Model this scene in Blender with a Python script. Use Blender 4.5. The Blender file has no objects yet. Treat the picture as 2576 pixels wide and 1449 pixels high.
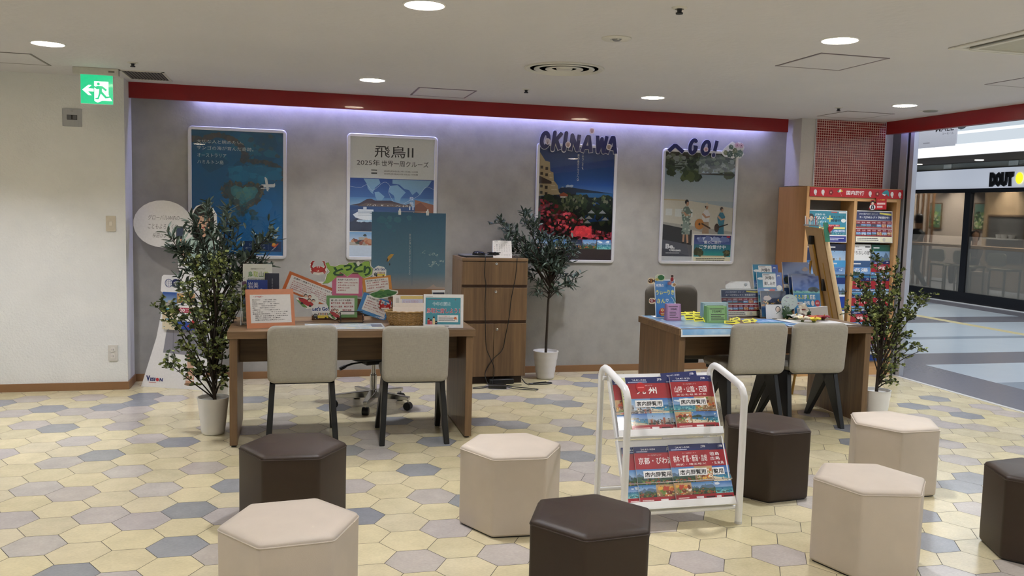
import bpy, bmesh, math, random
from mathutils import Vector, Matrix
from mathutils.geometry import tessellate_polygon
SC = bpy.context.scene
COL = SC.collection
random.seed(7)
PI = math.pi

# ------------------------------------------------------------------ camera
cam_data = bpy.data.cameras.new('camera')
cam = bpy.data.objects.new('camera', cam_data); COL.objects.link(cam)
cam_data.sensor_width = 36.0
cam_data.lens = 30.655
cam_data.clip_end = 200
r_ = Vector((0.96880372, -0.24649247, 0.02570629)); u_ = Vector((-0.00268434, 0.09328279, 0.99563604)); f_ = Vector((0.24781474, 0.9646449, -0.08971104))
cm = Matrix.Identity(4)
for i in range(3):
    cm[i][0] = r_[i]; cm[i][1] = u_[i]; cm[i][2] = -f_[i]
cm.translation = (0, 0, 1.5)
cam.matrix_world = cm
SC.camera = cam

# ------------------------------------------------------------------ world and exposure
w = bpy.data.worlds.new('world'); SC.world = w; w.use_nodes = True
w.node_tree.nodes['Background'].inputs[0].default_value = (0.95, 0.97, 1.0, 1)
w.node_tree.nodes['Background'].inputs[1].default_value = 0.012
SC.view_settings.view_transform = 'Standard'; SC.view_settings.look = 'None'
SC.view_settings.exposure = 0.0; SC.view_settings.gamma = 1.0; SC.view_settings.use_curve_mapping = False
SC.cycles.use_denoising = True
SC.cycles.max_bounces = 8; SC.cycles.transparent_max_bounces = 16
SC.cycles.sample_clamp_indirect = 6.0

ZC = 2.43          # ceiling height
DOWNLIGHT_W = 14.2   # light of one ceiling downlight
DOWNLIGHT_COL = (0.87, 0.90, 1.0)
MALL_W = 330.0
def area_light(name, loc, sx, sy, watt, col, rot=(0, 0, 0), shape='RECTANGLE', spread=180, parent=None):
    l = bpy.data.lights.new(name, 'AREA'); l.shape = shape; l.size = sx
    if shape in ('RECTANGLE', 'ELLIPSE'): l.size_y = sy
    l.energy = watt; l.color = col; l.spread = math.radians(spread)
    o = bpy.data.objects.new(name, l); COL.objects.link(o); o.location = loc; o.rotation_euler = rot
    if parent: o.parent = parent
    return o
# the concourse's luminous ceiling strips (they stand in the recessed cove above the mall walkway)
area_light('mall_cove_light', (9.4, 6.0, 3.26), 1.6, 22, MALL_W, (0.93, 0.97, 1.0))
area_light('mall_walkway_light', (7.4, 4.0, 3.26), 1.2, 18, MALL_W * 0.55, (0.93, 0.97, 1.0))
# lavender LED tube hidden behind the red pelmet along the back wall
area_light('cove_led_tube', (1.86, 7.635, 2.40), 5.2, 0.03, 27.0, (0.40, 0.44, 1.0), rot=(math.radians(14), 0, 0))

area_light('entrance_led_tube', (5.635, 5.2, 2.40), 0.03, 4.2, 7.0, (0.40, 0.44, 1.0))

# ------------------------------------------------------------------ helpers: colour and materials
def lin(c):
    if isinstance(c, str):
        c = c.lstrip('#'); c = ''.join(q * 2 for q in c) if len(c) == 3 else c; c = [int(c[i:i + 2], 16) / 255 for i in (0, 2, 4)]
    return tuple(x / 12.92 if x <= 0.04045 else ((x + 0.055) / 1.055) ** 2.4 for x in c)
MATS = {}
def _new(name):
    m = bpy.data.materials.new(name); m.use_nodes = True
    nt = m.node_tree; b = nt.nodes['Principled BSDF']; MATS[name] = m
    return m, nt, b
def N(nt, t, **kw):
    n = nt.nodes.new(t)
    for k, v in kw.items():
        if hasattr(n, k) and not k[0].isupper(): setattr(n, k, v)
        else: n.inputs[k].default_value = v
    return n
def coords(nt, scale=(1, 1, 1)):
    tc = N(nt, 'ShaderNodeTexCoord'); mp = N(nt, 'ShaderNodeMapping'); mp.inputs['Scale'].default_value = scale
    nt.links.new(tc.outputs['Object'], mp.inputs['Vector']); return mp.outputs['Vector']
def simple(name, col, rough=0.5, metal=0.0, noise=0.06, nscale=40, bump=0.0, bscale=200, coat=0.0, spec=0.5, aniso=(1, 1, 1)):
    if name in MATS: return MATS[name]
    m, nt, b = _new(name); L = nt.links
    c = lin(col); v = coords(nt, aniso)
    n = N(nt, 'ShaderNodeTexNoise', Scale=nscale, Detail=4.0)
    L.new(v, n.inputs['Vector'])
    r = N(nt, 'ShaderNodeMix', data_type='RGBA'); r.inputs[6].default_value = (*[x * (1 - noise * 2) for x in c], 1); r.inputs[7].default_value = (*[min(1, x * (1 + noise * 2)) for x in c], 1)
    L.new(n.outputs['Fac'], r.inputs[0]); L.new(r.outputs[2], b.inputs['Base Color'])
    b.inputs['Roughness'].default_value = rough; b.inputs['Metallic'].default_value = metal
    b.inputs['Coat Weight'].default_value = coat; b.inputs['Specular IOR Level'].default_value = spec
    if bump:
        n2 = N(nt, 'ShaderNodeTexNoise', Scale=bscale, Detail=3.0); L.new(v, n2.inputs['Vector'])
        bp = N(nt, 'ShaderNodeBump', Strength=bump, Distance=0.002); L.new(n2.outputs['Fac'], bp.inputs['Height']); L.new(bp.outputs['Normal'], b.inputs['Normal'])
    return m
def wood(name, c1, c2, axis='z', rough=0.42, scale=1.0):
    if name in MATS: return MATS[name]
    m, nt, b = _new(name); L = nt.links
    sc = {'z': (1, 1, 0.05), 'x': (0.05, 1, 1), 'y': (1, 0.05, 1)}[axis]
    v = coords(nt, tuple(s * scale for s in sc))
    n = N(nt, 'ShaderNodeTexNoise', Scale=42.0, Detail=6.0, Roughness=0.62); L.new(v, n.inputs['Vector'])
    n2 = N(nt, 'ShaderNodeTexNoise', Scale=7.0, Detail=3.0, Distortion=0.6); L.new(v, n2.inputs['Vector'])
    mx = N(nt, 'ShaderNodeMath', operation='MULTIPLY_ADD'); L.new(n.outputs['Fac'], mx.inputs[0]); mx.inputs[1].default_value = 0.65
    m2 = N(nt, 'ShaderNodeMath', operation='MULTIPLY'); L.new(n2.outputs['Fac'], m2.inputs[0]); m2.inputs[1].default_value = 0.45; L.new(m2.outputs[0], mx.inputs[2])
    cr = N(nt, 'ShaderNodeValToRGB'); cr.color_ramp.elements[0].position = 0.36; cr.color_ramp.elements[1].position = 0.72
    cr.color_ramp.elements[0].color = (*lin(c1), 1); cr.color_ramp.elements[1].color = (*lin(c2), 1)
    L.new(mx.outputs[0], cr.inputs['Fac']); L.new(cr.outputs['Color'], b.inputs['Base Color'])
    b.inputs['Roughness'].default_value = rough
    return m
def emit(name, col, strength):
    if name in MATS: return MATS[name]
    m, nt, b = _new(name)
    b.inputs['Base Color'].default_value = (*lin(col), 1); b.inputs['Emission Color'].default_value = (*lin(col), 1); b.inputs['Emission Strength'].default_value = strength
    return m
def printed(name, rough, coat=0.0, emission=0.0):
    m, nt, b = _new(name); L = nt.links
    a = N(nt, 'ShaderNodeAttribute'); a.attribute_name = 'Col'
    v = coords(nt); n = N(nt, 'ShaderNodeTexNoise', Scale=60.0, Detail=3.0); L.new(v, n.inputs['Vector'])
    hs = N(nt, 'ShaderNodeHueSaturation'); mr = N(nt, 'ShaderNodeMapRange'); mr.inputs[3].default_value = 0.93; mr.inputs[4].default_value = 1.07
    L.new(n.outputs['Fac'], mr.inputs[0]); L.new(mr.outputs[0], hs.inputs['Value']); L.new(a.outputs['Color'], hs.inputs['Color'])
    L.new(hs.outputs['Color'], b.inputs['Base Color'])
    b.inputs['Roughness'].default_value = rough; b.inputs['Coat Weight'].default_value = coat; b.inputs['Coat Roughness'].default_value = 0.08
    if emission:
        L.new(hs.outputs['Color'], b.inputs['Emission Color']); b.inputs['Emission Strength'].default_value = emission
    return m
PAPER = printed('printed_paper', 0.55); GLOSSY = printed('laminated_print', 0.35, 0.6); LITSIGN = printed('backlit_print', 0.3, 0.2, 1.3)
def clear(name, tint=(1, 1, 1), reflect=1.0, rough=0.02, haze=0.0, hazecol=(0.8, 0.8, 0.8)):
    if name in MATS: return MATS[name]
    m = bpy.data.materials.new(name); m.use_nodes = True; nt = m.node_tree; nt.nodes.clear(); L = nt.links; MATS[name] = m
    o = N(nt, 'ShaderNodeOutputMaterial'); t = N(nt, 'ShaderNodeBsdfTransparent'); t.inputs[0].default_value = (*tint, 1)
    g = N(nt, 'ShaderNodeBsdfGlossy'); g.inputs['Roughness'].default_value = rough
    f = N(nt, 'ShaderNodeFresnel', IOR=1.48); mm = N(nt, 'ShaderNodeMath', operation='MULTIPLY'); mm.inputs[1].default_value = reflect
    L.new(f.outputs[0], mm.inputs[0]); mx = N(nt, 'ShaderNodeMixShader'); L.new(mm.outputs[0], mx.inputs[0]); L.new(g.outputs[0], mx.inputs[2])
    if haze:
        d = N(nt, 'ShaderNodeBsdfDiffuse'); d.inputs[0].default_value = (*hazecol, 1); h = N(nt, 'ShaderNodeMixShader', Fac=haze)
        L.new(t.outputs[0], h.inputs[1]); L.new(d.outputs[0], h.inputs[2]); L.new(h.outputs[0], mx.inputs[1])
    else: L.new(t.outputs[0], mx.inputs[1])
    L.new(mx.outputs[0], o.inputs[0]); return m

WHITE_METAL = simple('white_painted_metal', '#f4f4f3', 0.32, noise=0.01)
BLACK = simple('black_plastic', '#141414', 0.4, noise=0.02)
BLACK_METAL = simple('black_painted_steel', '#111214', 0.4, noise=0.03)
CHROME = simple('polished_chrome', '#c8c8c8', 0.15, 1.0, noise=0.02)
STEEL = simple('brushed_steel', '#b4b7bb', 0.3, 1.0, noise=0.05, aniso=(8, 8, 0.3))
ALU = simple('white_aluminium', '#d9d9da', 0.38, 0.25, noise=0.02)
WHITE_PAPER = simple('white_card', '#ecebe8', 0.6, noise=0.01)
ACRYLIC = clear('clear_acrylic', (0.97, 0.98, 0.98), 1.2)
COVER = clear('poster_cover_acrylic', (0.93, 0.94, 0.95), 1.3, rough=0.015)

# ------------------------------------------------------------------ helpers: objects
def thing(name, label, cat, loc=(0, 0, 0), rz=0.0, group=None, mw=None):
    o = bpy.data.objects.new(name, None); COL.objects.link(o); o.empty_display_size = 0.1
    if mw is not None: o.matrix_world = mw
    else: o.location = loc; o.rotation_euler = (0, 0, rz)
    return tag(o, label, cat, group)
def tag(o, label, cat, group=None):
    o['label'] = label; o['category'] = cat
    if group: o['group'] = group
    return o
def structure(o):
    o['kind'] = 'structure'; return o
def frame(origin, right, up):
    r = Vector(right).normalized(); n = r.cross(Vector(up)).normalized(); u = n.cross(r)
    m = Matrix.Identity(4)
    for i in range(3): m[i][0] = r[i]; m[i][1] = u[i]; m[i][2] = n[i]
    m.translation = origin; return m
def finish(o, smooth=35, bevel=0.0, seg=2):
    me = o.data
    if smooth:
        me.polygons.foreach_set('use_smooth', [True] * len(me.polygons)); me.set_sharp_from_angle(angle=math.radians(smooth))
    if bevel:
        md = o.modifiers.new('edge', 'BEVEL'); md.width = bevel; md.segments = seg; md.limit_method = 'ANGLE'; md.angle_limit = math.radians(40)
    return o
class MB:
    def __init__(s): s.v = []; s.f = []; s.mi = []; s.cur = 0
    def add(s, vs, fs):
        o = len(s.v); s.v += [tuple(p) for p in vs]; s.f += [tuple(i + o for i in f) for f in fs]; s.mi += [s.cur] * len(fs); return s
    def box(s, x0, y0, z0, x1, y1, z1):
        v = [(x, y, z) for z in (z0, z1) for y in (y0, y1) for x in (x0, x1)]
        return s.add(v, [(0, 2, 3, 1), (4, 5, 7, 6), (0, 1, 5, 4), (2, 6, 7, 3), (0, 4, 6, 2), (1, 3, 7, 5)])
    def hexa(s, p):   # 8 points: bottom ring (4), top ring (4)
        return s.add(p, [(3, 2, 1, 0), (4, 5, 6, 7), (0, 1, 5, 4), (1, 2, 6, 5), (2, 3, 7, 6), (3, 0, 4, 7)])
    def prism(s, poly, a, b, axis='z'):
        n = len(poly)
        def P(p, h): return {'z': (p[0], p[1], h), 'y': (p[0], h, p[1]), 'x': (h, p[0], p[1])}[axis]
        vs = [P(p, a) for p in poly] + [P(p, b) for p in poly]
        tri = tessellate_polygon([[Vector((p[0], p[1], 0)) for p in poly]])
        fs = [tuple(t) for t in tri] + [tuple(i + n for i in reversed(t)) for t in tri]
        fs += [(i, (i + 1) % n, n + (i + 1) % n, n + i) for i in range(n)]
        return s.add(vs, fs)
    def lathe(s, prof, c=(0, 0, 0), seg=32, wob=None):
        vs = []; fs = []; n = len(prof)
        for r, z in prof:
            for k in range(seg):
                a = 2 * PI * k / seg; vs.append((c[0] + r * math.cos(a), c[1] + r * math.sin(a), c[2] + z))
        for i in range(n - 1):
            for k in range(seg):
                k2 = (k + 1) % seg; fs.append((i * seg + k, i * seg + k2, (i + 1) * seg + k2, (i + 1) * seg + k))
        if prof[0][0] > 1e-6: fs.append(tuple(reversed(range(seg))))
        if prof[-1][0] > 1e-6: fs.append(tuple((n - 1) * seg + k for k in range(seg)))
        return s.add(vs, fs)
    def tube(s, pts, r, seg=8, closed=False, sx=1.0):
        pts = [Vector(p) for p in pts]; n = len(pts); vs = []; fs = []
        up = None
        for i, p in enumerate(pts):
            if closed: t = pts[(i + 1) % n] - pts[i - 1]
            else: t = pts[min(i + 1, n - 1)] - pts[max(i - 1, 0)]
            t.normalize()
            if up is None: up = t.orthogonal().normalized()
            up = (up - t * up.dot(t)); up = up.normalized() if up.length > 1e-6 else t.orthogonal().normalized()
            b = t.cross(up); rr = r[i] if isinstance(r, (list, tuple)) else r
            for k in range(seg):
                a = 2 * PI * k / seg; vs.append(p + up * (math.cos(a) * rr) + b * (math.sin(a) * rr * sx))
        m = n if closed else n - 1
        for i in range(m):
            for k in range(seg):
                k2 = (k + 1) % seg; j = (i + 1) % n; fs.append((i * seg + k, i * seg + k2, j * seg + k2, j * seg + k))
        if not closed: fs += [tuple(reversed(range(seg))), tuple((n - 1) * seg + k for k in range(seg))]
        return s.add(vs, fs)
    def rings(s, ringlist, cap0=True, cap1=True):
        n = len(ringlist[0]); vs = [p for r in ringlist for p in r]; fs = []
        for i in range(len(ringlist) - 1):
            for k in range(n):
                k2 = (k + 1) % n; fs.append((i * n + k, i * n + k2, (i + 1) * n + k2, (i + 1) * n + k))
        if cap0: fs.append(tuple(reversed(range(n))))
        if cap1: fs.append(tuple((len(ringlist) - 1) * n + k for k in range(n)))
        return s.add(vs, fs)
    def build(s, name, mats, parent=None, smooth=35, bevel=0.0, seg=2, loc=None):
        me = bpy.data.meshes.new(name); me.from_pydata(s.v, [], s.f)
        for m in (mats if isinstance(mats, (list, tuple)) else [mats]): me.materials.append(m)
        me.polygons.foreach_set('material_index', s.mi); me.validate()
        bm = bmesh.new(); bm.from_mesh(me); bmesh.ops.recalc_face_normals(bm, faces=bm.faces); bm.to_mesh(me); bm.free()
        o = bpy.data.objects.new(name, me); COL.objects.link(o)
        if parent: o.parent = parent
        if loc: o.location = loc
        return finish(o, smooth, bevel, seg)
def smooth_path(pts, n=6):
    pts = [Vector(p) for p in pts]; out = []
    for i in range(len(pts) - 1):
        p0 = pts[max(i - 1, 0)]; p1 = pts[i]; p2 = pts[i + 1]; p3 = pts[min(i + 2, len(pts) - 1)]
        for k in range(n):
            t = k / n; out.append(0.5 * ((2 * p1) + (p2 - p0) * t + (2 * p0 - 5 * p1 + 4 * p2 - p3) * t * t + (3 * p1 - p0 - 3 * p2 + p3) * t ** 3))
    out.append(pts[-1]); return out
def rrect(w, h, r, n=5, cx=0.0, cy=0.0):
    out = []
    for sx, sy, a0 in ((1, -1, -90), (1, 1, 0), (-1, 1, 90), (-1, -1, 180)):
        for k in range(n + 1):
            a = math.radians(a0 + 90 * k / n); out.append((cx + sx * (w / 2 - r) + r * math.cos(a), cy + sy * (h / 2 - r) + r * math.sin(a)))
    return out
def clone(o, **kw):      # copies a thing, its parts and their sub-parts
    c = o.copy(); COL.objects.link(c)
    for ch in list(o.children):
        d = clone(ch); d.parent = c; d.matrix_parent_inverse = ch.matrix_parent_inverse.copy()
    return c

# ------------------------------------------------------------------ helpers: printed matter
_TC = {}
def glyphs(txt, bold):
    k = (txt, bold)
    if k not in _TC:
        cu = bpy.data.curves.new('lettering', 'FONT'); cu.body = txt; cu.size = 1; cu.resolution_u = 2; cu.offset = bold
        ob = bpy.data.objects.new('lettering', cu); me = bpy.data.meshes.new_from_object(ob)
        vs = [(v.co.x, v.co.y) for v in me.vertices]; fs = [tuple(p.vertices) for p in me.polygons]
        bpy.data.objects.remove(ob); bpy.data.curves.remove(cu); bpy.data.meshes.remove(me); _TC[k] = (vs, fs)
    return _TC[k]
class Print:
    """flat artwork in metres (0..w, 0..h), each stroke a hair above the one before"""
    def __init__(s, w, h, dz=0.00005): s.w = w; s.h = h; s.v = []; s.f = []; s.c = []; s.z = 0.0003; s.dz = dz
    def _add(s, vs, fs, cols):
        o = len(s.v); s.v += [(x, y, s.z) for x, y in vs]
        for f in fs:
            s.f.append(tuple(i + o for i in f)); s.c += [cols[i] for i in f] if isinstance(cols, list) else [cols] * len(f)
        s.z += s.dz; return s
    def rect(s, x0, y0, x1, y1, c, top=None):
        a = lin(c); b = lin(top) if top else a
        return s._add([(x0 * s.w, y0 * s.h), (x1 * s.w, y0 * s.h), (x1 * s.w, y1 * s.h), (x0 * s.w, y1 * s.h)], [(0, 1, 2, 3)], [a, a, b, b])
    def poly(s, pts, c, cb=None, cc=None):
        P = [(x * s.w, y * s.h) for x, y in pts]; tri = tessellate_polygon([[Vector((x, y, 0)) for x, y in P]])
        return s._add(P, [tuple(t) for t in tri], lin(c))
    def ell(s, cx, cy, rx, ry, c, n=18, jag=0.0, rnd=random):
        P = [((cx + rx * (1 + jag * rnd.uniform(-1, 1)) * math.cos(2 * PI * k / n)) * s.w, (cy + ry * (1 + jag * rnd.uniform(-1, 1)) * math.sin(2 * PI * k / n)) * s.h) for k in range(n)]
        return s._add(P, [tuple(range(n))], lin(c))
    def line(s, pts, wd, c):
        for (x0, y0), (x1, y1) in zip(pts, pts[1:]):
            a = Vector((x0 * s.w, y0 * s.h)); b = Vector((x1 * s.w, y1 * s.h)); d = b - a
            if d.length < 1e-7: continue
            n = Vector((-d.y, d.x)).normalized() * wd / 2
            s._add([tuple(a - n), tuple(b - n), tuple(b + n), tuple(a + n)], [(0, 1, 2, 3)], lin(c)); s.z -= s.dz
        s.z += s.dz; return s
    def text(s, t, x, y, w, h, c, bold=0.0, shear=0.0, vert=False):   # fills the box with its lower left corner at x, y
        if vert:
            n = len(t); ch = h / n
            for i, q in enumerate(t):
                if q != ' ': s.text(q, x, y + h - (i + 1) * ch + ch * 0.08, w, ch * 0.84, c, bold); s.z -= s.dz
            s.z += s.dz; return s
        vs, fs = glyphs(t, bold)
        if not vs: return s
        x0 = min(v[0] for v in vs); x1 = max(v[0] for v in vs); y0 = min(v[1] for v in vs); y1 = max(v[1] for v in vs)
        kx = w * s.w / max(x1 - x0, 1e-6); ky = h * s.h / max(y1 - y0, 1e-6)
        return s._add([(x * s.w + (a - x0) * kx + shear * (b - y0) * ky, y * s.h + (b - y0) * ky) for a, b in vs], fs, lin(c))
    def lines(s, x, y, w, h, n, c, rnd=None, fill=0.62, short=0.5):   # a block of small print whose letters cannot be made out
        rnd = rnd or random.Random(n)
        for i in range(n):
            yy = y + h - (i + 1) * h / n; px = x; end = x + w * rnd.uniform(short, 1.0)
            while px < end:
                ww = min(rnd.uniform(0.02, 0.07) * w, end - px); s.rect(px, yy + h / n * (1 - fill) / 2, px + ww * 0.86, yy + h / n * (1 + fill) / 2, c); s.z -= s.dz; px += ww
        s.z += s.dz; return s
    def blobs(s, x0, y0, x1, y1, cols, n, size, rnd, asp=1.0, jag=0.35):
        for i in range(n):
            r = size * rnd.uniform(0.4, 1.2); cx = rnd.uniform(x0 + r, max(x0 + r, x1 - r)); cy = rnd.uniform(y0 + r * asp, max(y0 + r * asp, y1 - r * asp))
            s.ell(cx, cy, min(r, (x1 - x0) / 2), min(r * asp, (y1 - y0) / 2), rnd.choice(cols), 7, jag, rnd); s.z -= s.dz * 0.9
        return s
    def photo(s, x0, y0, x1, y1, kind, seed=0):
        rnd = random.Random(seed); W = x1 - x0; H = y1 - y0
        X = lambda t: x0 + W * t; Y = lambda t: y0 + H * t
        def ridge(base, amp, c, n=9):
            s.poly([(x0, y0), (x1, y0)] + [(X(1 - k / n), Y(max(0.02, min(0.98, base + amp * rnd.uniform(-1, 1))))) for k in range(n + 1)], c)
        if kind == 'sea':
            s.rect(x0, y0, x1, y1, '#bcd6e8', '#2f6fb8'); s.blobs(x0, Y(.62), x1, Y(.95), ['#e6eef4', '#cfe0ee'], 6, W * .12, rnd, .4 * s.w / s.h)
            s.rect(x0, y0, x1, Y(.5), '#7cc5c0', '#1d6c97'); s.blobs(x0, y0, x1, Y(.3), ['#2f8f93', '#8fd0c4', '#49655c'], 14, W * .08, rnd, .5 * s.w / s.h)
        elif kind == 'beach':
            s.rect(x0, y0, x1, y1, '#a7cfe8', '#2766b4'); s.rect(x0, y0, x1, Y(.55), '#59b3bd', '#1c5f9d'); s.poly([(x0, y0), (x1, y0), (x1, Y(.12)), (X(.5), Y(.22)), (x0, Y(.34))], '#e3d6b8')
            s.blobs(x0, Y(.48), X(.5), Y(.66), ['#27402c', '#3a5a38', '#1d2f24'], 12, W * .1, rnd, .6 * s.w / s.h)
        elif kind == 'mountain':
            s.rect(x0, y0, x1, y1, '#cfe0ea', '#4a86c4'); ridge(.62, .14, '#5a7590'); ridge(.45, .1, '#3d5a4a'); ridge(.28, .08, '#2c4530')
            s.blobs(x0, y0, x1, Y(.32), ['#6b8a3c', '#b45a2a', '#8c3b28', '#3f5a2c'], 18, W * .07, rnd, .7 * s.w / s.h)
        elif kind == 'city':
            s.rect(x0, y0, x1, y1, '#d8e3ea', '#6b9fd0')
            for k in range(9):
                a = k / 9; hgt = rnd.uniform(.2, .62); s.rect(X(a), y0, X(a + .1), Y(hgt), rnd.choice(['#8c8f94', '#b3aca2', '#6d6257', '#a25f4a', '#d5cfc4'])); s.z -= s.dz
            s.z += s.dz; s.blobs(x0, y0, x1, Y(.25), ['#3b4a38', '#5b3a30', '#2b3442'], 14, W * .07, rnd, .6 * s.w / s.h)
        elif kind == 'night':
            s.rect(x0, y0, x1, y1, '#3a4a72', '#0e1836'); ridge(.35, .1, '#141a28'); s.blobs(x0, y0, x1, Y(.4), ['#e8c46a', '#d98a3c', '#f2e6b8', '#4a5a8a'], 22, W * .035, rnd, .8 * s.w / s.h)
        else:
            s.rect(x0, y0, x1, y1, '#8d6a48', '#c9a77c'); s.blobs(x0, y0, x1, y1, ['#b8452c', '#e2b04a', '#6d8a3a', '#f0e6d2', '#7a3522', '#d8743a'], 22, W * .12, rnd, .7 * s.w / s.h)
        pal = {'sea': ['#2f7f9a', '#8fc4c8', '#1d5f8a'], 'beach': ['#3a7f9a', '#d8c8a4', '#2f4a38'], 'mountain': ['#3f5a34', '#6a7a4a', '#2c3c2a', '#a0603c'], 'city': ['#6a6a6a', '#3c4440', '#a49484', '#54483e'], 'night': ['#1a2038', '#c89a4a', '#2c3450']}.get(kind, ['#8a4a2c', '#d8b870', '#5a6a34', '#f0e6d0'])
        s.blobs(x0, y0, x1, Y(.55), pal, 34, W * .035, rnd, .8 * s.w / s.h); s.blobs(x0, Y(.5), x1, y1, pal[:2], 5, W * .03, rnd, .5 * s.w / s.h)
        return s
    def build(s, name, parent=None, mat=None, slab=0.002, slabcol='#e8e6e2', outline=None, mw=None):
        """one mesh: the sheet itself (with its thickness) and the artwork on it"""
        P = [(x * s.w, y * s.h) for x, y in outline] if outline else [(0, 0), (s.w, 0), (s.w, s.h), (0, s.h)]
        n = len(P); o = len(s.v); c = lin(slabcol)
        s.v += [(x, y, 0.0001) for x, y in P] + [(x, y, -slab) for x, y in P]
        tri = tessellate_polygon([[Vector((x, y, 0)) for x, y in P]])
        fs = [tuple(i + o for i in t) for t in tri] + [tuple(i + o + n for i in reversed(t)) for t in tri] + [(o + i, o + (i + 1) % n, o + n + (i + 1) % n, o + n + i) for i in range(n)]
        for f in fs: s.f.append(f); s.c += [c] * len(f)
        me = bpy.data.meshes.new(name); me.from_pydata(s.v, [], s.f)
        ca = me.color_attributes.new('Col', 'FLOAT_COLOR', 'CORNER'); flat = []
        for q in s.c: flat += [q[0], q[1], q[2], 1.0]
        ca.data.foreach_set('color', flat); me.materials.append(mat or PAPER)
        ob = bpy.data.objects.new(name, me); COL.objects.link(ob)
        if parent: ob.parent = parent
        if mw is not None: ob.matrix_world = mw
        return ob
TILE_CELLS = {'B': [(-13, 14), (-11, 13), (-10, 11), (-8, 8), (-8, 14), (-7, 0), (-6, 9), (-5, 1), (-5, 3), (-4, 5), (-4, 14), (-3, 10), (-1, 2), (-1, 7), (-1, 12), (1, 5), (1, 10), (2, 3), (2, 8), (5, 9), (5, 13), (6, 6), (7, 8), (8, 12), (10, 15), (11, 16), (12, -1), (13, 0), (16, 0), (17, 2), (17, 7), (22, 10), (23, 8), (24, 11)], 'G': [(-12, 13), (-11, 8), (-11, 11), (-10, 13), (-10, 15), (-9, 3), (-9, 5), (-9, 7), (-9, 9), (-8, 2), (-8, 5), (-8, 11), (-8, 12), (-7, 3), (-7, 6), (-7, 9), (-7, 14), (-6, 0), (-6, 3), (-6, 5), (-5, 6), (-4, 1), (-4, 3), (-4, 10), (-3, 10), (-3, 11), (-1, 4), (0, 0), (0, 7), (0, 9), (0, 17), (1, 1), (1, 3), (2, 0), (2, 15), (3, 13), (5, 4), (6, -1), (6, 4), (6, 7), (6, 13), (7, 1), (7, 9), (8, -1), (8, 8), (8, 13), (9, 15), (11, -3), (11, 1), (11, 13), (12, 3), (13, -3), (15, 0), (18, 4), (19, 5), (21, 4), (21, 7), (22, 7)]}
# ================================================================== the setting
def wallpaper(name, col, bump, scale, mottle=0.04, mscale=3.0, rough=0.8):
    m, nt, b = _new(name); L = nt.links; c = lin(col)
    v = coords(nt); n = N(nt, 'ShaderNodeTexNoise', Scale=mscale, Detail=5.0, Roughness=0.6); L.new(v, n.inputs['Vector'])
    n2 = N(nt, 'ShaderNodeTexNoise', Scale=scale, Detail=2.0); L.new(v, n2.inputs['Vector'])
    vo = N(nt, 'ShaderNodeTexVoronoi', Scale=scale * 0.45); L.new(v, vo.inputs['Vector'])
    mx = N(nt, 'ShaderNodeMix', data_type='RGBA'); mx.inputs[6].default_value = (*[x * (1 - 2.2 * mottle) for x in c], 1); mx.inputs[7].default_value = (*[min(1, x * (1 + 2.2 * mottle)) for x in c], 1)
    L.new(n.outputs['Fac'], mx.inputs[0]); L.new(mx.outputs[2], b.inputs['Base Color'])
    ad = N(nt, 'ShaderNodeMath', operation='ADD'); L.new(n2.outputs['Fac'], ad.inputs[0]); L.new(vo.outputs['Distance'], ad.inputs[1])
    bp = N(nt, 'ShaderNodeBump', Strength=bump, Distance=0.004); L.new(ad.outputs[0], bp.inputs['Height']); L.new(bp.outputs['Normal'], b.inputs['Normal'])
    b.inputs['Roughness'].default_value = rough; return m
W_CREAM = wallpaper('embossed_cream_wallpaper', '#eaebe8', 0.4, 130)
W_GREY = wallpaper('mottled_grey_wallpaper', '#a5a39e', 0.10, 90, 0.11, 7.0)
W_SIDE = wallpaper('pale_vein_wallpaper', '#cfcac4', 0.5, 60)
W_CEIL = wallpaper('textured_ceiling_paper', '#d6d4d6', 0.35, 45, 0.02, 2.0)
RED = simple('red_satin_laminate', '#8c0b13', 0.33, noise=0.02, coat=0.2)
SKIRT = simple('tan_vinyl_skirting', '#8c6846', 0.45, noise=0.03)
DARK_FRAME = simple('dark_bronze_frame', '#16181e', 0.35, noise=0.02)

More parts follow.
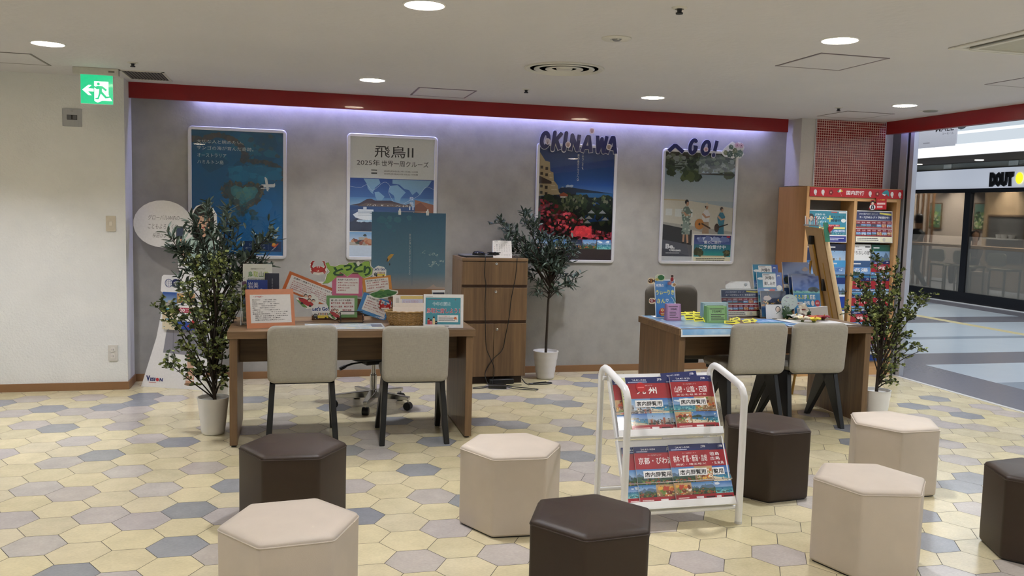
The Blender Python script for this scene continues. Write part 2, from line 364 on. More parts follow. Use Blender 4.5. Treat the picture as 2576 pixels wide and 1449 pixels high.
# --- floor: hexagonal vinyl tiles; the grey ones sit where the photo has them
DX, DY, HX, HY = 0.1985, 0.2337, 0.5255, 3.5725
def tile_material():
    m, nt, b = _new('hexagon_vinyl_tile'); L = nt.links
    a = N(nt, 'ShaderNodeAttribute'); a.attribute_name = 'Col'
    v = coords(nt); n = N(nt, 'ShaderNodeTexNoise', Scale=9.0, Detail=6.0, Roughness=0.6); L.new(v, n.inputs['Vector'])
    v2 = coords(nt, (1, 2.2, 1)); n3 = N(nt, 'ShaderNodeTexNoise', Scale=70.0, Detail=4.0, Distortion=0.3); L.new(v2, n3.inputs['Vector'])
    sm = N(nt, 'ShaderNodeMath', operation='ADD'); L.new(n.outputs['Fac'], sm.inputs[0]); L.new(n3.outputs['Fac'], sm.inputs[1])
    mr = N(nt, 'ShaderNodeMapRange'); mr.inputs[1].default_value = 0.72; mr.inputs[2].default_value = 1.28; mr.inputs[3].default_value = 0.89; mr.inputs[4].default_value = 1.08
    L.new(sm.outputs[0], mr.inputs[0]); hs = N(nt, 'ShaderNodeHueSaturation'); L.new(mr.outputs[0], hs.inputs['Value']); L.new(a.outputs['Color'], hs.inputs['Color'])
    L.new(hs.outputs['Color'], b.inputs['Base Color']); b.inputs['Roughness'].default_value = 0.26; b.inputs['Specular IOR Level'].default_value = 0.5
    r = N(nt, 'ShaderNodeMapRange'); r.inputs[3].default_value = 0.15; r.inputs[4].default_value = 0.27; L.new(n.outputs['Fac'], r.inputs[0]); L.new(r.outputs[0], b.inputs['Roughness'])
    bp = N(nt, 'ShaderNodeBump', Strength=0.04, Distance=0.01); L.new(n3.outputs['Fac'], bp.inputs['Height']); L.new(bp.outputs['Normal'], b.inputs['Normal'])
    return m
TILE_KIND = {}
for kind, cells in TILE_CELLS.items():
    for c in cells: TILE_KIND[tuple(c)] = kind
def build_floor():
    vs = []; fs = []; cols = []; mi = []
    rnd = random.Random(3); X0, X1, Y0, Y1 = -5.0, 5.64, -4.0, 7.68
    base = {'C': [lin('#d3c7a2'), lin('#cdc29d'), lin('#d6caa4'), lin('#cec3a3')], 'G': [lin('#bbb2a8'), lin('#b8b0a9'), lin('#bcb5ac')], 'B': [lin('#979899'), lin('#909296')]}
    ci0 = int((X0 - HX) / DX) - 1; ci1 = int((X1 - HX) / DX) + 1; rj0 = int((Y0 - HY) / DY) - 1; rj1 = int((Y1 - HY) / DY) + 1
    for i in range(ci0, ci1 + 1):
        for j in range(rj0, rj1 + 1):
            cx = HX + i * DX; cy = HY + j * DY + (DY / 2 if i % 2 else 0)
            if cx < X0 - .1 or cx > X1 + .1 or cy < Y0 - .1 or cy > Y1 + .1: continue
            k = TILE_KIND.get((i, j)) or rnd.choices('CGB', (0.93, 0.05, 0.02) if cy > 3.0 else (0.72, 0.17, 0.11))[0]
            g = 0.0014; a = DX * 2 / 3 - g * 1.15; h = DY / 2 - g
            o = len(vs); vs += [(min(max(cx + dx, X0), X1), min(max(cy + dy, Y0), Y1), 0.0) for dx, dy in ((a, 0), (a / 2, h), (-a / 2, h), (-a, 0), (-a / 2, -h), (a / 2, -h))]
            fs.append(tuple(range(o, o + 6))); f = rnd.uniform(0.95, 1.05); c = rnd.choice(base[k]); cols += [(c[0] * f, c[1] * f, c[2] * f * rnd.uniform(.97, 1.03), 1)] * 6; mi.append(0)
    o = len(vs); vs += [(X0, Y0, -0.0012), (X1, Y0, -0.0012), (X1, Y1, -0.0012), (X0, Y1, -0.0012)]; fs.append((o, o + 1, o + 2, o + 3)); cols += [(*lin('#3a342c'), 1)] * 4; mi.append(1)
    b = [(X0, Y0, -.05), (X1, Y0, -.05), (X1, Y1, -.05), (X0, Y1, -.05)]; o = len(vs); vs += b; fs.append((o + 3, o + 2, o + 1, o)); cols += [(.2, .2, .2, 1)] * 4; mi.append(1)
    me = bpy.data.meshes.new('floor'); me.from_pydata(vs, [], fs); ca = me.color_attributes.new('Col', 'FLOAT_COLOR', 'CORNER')
    ca.data.foreach_set('color', [x for c in cols for x in c]); me.materials.append(tile_material()); me.materials.append(simple('dark_grout', '#332d26', 0.7)); me.polygons.foreach_set('material_index', mi)
    ob = bpy.data.objects.new('floor', me); COL.objects.link(ob); structure(ob)
build_floor()

structure(MB().box(-5.0, -4.0, ZC, 5.575, 7.78, ZC + .1).build('ceiling', W_CEIL, smooth=0))
structure(MB().box(-5.0, 7.36, 0, -1.237, 7.78, ZC).build('wall_left', W_CREAM, smooth=0))
structure(MB().box(-1.237, 7.68, 0, 4.74, 7.78, ZC).build('wall_back', W_GREY, smooth=0))
structure(MB().box(-5.1, -4.0, 0, -5.0, 7.36, ZC).build('wall_far_left', W_CREAM, smooth=0))
structure(MB().box(-5.1, -4.1, 0, 5.6, -4.0, ZC).build('wall_rear', W_CREAM, smooth=0))
# boxed-in upper wall over the brochure shelves, with the red mosaic set in its front
structure(MB().box(4.70, 7.43, 1.795, 5.625, 7.78, ZC).build('wall_bulkhead', W_SIDE, smooth=0))
structure(MB().box(5.625, 7.50, 0.0, 5.765, 7.80, ZC).build('wall_right_end', W_SIDE, smooth=0))
def mosaic():
    m, nt, b = _new('red_glass_mosaic'); L = nt.links
    tc = N(nt, 'ShaderNodeTexCoord'); sp = N(nt, 'ShaderNodeSeparateXYZ'); cb = N(nt, 'ShaderNodeCombineXYZ'); L.new(tc.outputs['Object'], sp.inputs[0]); L.new(sp.outputs['X'], cb.inputs['X']); L.new(sp.outputs['Z'], cb.inputs['Y'])
    br = N(nt, 'ShaderNodeTexBrick'); br.offset = 0.0; br.squash = 1.0
    for k, vv in (('Scale', 1.0), ('Mortar Size', 0.0024), ('Mortar Smooth', 0.1), ('Bias', 0.0), ('Brick Width', 0.0235), ('Row Height', 0.0235)): br.inputs[k].default_value = vv
    br.inputs['Color1'].default_value = (*lin('#76181a'), 1); br.inputs['Color2'].default_value = (*lin('#8f2624'), 1); br.inputs['Mortar'].default_value = (*lin('#e0c2b4'), 1)
    L.new(cb.outputs[0], br.inputs['Vector']); L.new(br.outputs['Color'], b.inputs['Base Color'])
    r = N(nt, 'ShaderNodeMapRange'); r.inputs[3].default_value = 0.12; r.inputs[4].default_value = 0.75; L.new(br.outputs['Fac'], r.inputs[0]); L.new(r.outputs[0], b.inputs['Roughness'])
    wn = N(nt, 'ShaderNodeTexWhiteNoise', noise_dimensions='2D'); sn = N(nt, 'ShaderNodeVectorMath', operation='SNAP'); sn.inputs[1].default_value = (0.0235, 0.0235, 1); L.new(cb.outputs[0], sn.inputs[0]); L.new(sn.outputs[0], wn.inputs['Vector'])
    sb = N(nt, 'ShaderNodeVectorMath', operation='SUBTRACT'); L.new(wn.outputs['Color'], sb.inputs[0]); sb.inputs[1].default_value = (.5, .5, .5)
    sc = N(nt, 'ShaderNodeVectorMath', operation='SCALE'); sc.inputs['Scale'].default_value = 0.035; L.new(sb.outputs[0], sc.inputs[0])
    ge = N(nt, 'ShaderNodeNewGeometry'); ad = N(nt, 'ShaderNodeVectorMath', operation='ADD'); L.new(ge.outputs['Normal'], ad.inputs[0]); L.new(sc.outputs[0], ad.inputs[1])
    no = N(nt, 'ShaderNodeVectorMath', operation='NORMALIZE'); L.new(ad.outputs[0], no.inputs[0]); L.new(no.outputs[0], b.inputs['Normal'])
    return m
structure(MB().box(4.853, 7.422, 1.797, 5.622, 7.43, ZC - .001).build('wall_mosaic', mosaic(), smooth=0))
mb = MB().box(4.845, 7.418, 1.797, 4.853, 7.43, ZC - .001).box(5.617, 7.418, 1.797, 5.625, 7.43, ZC - .001); structure(mb.build('trim_3', ALU, smooth=0))
# skirtings
structure(MB().box(-5.0, 7.348, 0, -1.225, 7.36, .062).box(-1.237, 7.36, 0, -1.225, 7.668, .062).build('baseboard_left', SKIRT, bevel=.002))
structure(MB().box(-1.237, 7.668, 0, 4.64, 7.68, .062).build('baseboard_back', SKIRT, bevel=.002))
# red pelmets
mb = MB().box(-1.245, 7.565, 2.312, 4.64, 7.585, ZC).box(-1.245, 7.565, 2.306, 4.64, 7.60, 2.314)
structure(mb.build('trim_1', RED, smooth=0, bevel=.0015))
mb = MB().box(5.573, -4.0, 2.316, 5.60, 7.36, ZC).box(5.573, -4.0, 2.31, 5.64, 7.36, 2.318)
structure(mb.build('trim_2', RED, smooth=0, bevel=.0015))
# shop-front sliding frame: two steel posts with the dark gap between them
def pillar(name, x0, y0, x1, y1, m): structure(MB().box(x0, y0, 0, x1, y1, 2.60).build(name, m, smooth=0, bevel=.002))
POSTM = simple('satin_door_post', '#b4b8c0', .4, .35, noise=.04, aniso=(8, 8, .3)); pillar('door_frame_1', 5.685, 7.19, 5.735, 7.285, POSTM); pillar('door_frame_2', 5.695, 7.148, 5.73, 7.19, DARK_FRAME); pillar('door_frame_3', 5.685, 7.095, 5.735, 7.148, POSTM)
structure(MB().box(5.765, 7.30, 0.0, 5.90, 7.80, ZC).build('wall_pocket', simple('grey_panel', '#6d6a6c', .5), smooth=0))
structure(MB().box(5.64, -4.0, -.01, 5.685, 7.3, .002).build('trim_4', simple('threshold_strip', '#d9d7d2', .3, .4), smooth=0))

# ------------------------------------------------------------------ ceiling fittings
def downlight(x, y, label, r=0.092):
    t = thing('downlight', label, 'ceiling light', (x, y, ZC), group='round LED downlights')
    mb = MB(); mb.lathe([(r + .008, 0.0), (r + .008, -.004), (r, -.006), (r - .004, -.001)], seg=40); mb.build('trim_ring', WHITE_METAL, t)
    mb = MB(); mb.lathe([(0.0001, -.0032), (r - .003, -.0032)], seg=40); mb.build('diffuser', emit('led_diffuser', '#fff8ee', 14.0), t)
    area_light('lamp', (0, 0, -.008), 2 * r - .02, 0, DOWNLIGHT_W, DOWNLIGHT_COL, shape='DISK', spread=118, parent=t)
downlight(-1.42, 5.93, 'round ceiling downlight above the exit sign, nearest the cream wall')
downlight(0.602, 4.10, 'largest round downlight, cut by the top edge of the photo')
downlight(0.594, 6.63, 'round downlight above the cruise poster, left of the small access panel')
downlight(2.84, 6.65, 'round downlight in front of the red pelmet above the second OKINAWA poster')
downlight(2.80, 4.115, 'round downlight between the square access panel and the photo top at right')
downlight(4.87, 6.22, 'round downlight nearest the red mosaic panel')
for x, y in ((-1.42, 2.9), (-2.55, 6.1), (-3.6, 2.9), (0.6, 1.5), (2.8, 1.5), (4.9, 3.2), (4.9, 0.4), (-1.42, 0.2), (0.6, -1.4), (2.8, -1.4), (4.9, -2.4), (-3.6, -1.0)):  # the second, unseen, is moved close to brighten the cream wall
    downlight(x, y, 'round ceiling downlight of the same kind, outside the photo frame')

VENT = simple('vent_white', '#d8d6ce', .45, noise=.01); DARK = simple('dark_void', '#1b1b1c', .8)
t = thing('ceiling_diffuser', 'large round air diffuser with stepped rings in the ceiling', 'air vent', (1.745, 5.565, ZC))
MB().lathe([(.262, 0), (.262, -.008), (.25, -.012), (.225, -.004), (.215, .02)], seg=56).build('outer_ring', VENT, t)
MB().lathe([(.19, .012), (.20, -.008), (.19, -.014), (.15, .004), (.145, .02)], seg=48).build('middle_cone', VENT, t)
MB().lathe([(.11, .015), (.125, -.008), (.115, -.014), (.07, .002)], seg=40).build('inner_cone', VENT, t)
MB().lathe([(.0001, -.012), (.045, -.012), (.055, -.004), (.055, .01)], seg=32).build('centre_cap', VENT, t)
MB().lathe([(.0001, -.002), (.25, -.002)], seg=48).build('duct_void', simple('duct_grey', '#55544e', .8), t)
t = thing('emergency_light', 'small round emergency light beyond the large air diffuser', 'emergency light', (1.702, 4.505, ZC))
MB().lathe([(.081, 0), (.081, -.004), (.074, -.008), (.035, -.008), (.03, -.003)], seg=40).build('cover', VENT, t)
MB().lathe([(.0001, -.016), (.018, -.014), (.028, -.004)], seg=24).build('lens', simple('grey_lens', '#8f8f8c', .2, .3), t)
MB().tube([(-.01, -.05, -.006), (-.01, -.05, -.016)], .006).build('test_button', VENT, t)
def sprinkler(x, y, label):
    t = thing('sprinkler', label, 'sprinkler', (x, y, ZC), group='ceiling sprinklers')
    MB().lathe([(.036, 0), (.034, -.004), (.02, -.008), (.02, -.001)], seg=24).build('rosette', VENT, t)
    MB().lathe([(.0001, -.03), (.016, -.03), (.017, -.024), (.010, -.022), (.012, -.004)], seg=20).build('nozzle', simple('dark_metal', '#3a3a3d', .35, .7), t)
sprinkler(1.71, 3.74, 'small sprinkler near the top edge right of the big downlight'); sprinkler(1.776, 6.63, 'small sprinkler below the large air diffuser')
sprinkler(-1.035, 6.51, 'small sprinkler just above the slotted vent grille'); sprinkler(4.51, 6.59, 'small sprinkler near the access panel by the mosaic')
def access_panel(x0, y0, x1, y1, label, b=.012, col='#8d8387'):
    t = thing('access_panel', label, 'access panel', ((x0 + x1) / 2, (y0 + y1) / 2, ZC), group='ceiling access panels')
    w = (x1 - x0) / 2; h = (y1 - y0) / 2; mb = MB()
    mb.box(-w, -h, -.003, w, -h + b, .0).box(-w, h - b, -.003, w, h, 0).box(-w, -h + b, -.003, -w + b, h - b, 0).box(w - b, -h + b, -.003, w, h - b, 0)
    mb.build('frame', simple('panel_edge_' + col[1:], col, .4, .3), t, smooth=0)
    MB().box(-w + b, -h + b, -.0022, w - b, h - b, 0).build('panel', W_CEIL, t, smooth=0)
access_panel(2.918, 4.46, 3.372, 4.945, 'square access panel right of centre, beside the right downlight', .016)
access_panel(.975, 6.88, 1.44, 7.38, 'access panel with thick dark ends above the cruise poster', .014, '#6a5560')
access_panel(4.71, 6.75, 5.19, 7.21, 'access panel just above the red mosaic', .008, '#77706c')
access_panel(-2.08, 6.40, -1.632, 6.90, 'access panel left of the exit sign, cut by the left edge', .016, '#7c7672')
access_panel(4.58, 4.60, 5.03, 5.06, 'access panel cut by the right edge under the air conditioner', .009)
t = thing('air_conditioner', 'square ceiling cassette air conditioner at the upper right corner', 'air conditioner', (3.92, 3.61, ZC))
mb = MB(); S = .475
for a, b_, z in ((S, S - .05, -.010), (S - .07, S - .10, -.02)):
    mb.box(-a, -a, z, a, -b_, 0).box(-a, b_, z, a, a, 0).box(-a, -b_, z, -b_, b_, 0).box(b_, -b_, z, a, b_, 0)
mb.build('frame', VENT, t, smooth=0, bevel=.004)
for k, (ax, s) in enumerate((('x', 1), ('x', -1), ('y', 1), ('y', -1))):
    a = S - .06; q = MB()
    q.box(-a + .04, s * a - .008, -.016, a - .04, s * a + .008, -.004) if ax == 'x' else q.box(s * a - .008, -a + .04, -.016, s * a + .008, a - .04, -.004)
    q.build('louvre', simple('louvre_grey', '#77766c', .5), t, smooth=0)
MB().box(-S + .1, -S + .1, -.012, S - .1, S - .1, -.001).build('intake_grille', simple('grille_beige', '#b7b5a5', .5), t, smooth=0)
t = thing('vent_grille', 'rectangular slotted vent grille between the exit sign and the red pelmet', 'air vent', (-1.04, 7.13, ZC))
w_, h_ = .155, .235; mb = MB().box(-w_, -h_, -.006, w_, -h_ + .018, 0).box(-w_, h_ - .018, -.006, w_, h_, 0).box(-w_, -h_, -.006, -w_ + .018, h_, 0).box(w_ - .018, -h_, -.006, w_, h_, 0); mb.build('frame', VENT, t, smooth=0)
MB().box(-w_ + .018, -h_ + .018, -.0015, w_ - .018, h_ - .018, 0).build('back_plate', DARK, t, smooth=0)
mb = MB()
for k in range(13):
    x = -w_ + .022 + k * .0225; mb.hexa([(x, -h_ + .018, -.005), (x + .006, -h_ + .018, -.001), (x + .006, h_ - .018, -.001), (x, h_ - .018, -.005), (x + .004, -h_ + .018, -.006), (x + .01, -h_ + .018, -.002), (x + .01, h_ - .018, -.002), (x + .004, h_ - .018, -.006)])
mb.build('slats', simple('vent_slat_grey', '#6a6862', .5), t, smooth=0)
t = thing('ceiling_speaker', 'small square speaker in the ceiling near the right red beam', 'speaker', (5.30, 6.44, ZC), rz=.1)
MB().prism(rrect(.15, .15, .02), -.002, 0).build('plate', VENT, t); MB().lathe([(.0001, -.012), (.05, -.010), (.062, -.002)], seg=28).build('mesh_disc', simple('speaker_grey', '#8a897f', .6), t)

# exit sign hanging from the ceiling before the cream wall
t = thing('exit_sign', 'green running man exit sign with left arrow hanging from ceiling', 'exit sign', (-1.34, 6.9, ZC))
MB().box(-.15, -.03, -.05, .15, .03, 0).build('housing', simple('sign_housing', '#cfccc2', .5), t, bevel=.003)
MB().box(-.105, -.012, -.255, .112, .012, -.05).build('lamp_body', simple('sign_edge', '#dfe8e2', .3), t, bevel=.002)
p = Print(.213, .205); p.rect(0, 0, 1, 1, '#14a873'); p.rect(.42, .12, .86, .78, '#f3fbf6')
p.poly([(.86, .12), (.97, .12), (.86, .33)], '#f3fbf6')
p.poly([(.05, .47), (.24, .64), (.34, .64), (.22, .52), (.40, .52), (.40, .42), (.22, .42), (.34, .29), (.24, .29)], '#f3fbf6')
G = '#14a873'; p.ell(.55, .69, .05, .05, G); p.poly([(.52, .62), (.68, .62), (.82, .50), (.77, .45), (.66, .54), (.66, .44), (.80, .27), (.94, .30), (.94, .24), (.76, .20), (.62, .36), (.55, .16), (.44, .16), (.45, .2), (.52, .22), (.56, .38), (.57, .52), (.50, .50), (.42, .56), (.42, .61), (.47, .60)], G)
p.poly([(.42, .17), (.5, .12), (.6, .2), (.66, .12), (.52, .05), (.42, .1)], '#f3fbf6')
p.build('sign_face', t, LITSIGN, .001).matrix_local = frame((-.1025, -.0135, -.2535), (1, 0, 0), (0, 0, 1))
MB().box(.085, -.032, -.03, .125, -.03, -.018).build('indicator', simple('grey_dial', '#77756d', .4), t)
# wall plates on the cream wall
def plate(x0, z0, x1, z1, name, label, cat, col, m=None):
    t = thing(name, label, cat, ((x0 + x1) / 2, 7.36, (z0 + z1) / 2))
    MB().prism(rrect(x1 - x0, z1 - z0, .006), -.008, 0, 'y').build('cover_plate', m or simple(name + '_plate', col, .4), t, bevel=.0015); return t
t = plate(-1.672, 2.043, -1.535, 2.178, 'wall_sensor', 'square steel sensor plate on the cream wall below the exit sign', 'sensor', '', STEEL)
MB().box(-.034, -.014, -.012, -.006, -.008, .018).box(.006, -.014, -.012, .034, -.008, .018).build('sensor_window', simple('sensor_grey', '#6a6c70', .2), t); MB().box(-.036, -.012, -.016, .036, -.0075, .02).build('recess', BLACK, t)
MB().lathe([(.0001, -.003), (.006, -.003), (.006, 0)]).build('screw', CHROME, t).matrix_local = Matrix.Translation((0, -.008, .05)) @ Matrix.Rotation(-PI / 2, 4, 'X')
t = plate(-1.378, 1.25, -1.307, 1.37, 'light_switch', 'cream light switch on the left wall', 'light switch', '#cfc6b2'); MB().box(-.012, -.013, -.018, .012, -.008, .018).build('rocker', simple('rocker', '#ddd6c6', .35), t, bevel=.002)
t = plate(-1.378, .232, -1.307, .356, 'power_outlet', 'cream double power outlet low on the left wall', 'outlet', '#d8d4cb')
for s in (-1, 1):
    MB().prism(rrect(.03, .036, .008), -.011, -.008, 'y').build('socket', simple('socket_white', '#e6e2da', .35), t, loc=(0, 0, s * .026))
    for q in (-.006, .006): MB().box(q - .0012, -.0118, -.007, q + .0012, -.0105, .007).build('slot', BLACK, t, loc=(0, 0, s * .026), smooth=0)
# ================================================================== furniture
OAK_Z = wood('walnut_laminate_upright', '#5c4632', '#846848', 'z'); OAK_X = wood('walnut_laminate_flat', '#664f39', '#8f7352', 'x')
BEECH = wood('beech_laminate', '#b98d58', '#cda471', 'z', .45); BEECH_D = wood('beech_side_panel', '#a87a48', '#b98a56', 'z', .45)
def leather(name, col, rough=.42):
    return simple(name, col, rough, noise=.03, nscale=12, bump=.22, bscale=420, spec=.4)
LB = leather('beige_leatherette', '#c9bdad', .5); LD = leather('dark_brown_leatherette', '#36291f', .45)
def hexring(R, z, rc=.014, n=3):
    out = []
    for k in range(6):
        a = k * PI / 3; v = Vector((R * math.cos(a), R * math.sin(a)))
        p0 = Vector((R * math.cos(a - PI / 3), R * math.sin(a - PI / 3))); p2 = Vector((R * math.cos(a + PI / 3), R * math.sin(a + PI / 3)))
        A = v + (p0 - v).normalized() * rc; B = v + (p2 - v).normalized() * rc
        for i in range(n + 1):
            t = i / n; q = A * (1 - t) ** 2 + v * 2 * t * (1 - t) + B * t * t; out.append((q.x, q.y, z))
    return out
_stool = {}
def stool(x, y, deg, m, label, R=.247):
    key = m.name
    if key not in _stool:
        t = thing('hexagonal_stool', label, 'stool', (x, y, 0), math.radians(deg), 'hexagonal leatherette stools')
        MB().rings([hexring(R - .006, .008), hexring(R - .001, .016), hexring(R, .05), hexring(R, .25), hexring(R + .001, .358), hexring(R, .366)]).build('body', m, t, smooth=22)
        rr = [hexring(R - .001, .366)]
        for f, z in ((.992, .373), (.975, .3785), (.86, .3845), (.6, .389), (.3, .391)): rr.append(hexring(R * f, z, .014 * f))
        MB().rings(rr).build('seat_cushion', m, t, smooth=60)
        MB().tube(hexring(R + .001, .366), .0026, 6, True).build('piping', m, t)
        mb = MB()
        for k in range(6):
            a = k * PI / 3; rr_ = R - .0125; mb.tube([(rr_ * math.cos(a), rr_ * math.sin(a), .02), (rr_ * math.cos(a), rr_ * math.sin(a), .362)], .0022, 5)
        mb.build('corner_seams', m, t)  # seam cords along the corners of the body
        MB().rings([hexring(R - .012, 0), hexring(R - .012, .01)]).build('base_board', BLACK, t); _stool[key] = t; return t
    t = clone(_stool[key]); t.location = (x, y, 0); t.rotation_euler = (0, 0, math.radians(deg)); t['label'] = label; return t
stool(1.033, 3.960, 57, LB, 'beige hexagonal stool standing alone between the left desk and the magazine stand')
stool(0.022, 4.120, 57, LD, 'dark brown hexagonal stool in front of the left desk, behind a beige one')
stool(0.006, 3.116, 6, LB, 'beige hexagonal stool nearest the viewer on the left')
stool(1.093, 2.977, 6, LD, 'dark brown hexagonal stool at the bottom centre, before the magazine stand')
stool(2.453, 3.204, 47, LB, 'beige hexagonal stool at lower right, in front of another beige one')
stool(3.291, 4.120, 1, LB, 'beige hexagonal stool farthest right, behind another beige stool')
stool(2.535, 4.19, 6, LD, 'dark brown hexagonal stool right behind the white magazine stand')
stool(3.318, 3.135, 8, LD, 'dark brown hexagonal stool cut off by the right edge of the photo')

def desk(x, y, label, w=1.535, d=.715):   # x, y = front left corner of the top
    t = thing('desk', label, 'desk', (x + w / 2, y + d / 2, 0), group='walnut service desks'); a = w / 2; b = d / 2
    MB().box(-a, -b, .674, a, b, .72).build('desktop', OAK_X, t, bevel=.0025)
    for s in (-1, 1):
        x0 = s * (a - .012) - (.046 if s > 0 else 0); MB().box(x0, -b + .012, .012, x0 + .046, b - .012, .674).build('side_panel', OAK_Z, t, bevel=.002)
        mb = MB()
        for q in (-b + .05, b - .05): mb.lathe([(.016, 0), (.016, .012)], (x0 + .023, q, 0), 16)
        mb.build('glide', BLACK, t)
    MB().box(-a + .058, -.02, .475, a - .058, 0, .674).build('modesty_panel', OAK_X, t)
    return t
desk(-.362, 5.482, 'walnut desk on the left holding the Tottori display board')
desk(2.572, 5.418, 'walnut desk on the right covered by a blue sea map')

# visitor chairs: grey-beige upholstery on black splayed legs
FABRIC = simple('grey_beige_weave', '#a39c8d', .85, noise=.05, nscale=260, bump=.5, bscale=700)
def weave():
    m, nt, b = _new('woven_grey_fabric'); L = nt.links; c = lin('#a39e91'); v = coords(nt)
    n1 = N(nt, 'ShaderNodeTexNoise', Scale=70.0, Detail=4.0); mp = N(nt, 'ShaderNodeMapping'); mp.inputs['Scale'].default_value = (6, 6, .5); L.new(v, mp.inputs[0]); L.new(mp.outputs[0], n1.inputs['Vector'])
    n2 = N(nt, 'ShaderNodeTexNoise', Scale=70.0, Detail=4.0); mq = N(nt, 'ShaderNodeMapping'); mq.inputs['Scale'].default_value = (.5, .5, 6); L.new(v, mq.inputs[0]); L.new(mq.outputs[0], n2.inputs['Vector'])
    ad = N(nt, 'ShaderNodeMath', operation='ADD'); L.new(n1.outputs['Fac'], ad.inputs[0]); L.new(n2.outputs['Fac'], ad.inputs[1])
    mr = N(nt, 'ShaderNodeMapRange'); mr.inputs[1].default_value = .6; mr.inputs[2].default_value = 1.4; mr.inputs[3].default_value = .8; mr.inputs[4].default_value = 1.15; L.new(ad.outputs[0], mr.inputs[0])
    hs = N(nt, 'ShaderNodeHueSaturation'); hs.inputs['Color'].default_value = (*c, 1); L.new(mr.outputs[0], hs.inputs['Value']); L.new(hs.outputs['Color'], b.inputs['Base Color']); b.inputs['Roughness'].default_value = .9
    bp = N(nt, 'ShaderNodeBump', Strength=.35, Distance=.001); L.new(ad.outputs[0], bp.inputs['Height']); L.new(bp.outputs['Normal'], b.inputs['Normal'])
    b.inputs['Sheen Weight'].default_value = .2; return m
WEAVE = weave()
def cushion(w, h, r, th, place, steps=(1, .97, .9, .7, .4, .12)):
    """soft slab: rounded outline w x h, thickness th; place(u, v, n) gives the 3D point"""
    rings = []
    for f in reversed(steps): rings.append([place(p[0] * f, p[1] * f, th / 2 * math.sqrt(max(0, 1 - max(0, (f - .9) / .1) ** 2)) * (.72 + .28 * (f < .98)) if f > .9 else th / 2) for p in rrect(w, h, r, 6)])
    rings2 = [[place(p[0] * f, p[1] * f, -(th / 2 * math.sqrt(max(0, 1 - max(0, (f - .9) / .1) ** 2)) * (.72 + .28 * (f < .98)) if f > .9 else th / 2)) for p in rrect(w, h, r, 6)] for f in steps]
    return MB().rings(rings + rings2)
def chair_proto(label):
    t = thing('visitor_chair', label, 'chair', group='grey visitor chairs')
    cushion(.42, .362, .045, .07, lambda u, v, n: (u, -.215 - .10 * (v + .16) + .35 * u * u * (.5 + v * 1.5) - n * 1.0, .578 + v - .12 * u * u * (v > .1) * 0)).build('backrest', WEAVE, t, smooth=60)
    cushion(.41, .43, .05, .06, lambda u, v, n: (u, v + .015, .432 + n + .1 * max(0, -v - .12))).build('seat', WEAVE, t, smooth=60)
    MB().box(-.195, -.185, .385, .195, -.16, .405).box(-.195, .14, .385, .195, .165, .405).box(-.195, -.185, .385, -.165, .165, .405).box(.165, -.185, .385, .195, .165, .405).build('seat_frame', BLACK_METAL, t, bevel=.003)
    for s in (-1, 1):
        x0 = s * .18 - .017; x1 = s * .18 + .017; xb = s * .025
        def leg(top, bot):
            (a, b_), (c, d) = top, bot
            MB().hexa([(x0 + xb, c, 0), (x1 + xb, c, 0), (x1 + xb, d, 0), (x0 + xb, d, 0), (x0, a, .40), (x1, a, .40), (x1, b_, .40), (x0, b_, .40)]).build('leg', BLACK_METAL, t, bevel=.004)
        leg((-.165, .005), (-.262, -.224)); leg((-.12, .045), (.204, .242))
    return t
ch0 = chair_proto('grey visitor chair at the left desk, half hidden by a brown stool')
def chair(x, y, rz, label, first=[True]):
    c = ch0 if first[0] else clone(ch0); first[0] = False; c.location = (x, y, 0); c.rotation_euler = (0, 0, math.radians(rz)); c['label'] = label
chair(.083, 5.69, 0, 'grey visitor chair at the left desk, half hidden by a brown stool')
chair(.782, 5.635, -2, 'grey visitor chair at the left desk in front of the wicker basket')
chair(3.165, 5.615, -1, 'grey visitor chair at the right desk, nearest the magazine stand')
chair(3.640, 5.60, -3, 'grey visitor chair at the right desk nearest the potted plant')

def office_chair(x, y, rz, label, back_m, seat_m):
    t = thing('office_chair', label, 'office chair', (x, y, 0), math.radians(rz), 'swivel office chairs')
    cushion(.47, .46, .07, .085, lambda u, v, n: (u, v, .425 + n)).build('seat', seat_m, t, smooth=60)
    cushion(.45, .46, .07, .06, lambda u, v, n: (u, .255 + .08 * v - n - .3 * u * u, .69 + v)).build('backrest', back_m, t, smooth=60)
    MB().tube(smooth_path([(0, .05, .37), (0, .24, .38), (0, .30, .48), (0, .29, .62)]), .02, 8).build('back_support', BLACK, t)
    MB().box(-.11, -.12, .335, .11, .12, .385).build('tilt_mechanism', BLACK, t, bevel=.01)
    MB().lathe([(.026, .07), (.026, .24), (.021, .245), (.021, .255), (.017, .256), (.017, .34)], seg=20).build('gas_column', CHROME, t)
    MB().tube(smooth_path([(-.08, -.05, .35), (-.2, -.06, .345), (-.29, -.06, .315)]), [.006] * 6 + [.008] * 3 + [.014] * 4, 8, sx=1.0).build('lever', BLACK, t)
    for k in range(5):
        a = 2 * PI * k / 5 + .35; d = Vector((math.cos(a), math.sin(a), 0)); n = Vector((-d.y, d.x, 0))
        def q(r, wd, z): return [tuple(d * r + n * wd + Vector((0, 0, z))), tuple(d * r - n * wd + Vector((0, 0, z)))]
        a0 = q(.02, .03, .07); a1 = q(.30, .018, .075); b0 = q(.02, .03, .125); b1 = q(.30, .018, .10)
        MB().hexa([a0[0], a0[1], a1[1], a1[0], b0[0], b0[1], b1[1], b1[0]]).build('base_arm', CHROME, t, bevel=.004)
        c = d * .29
        o = MB(); o.tube([(c + n * .024).to_tuple()[:2] + (.03,), (c - n * .024).to_tuple()[:2] + (.03,)], .03, 18); o.build('caster', BLACK, t, bevel=.004)
        MB().tube([(c.x, c.y, .03), (c.x, c.y, .082)], .008, 8).build('caster_stem', CHROME, t)
    return t
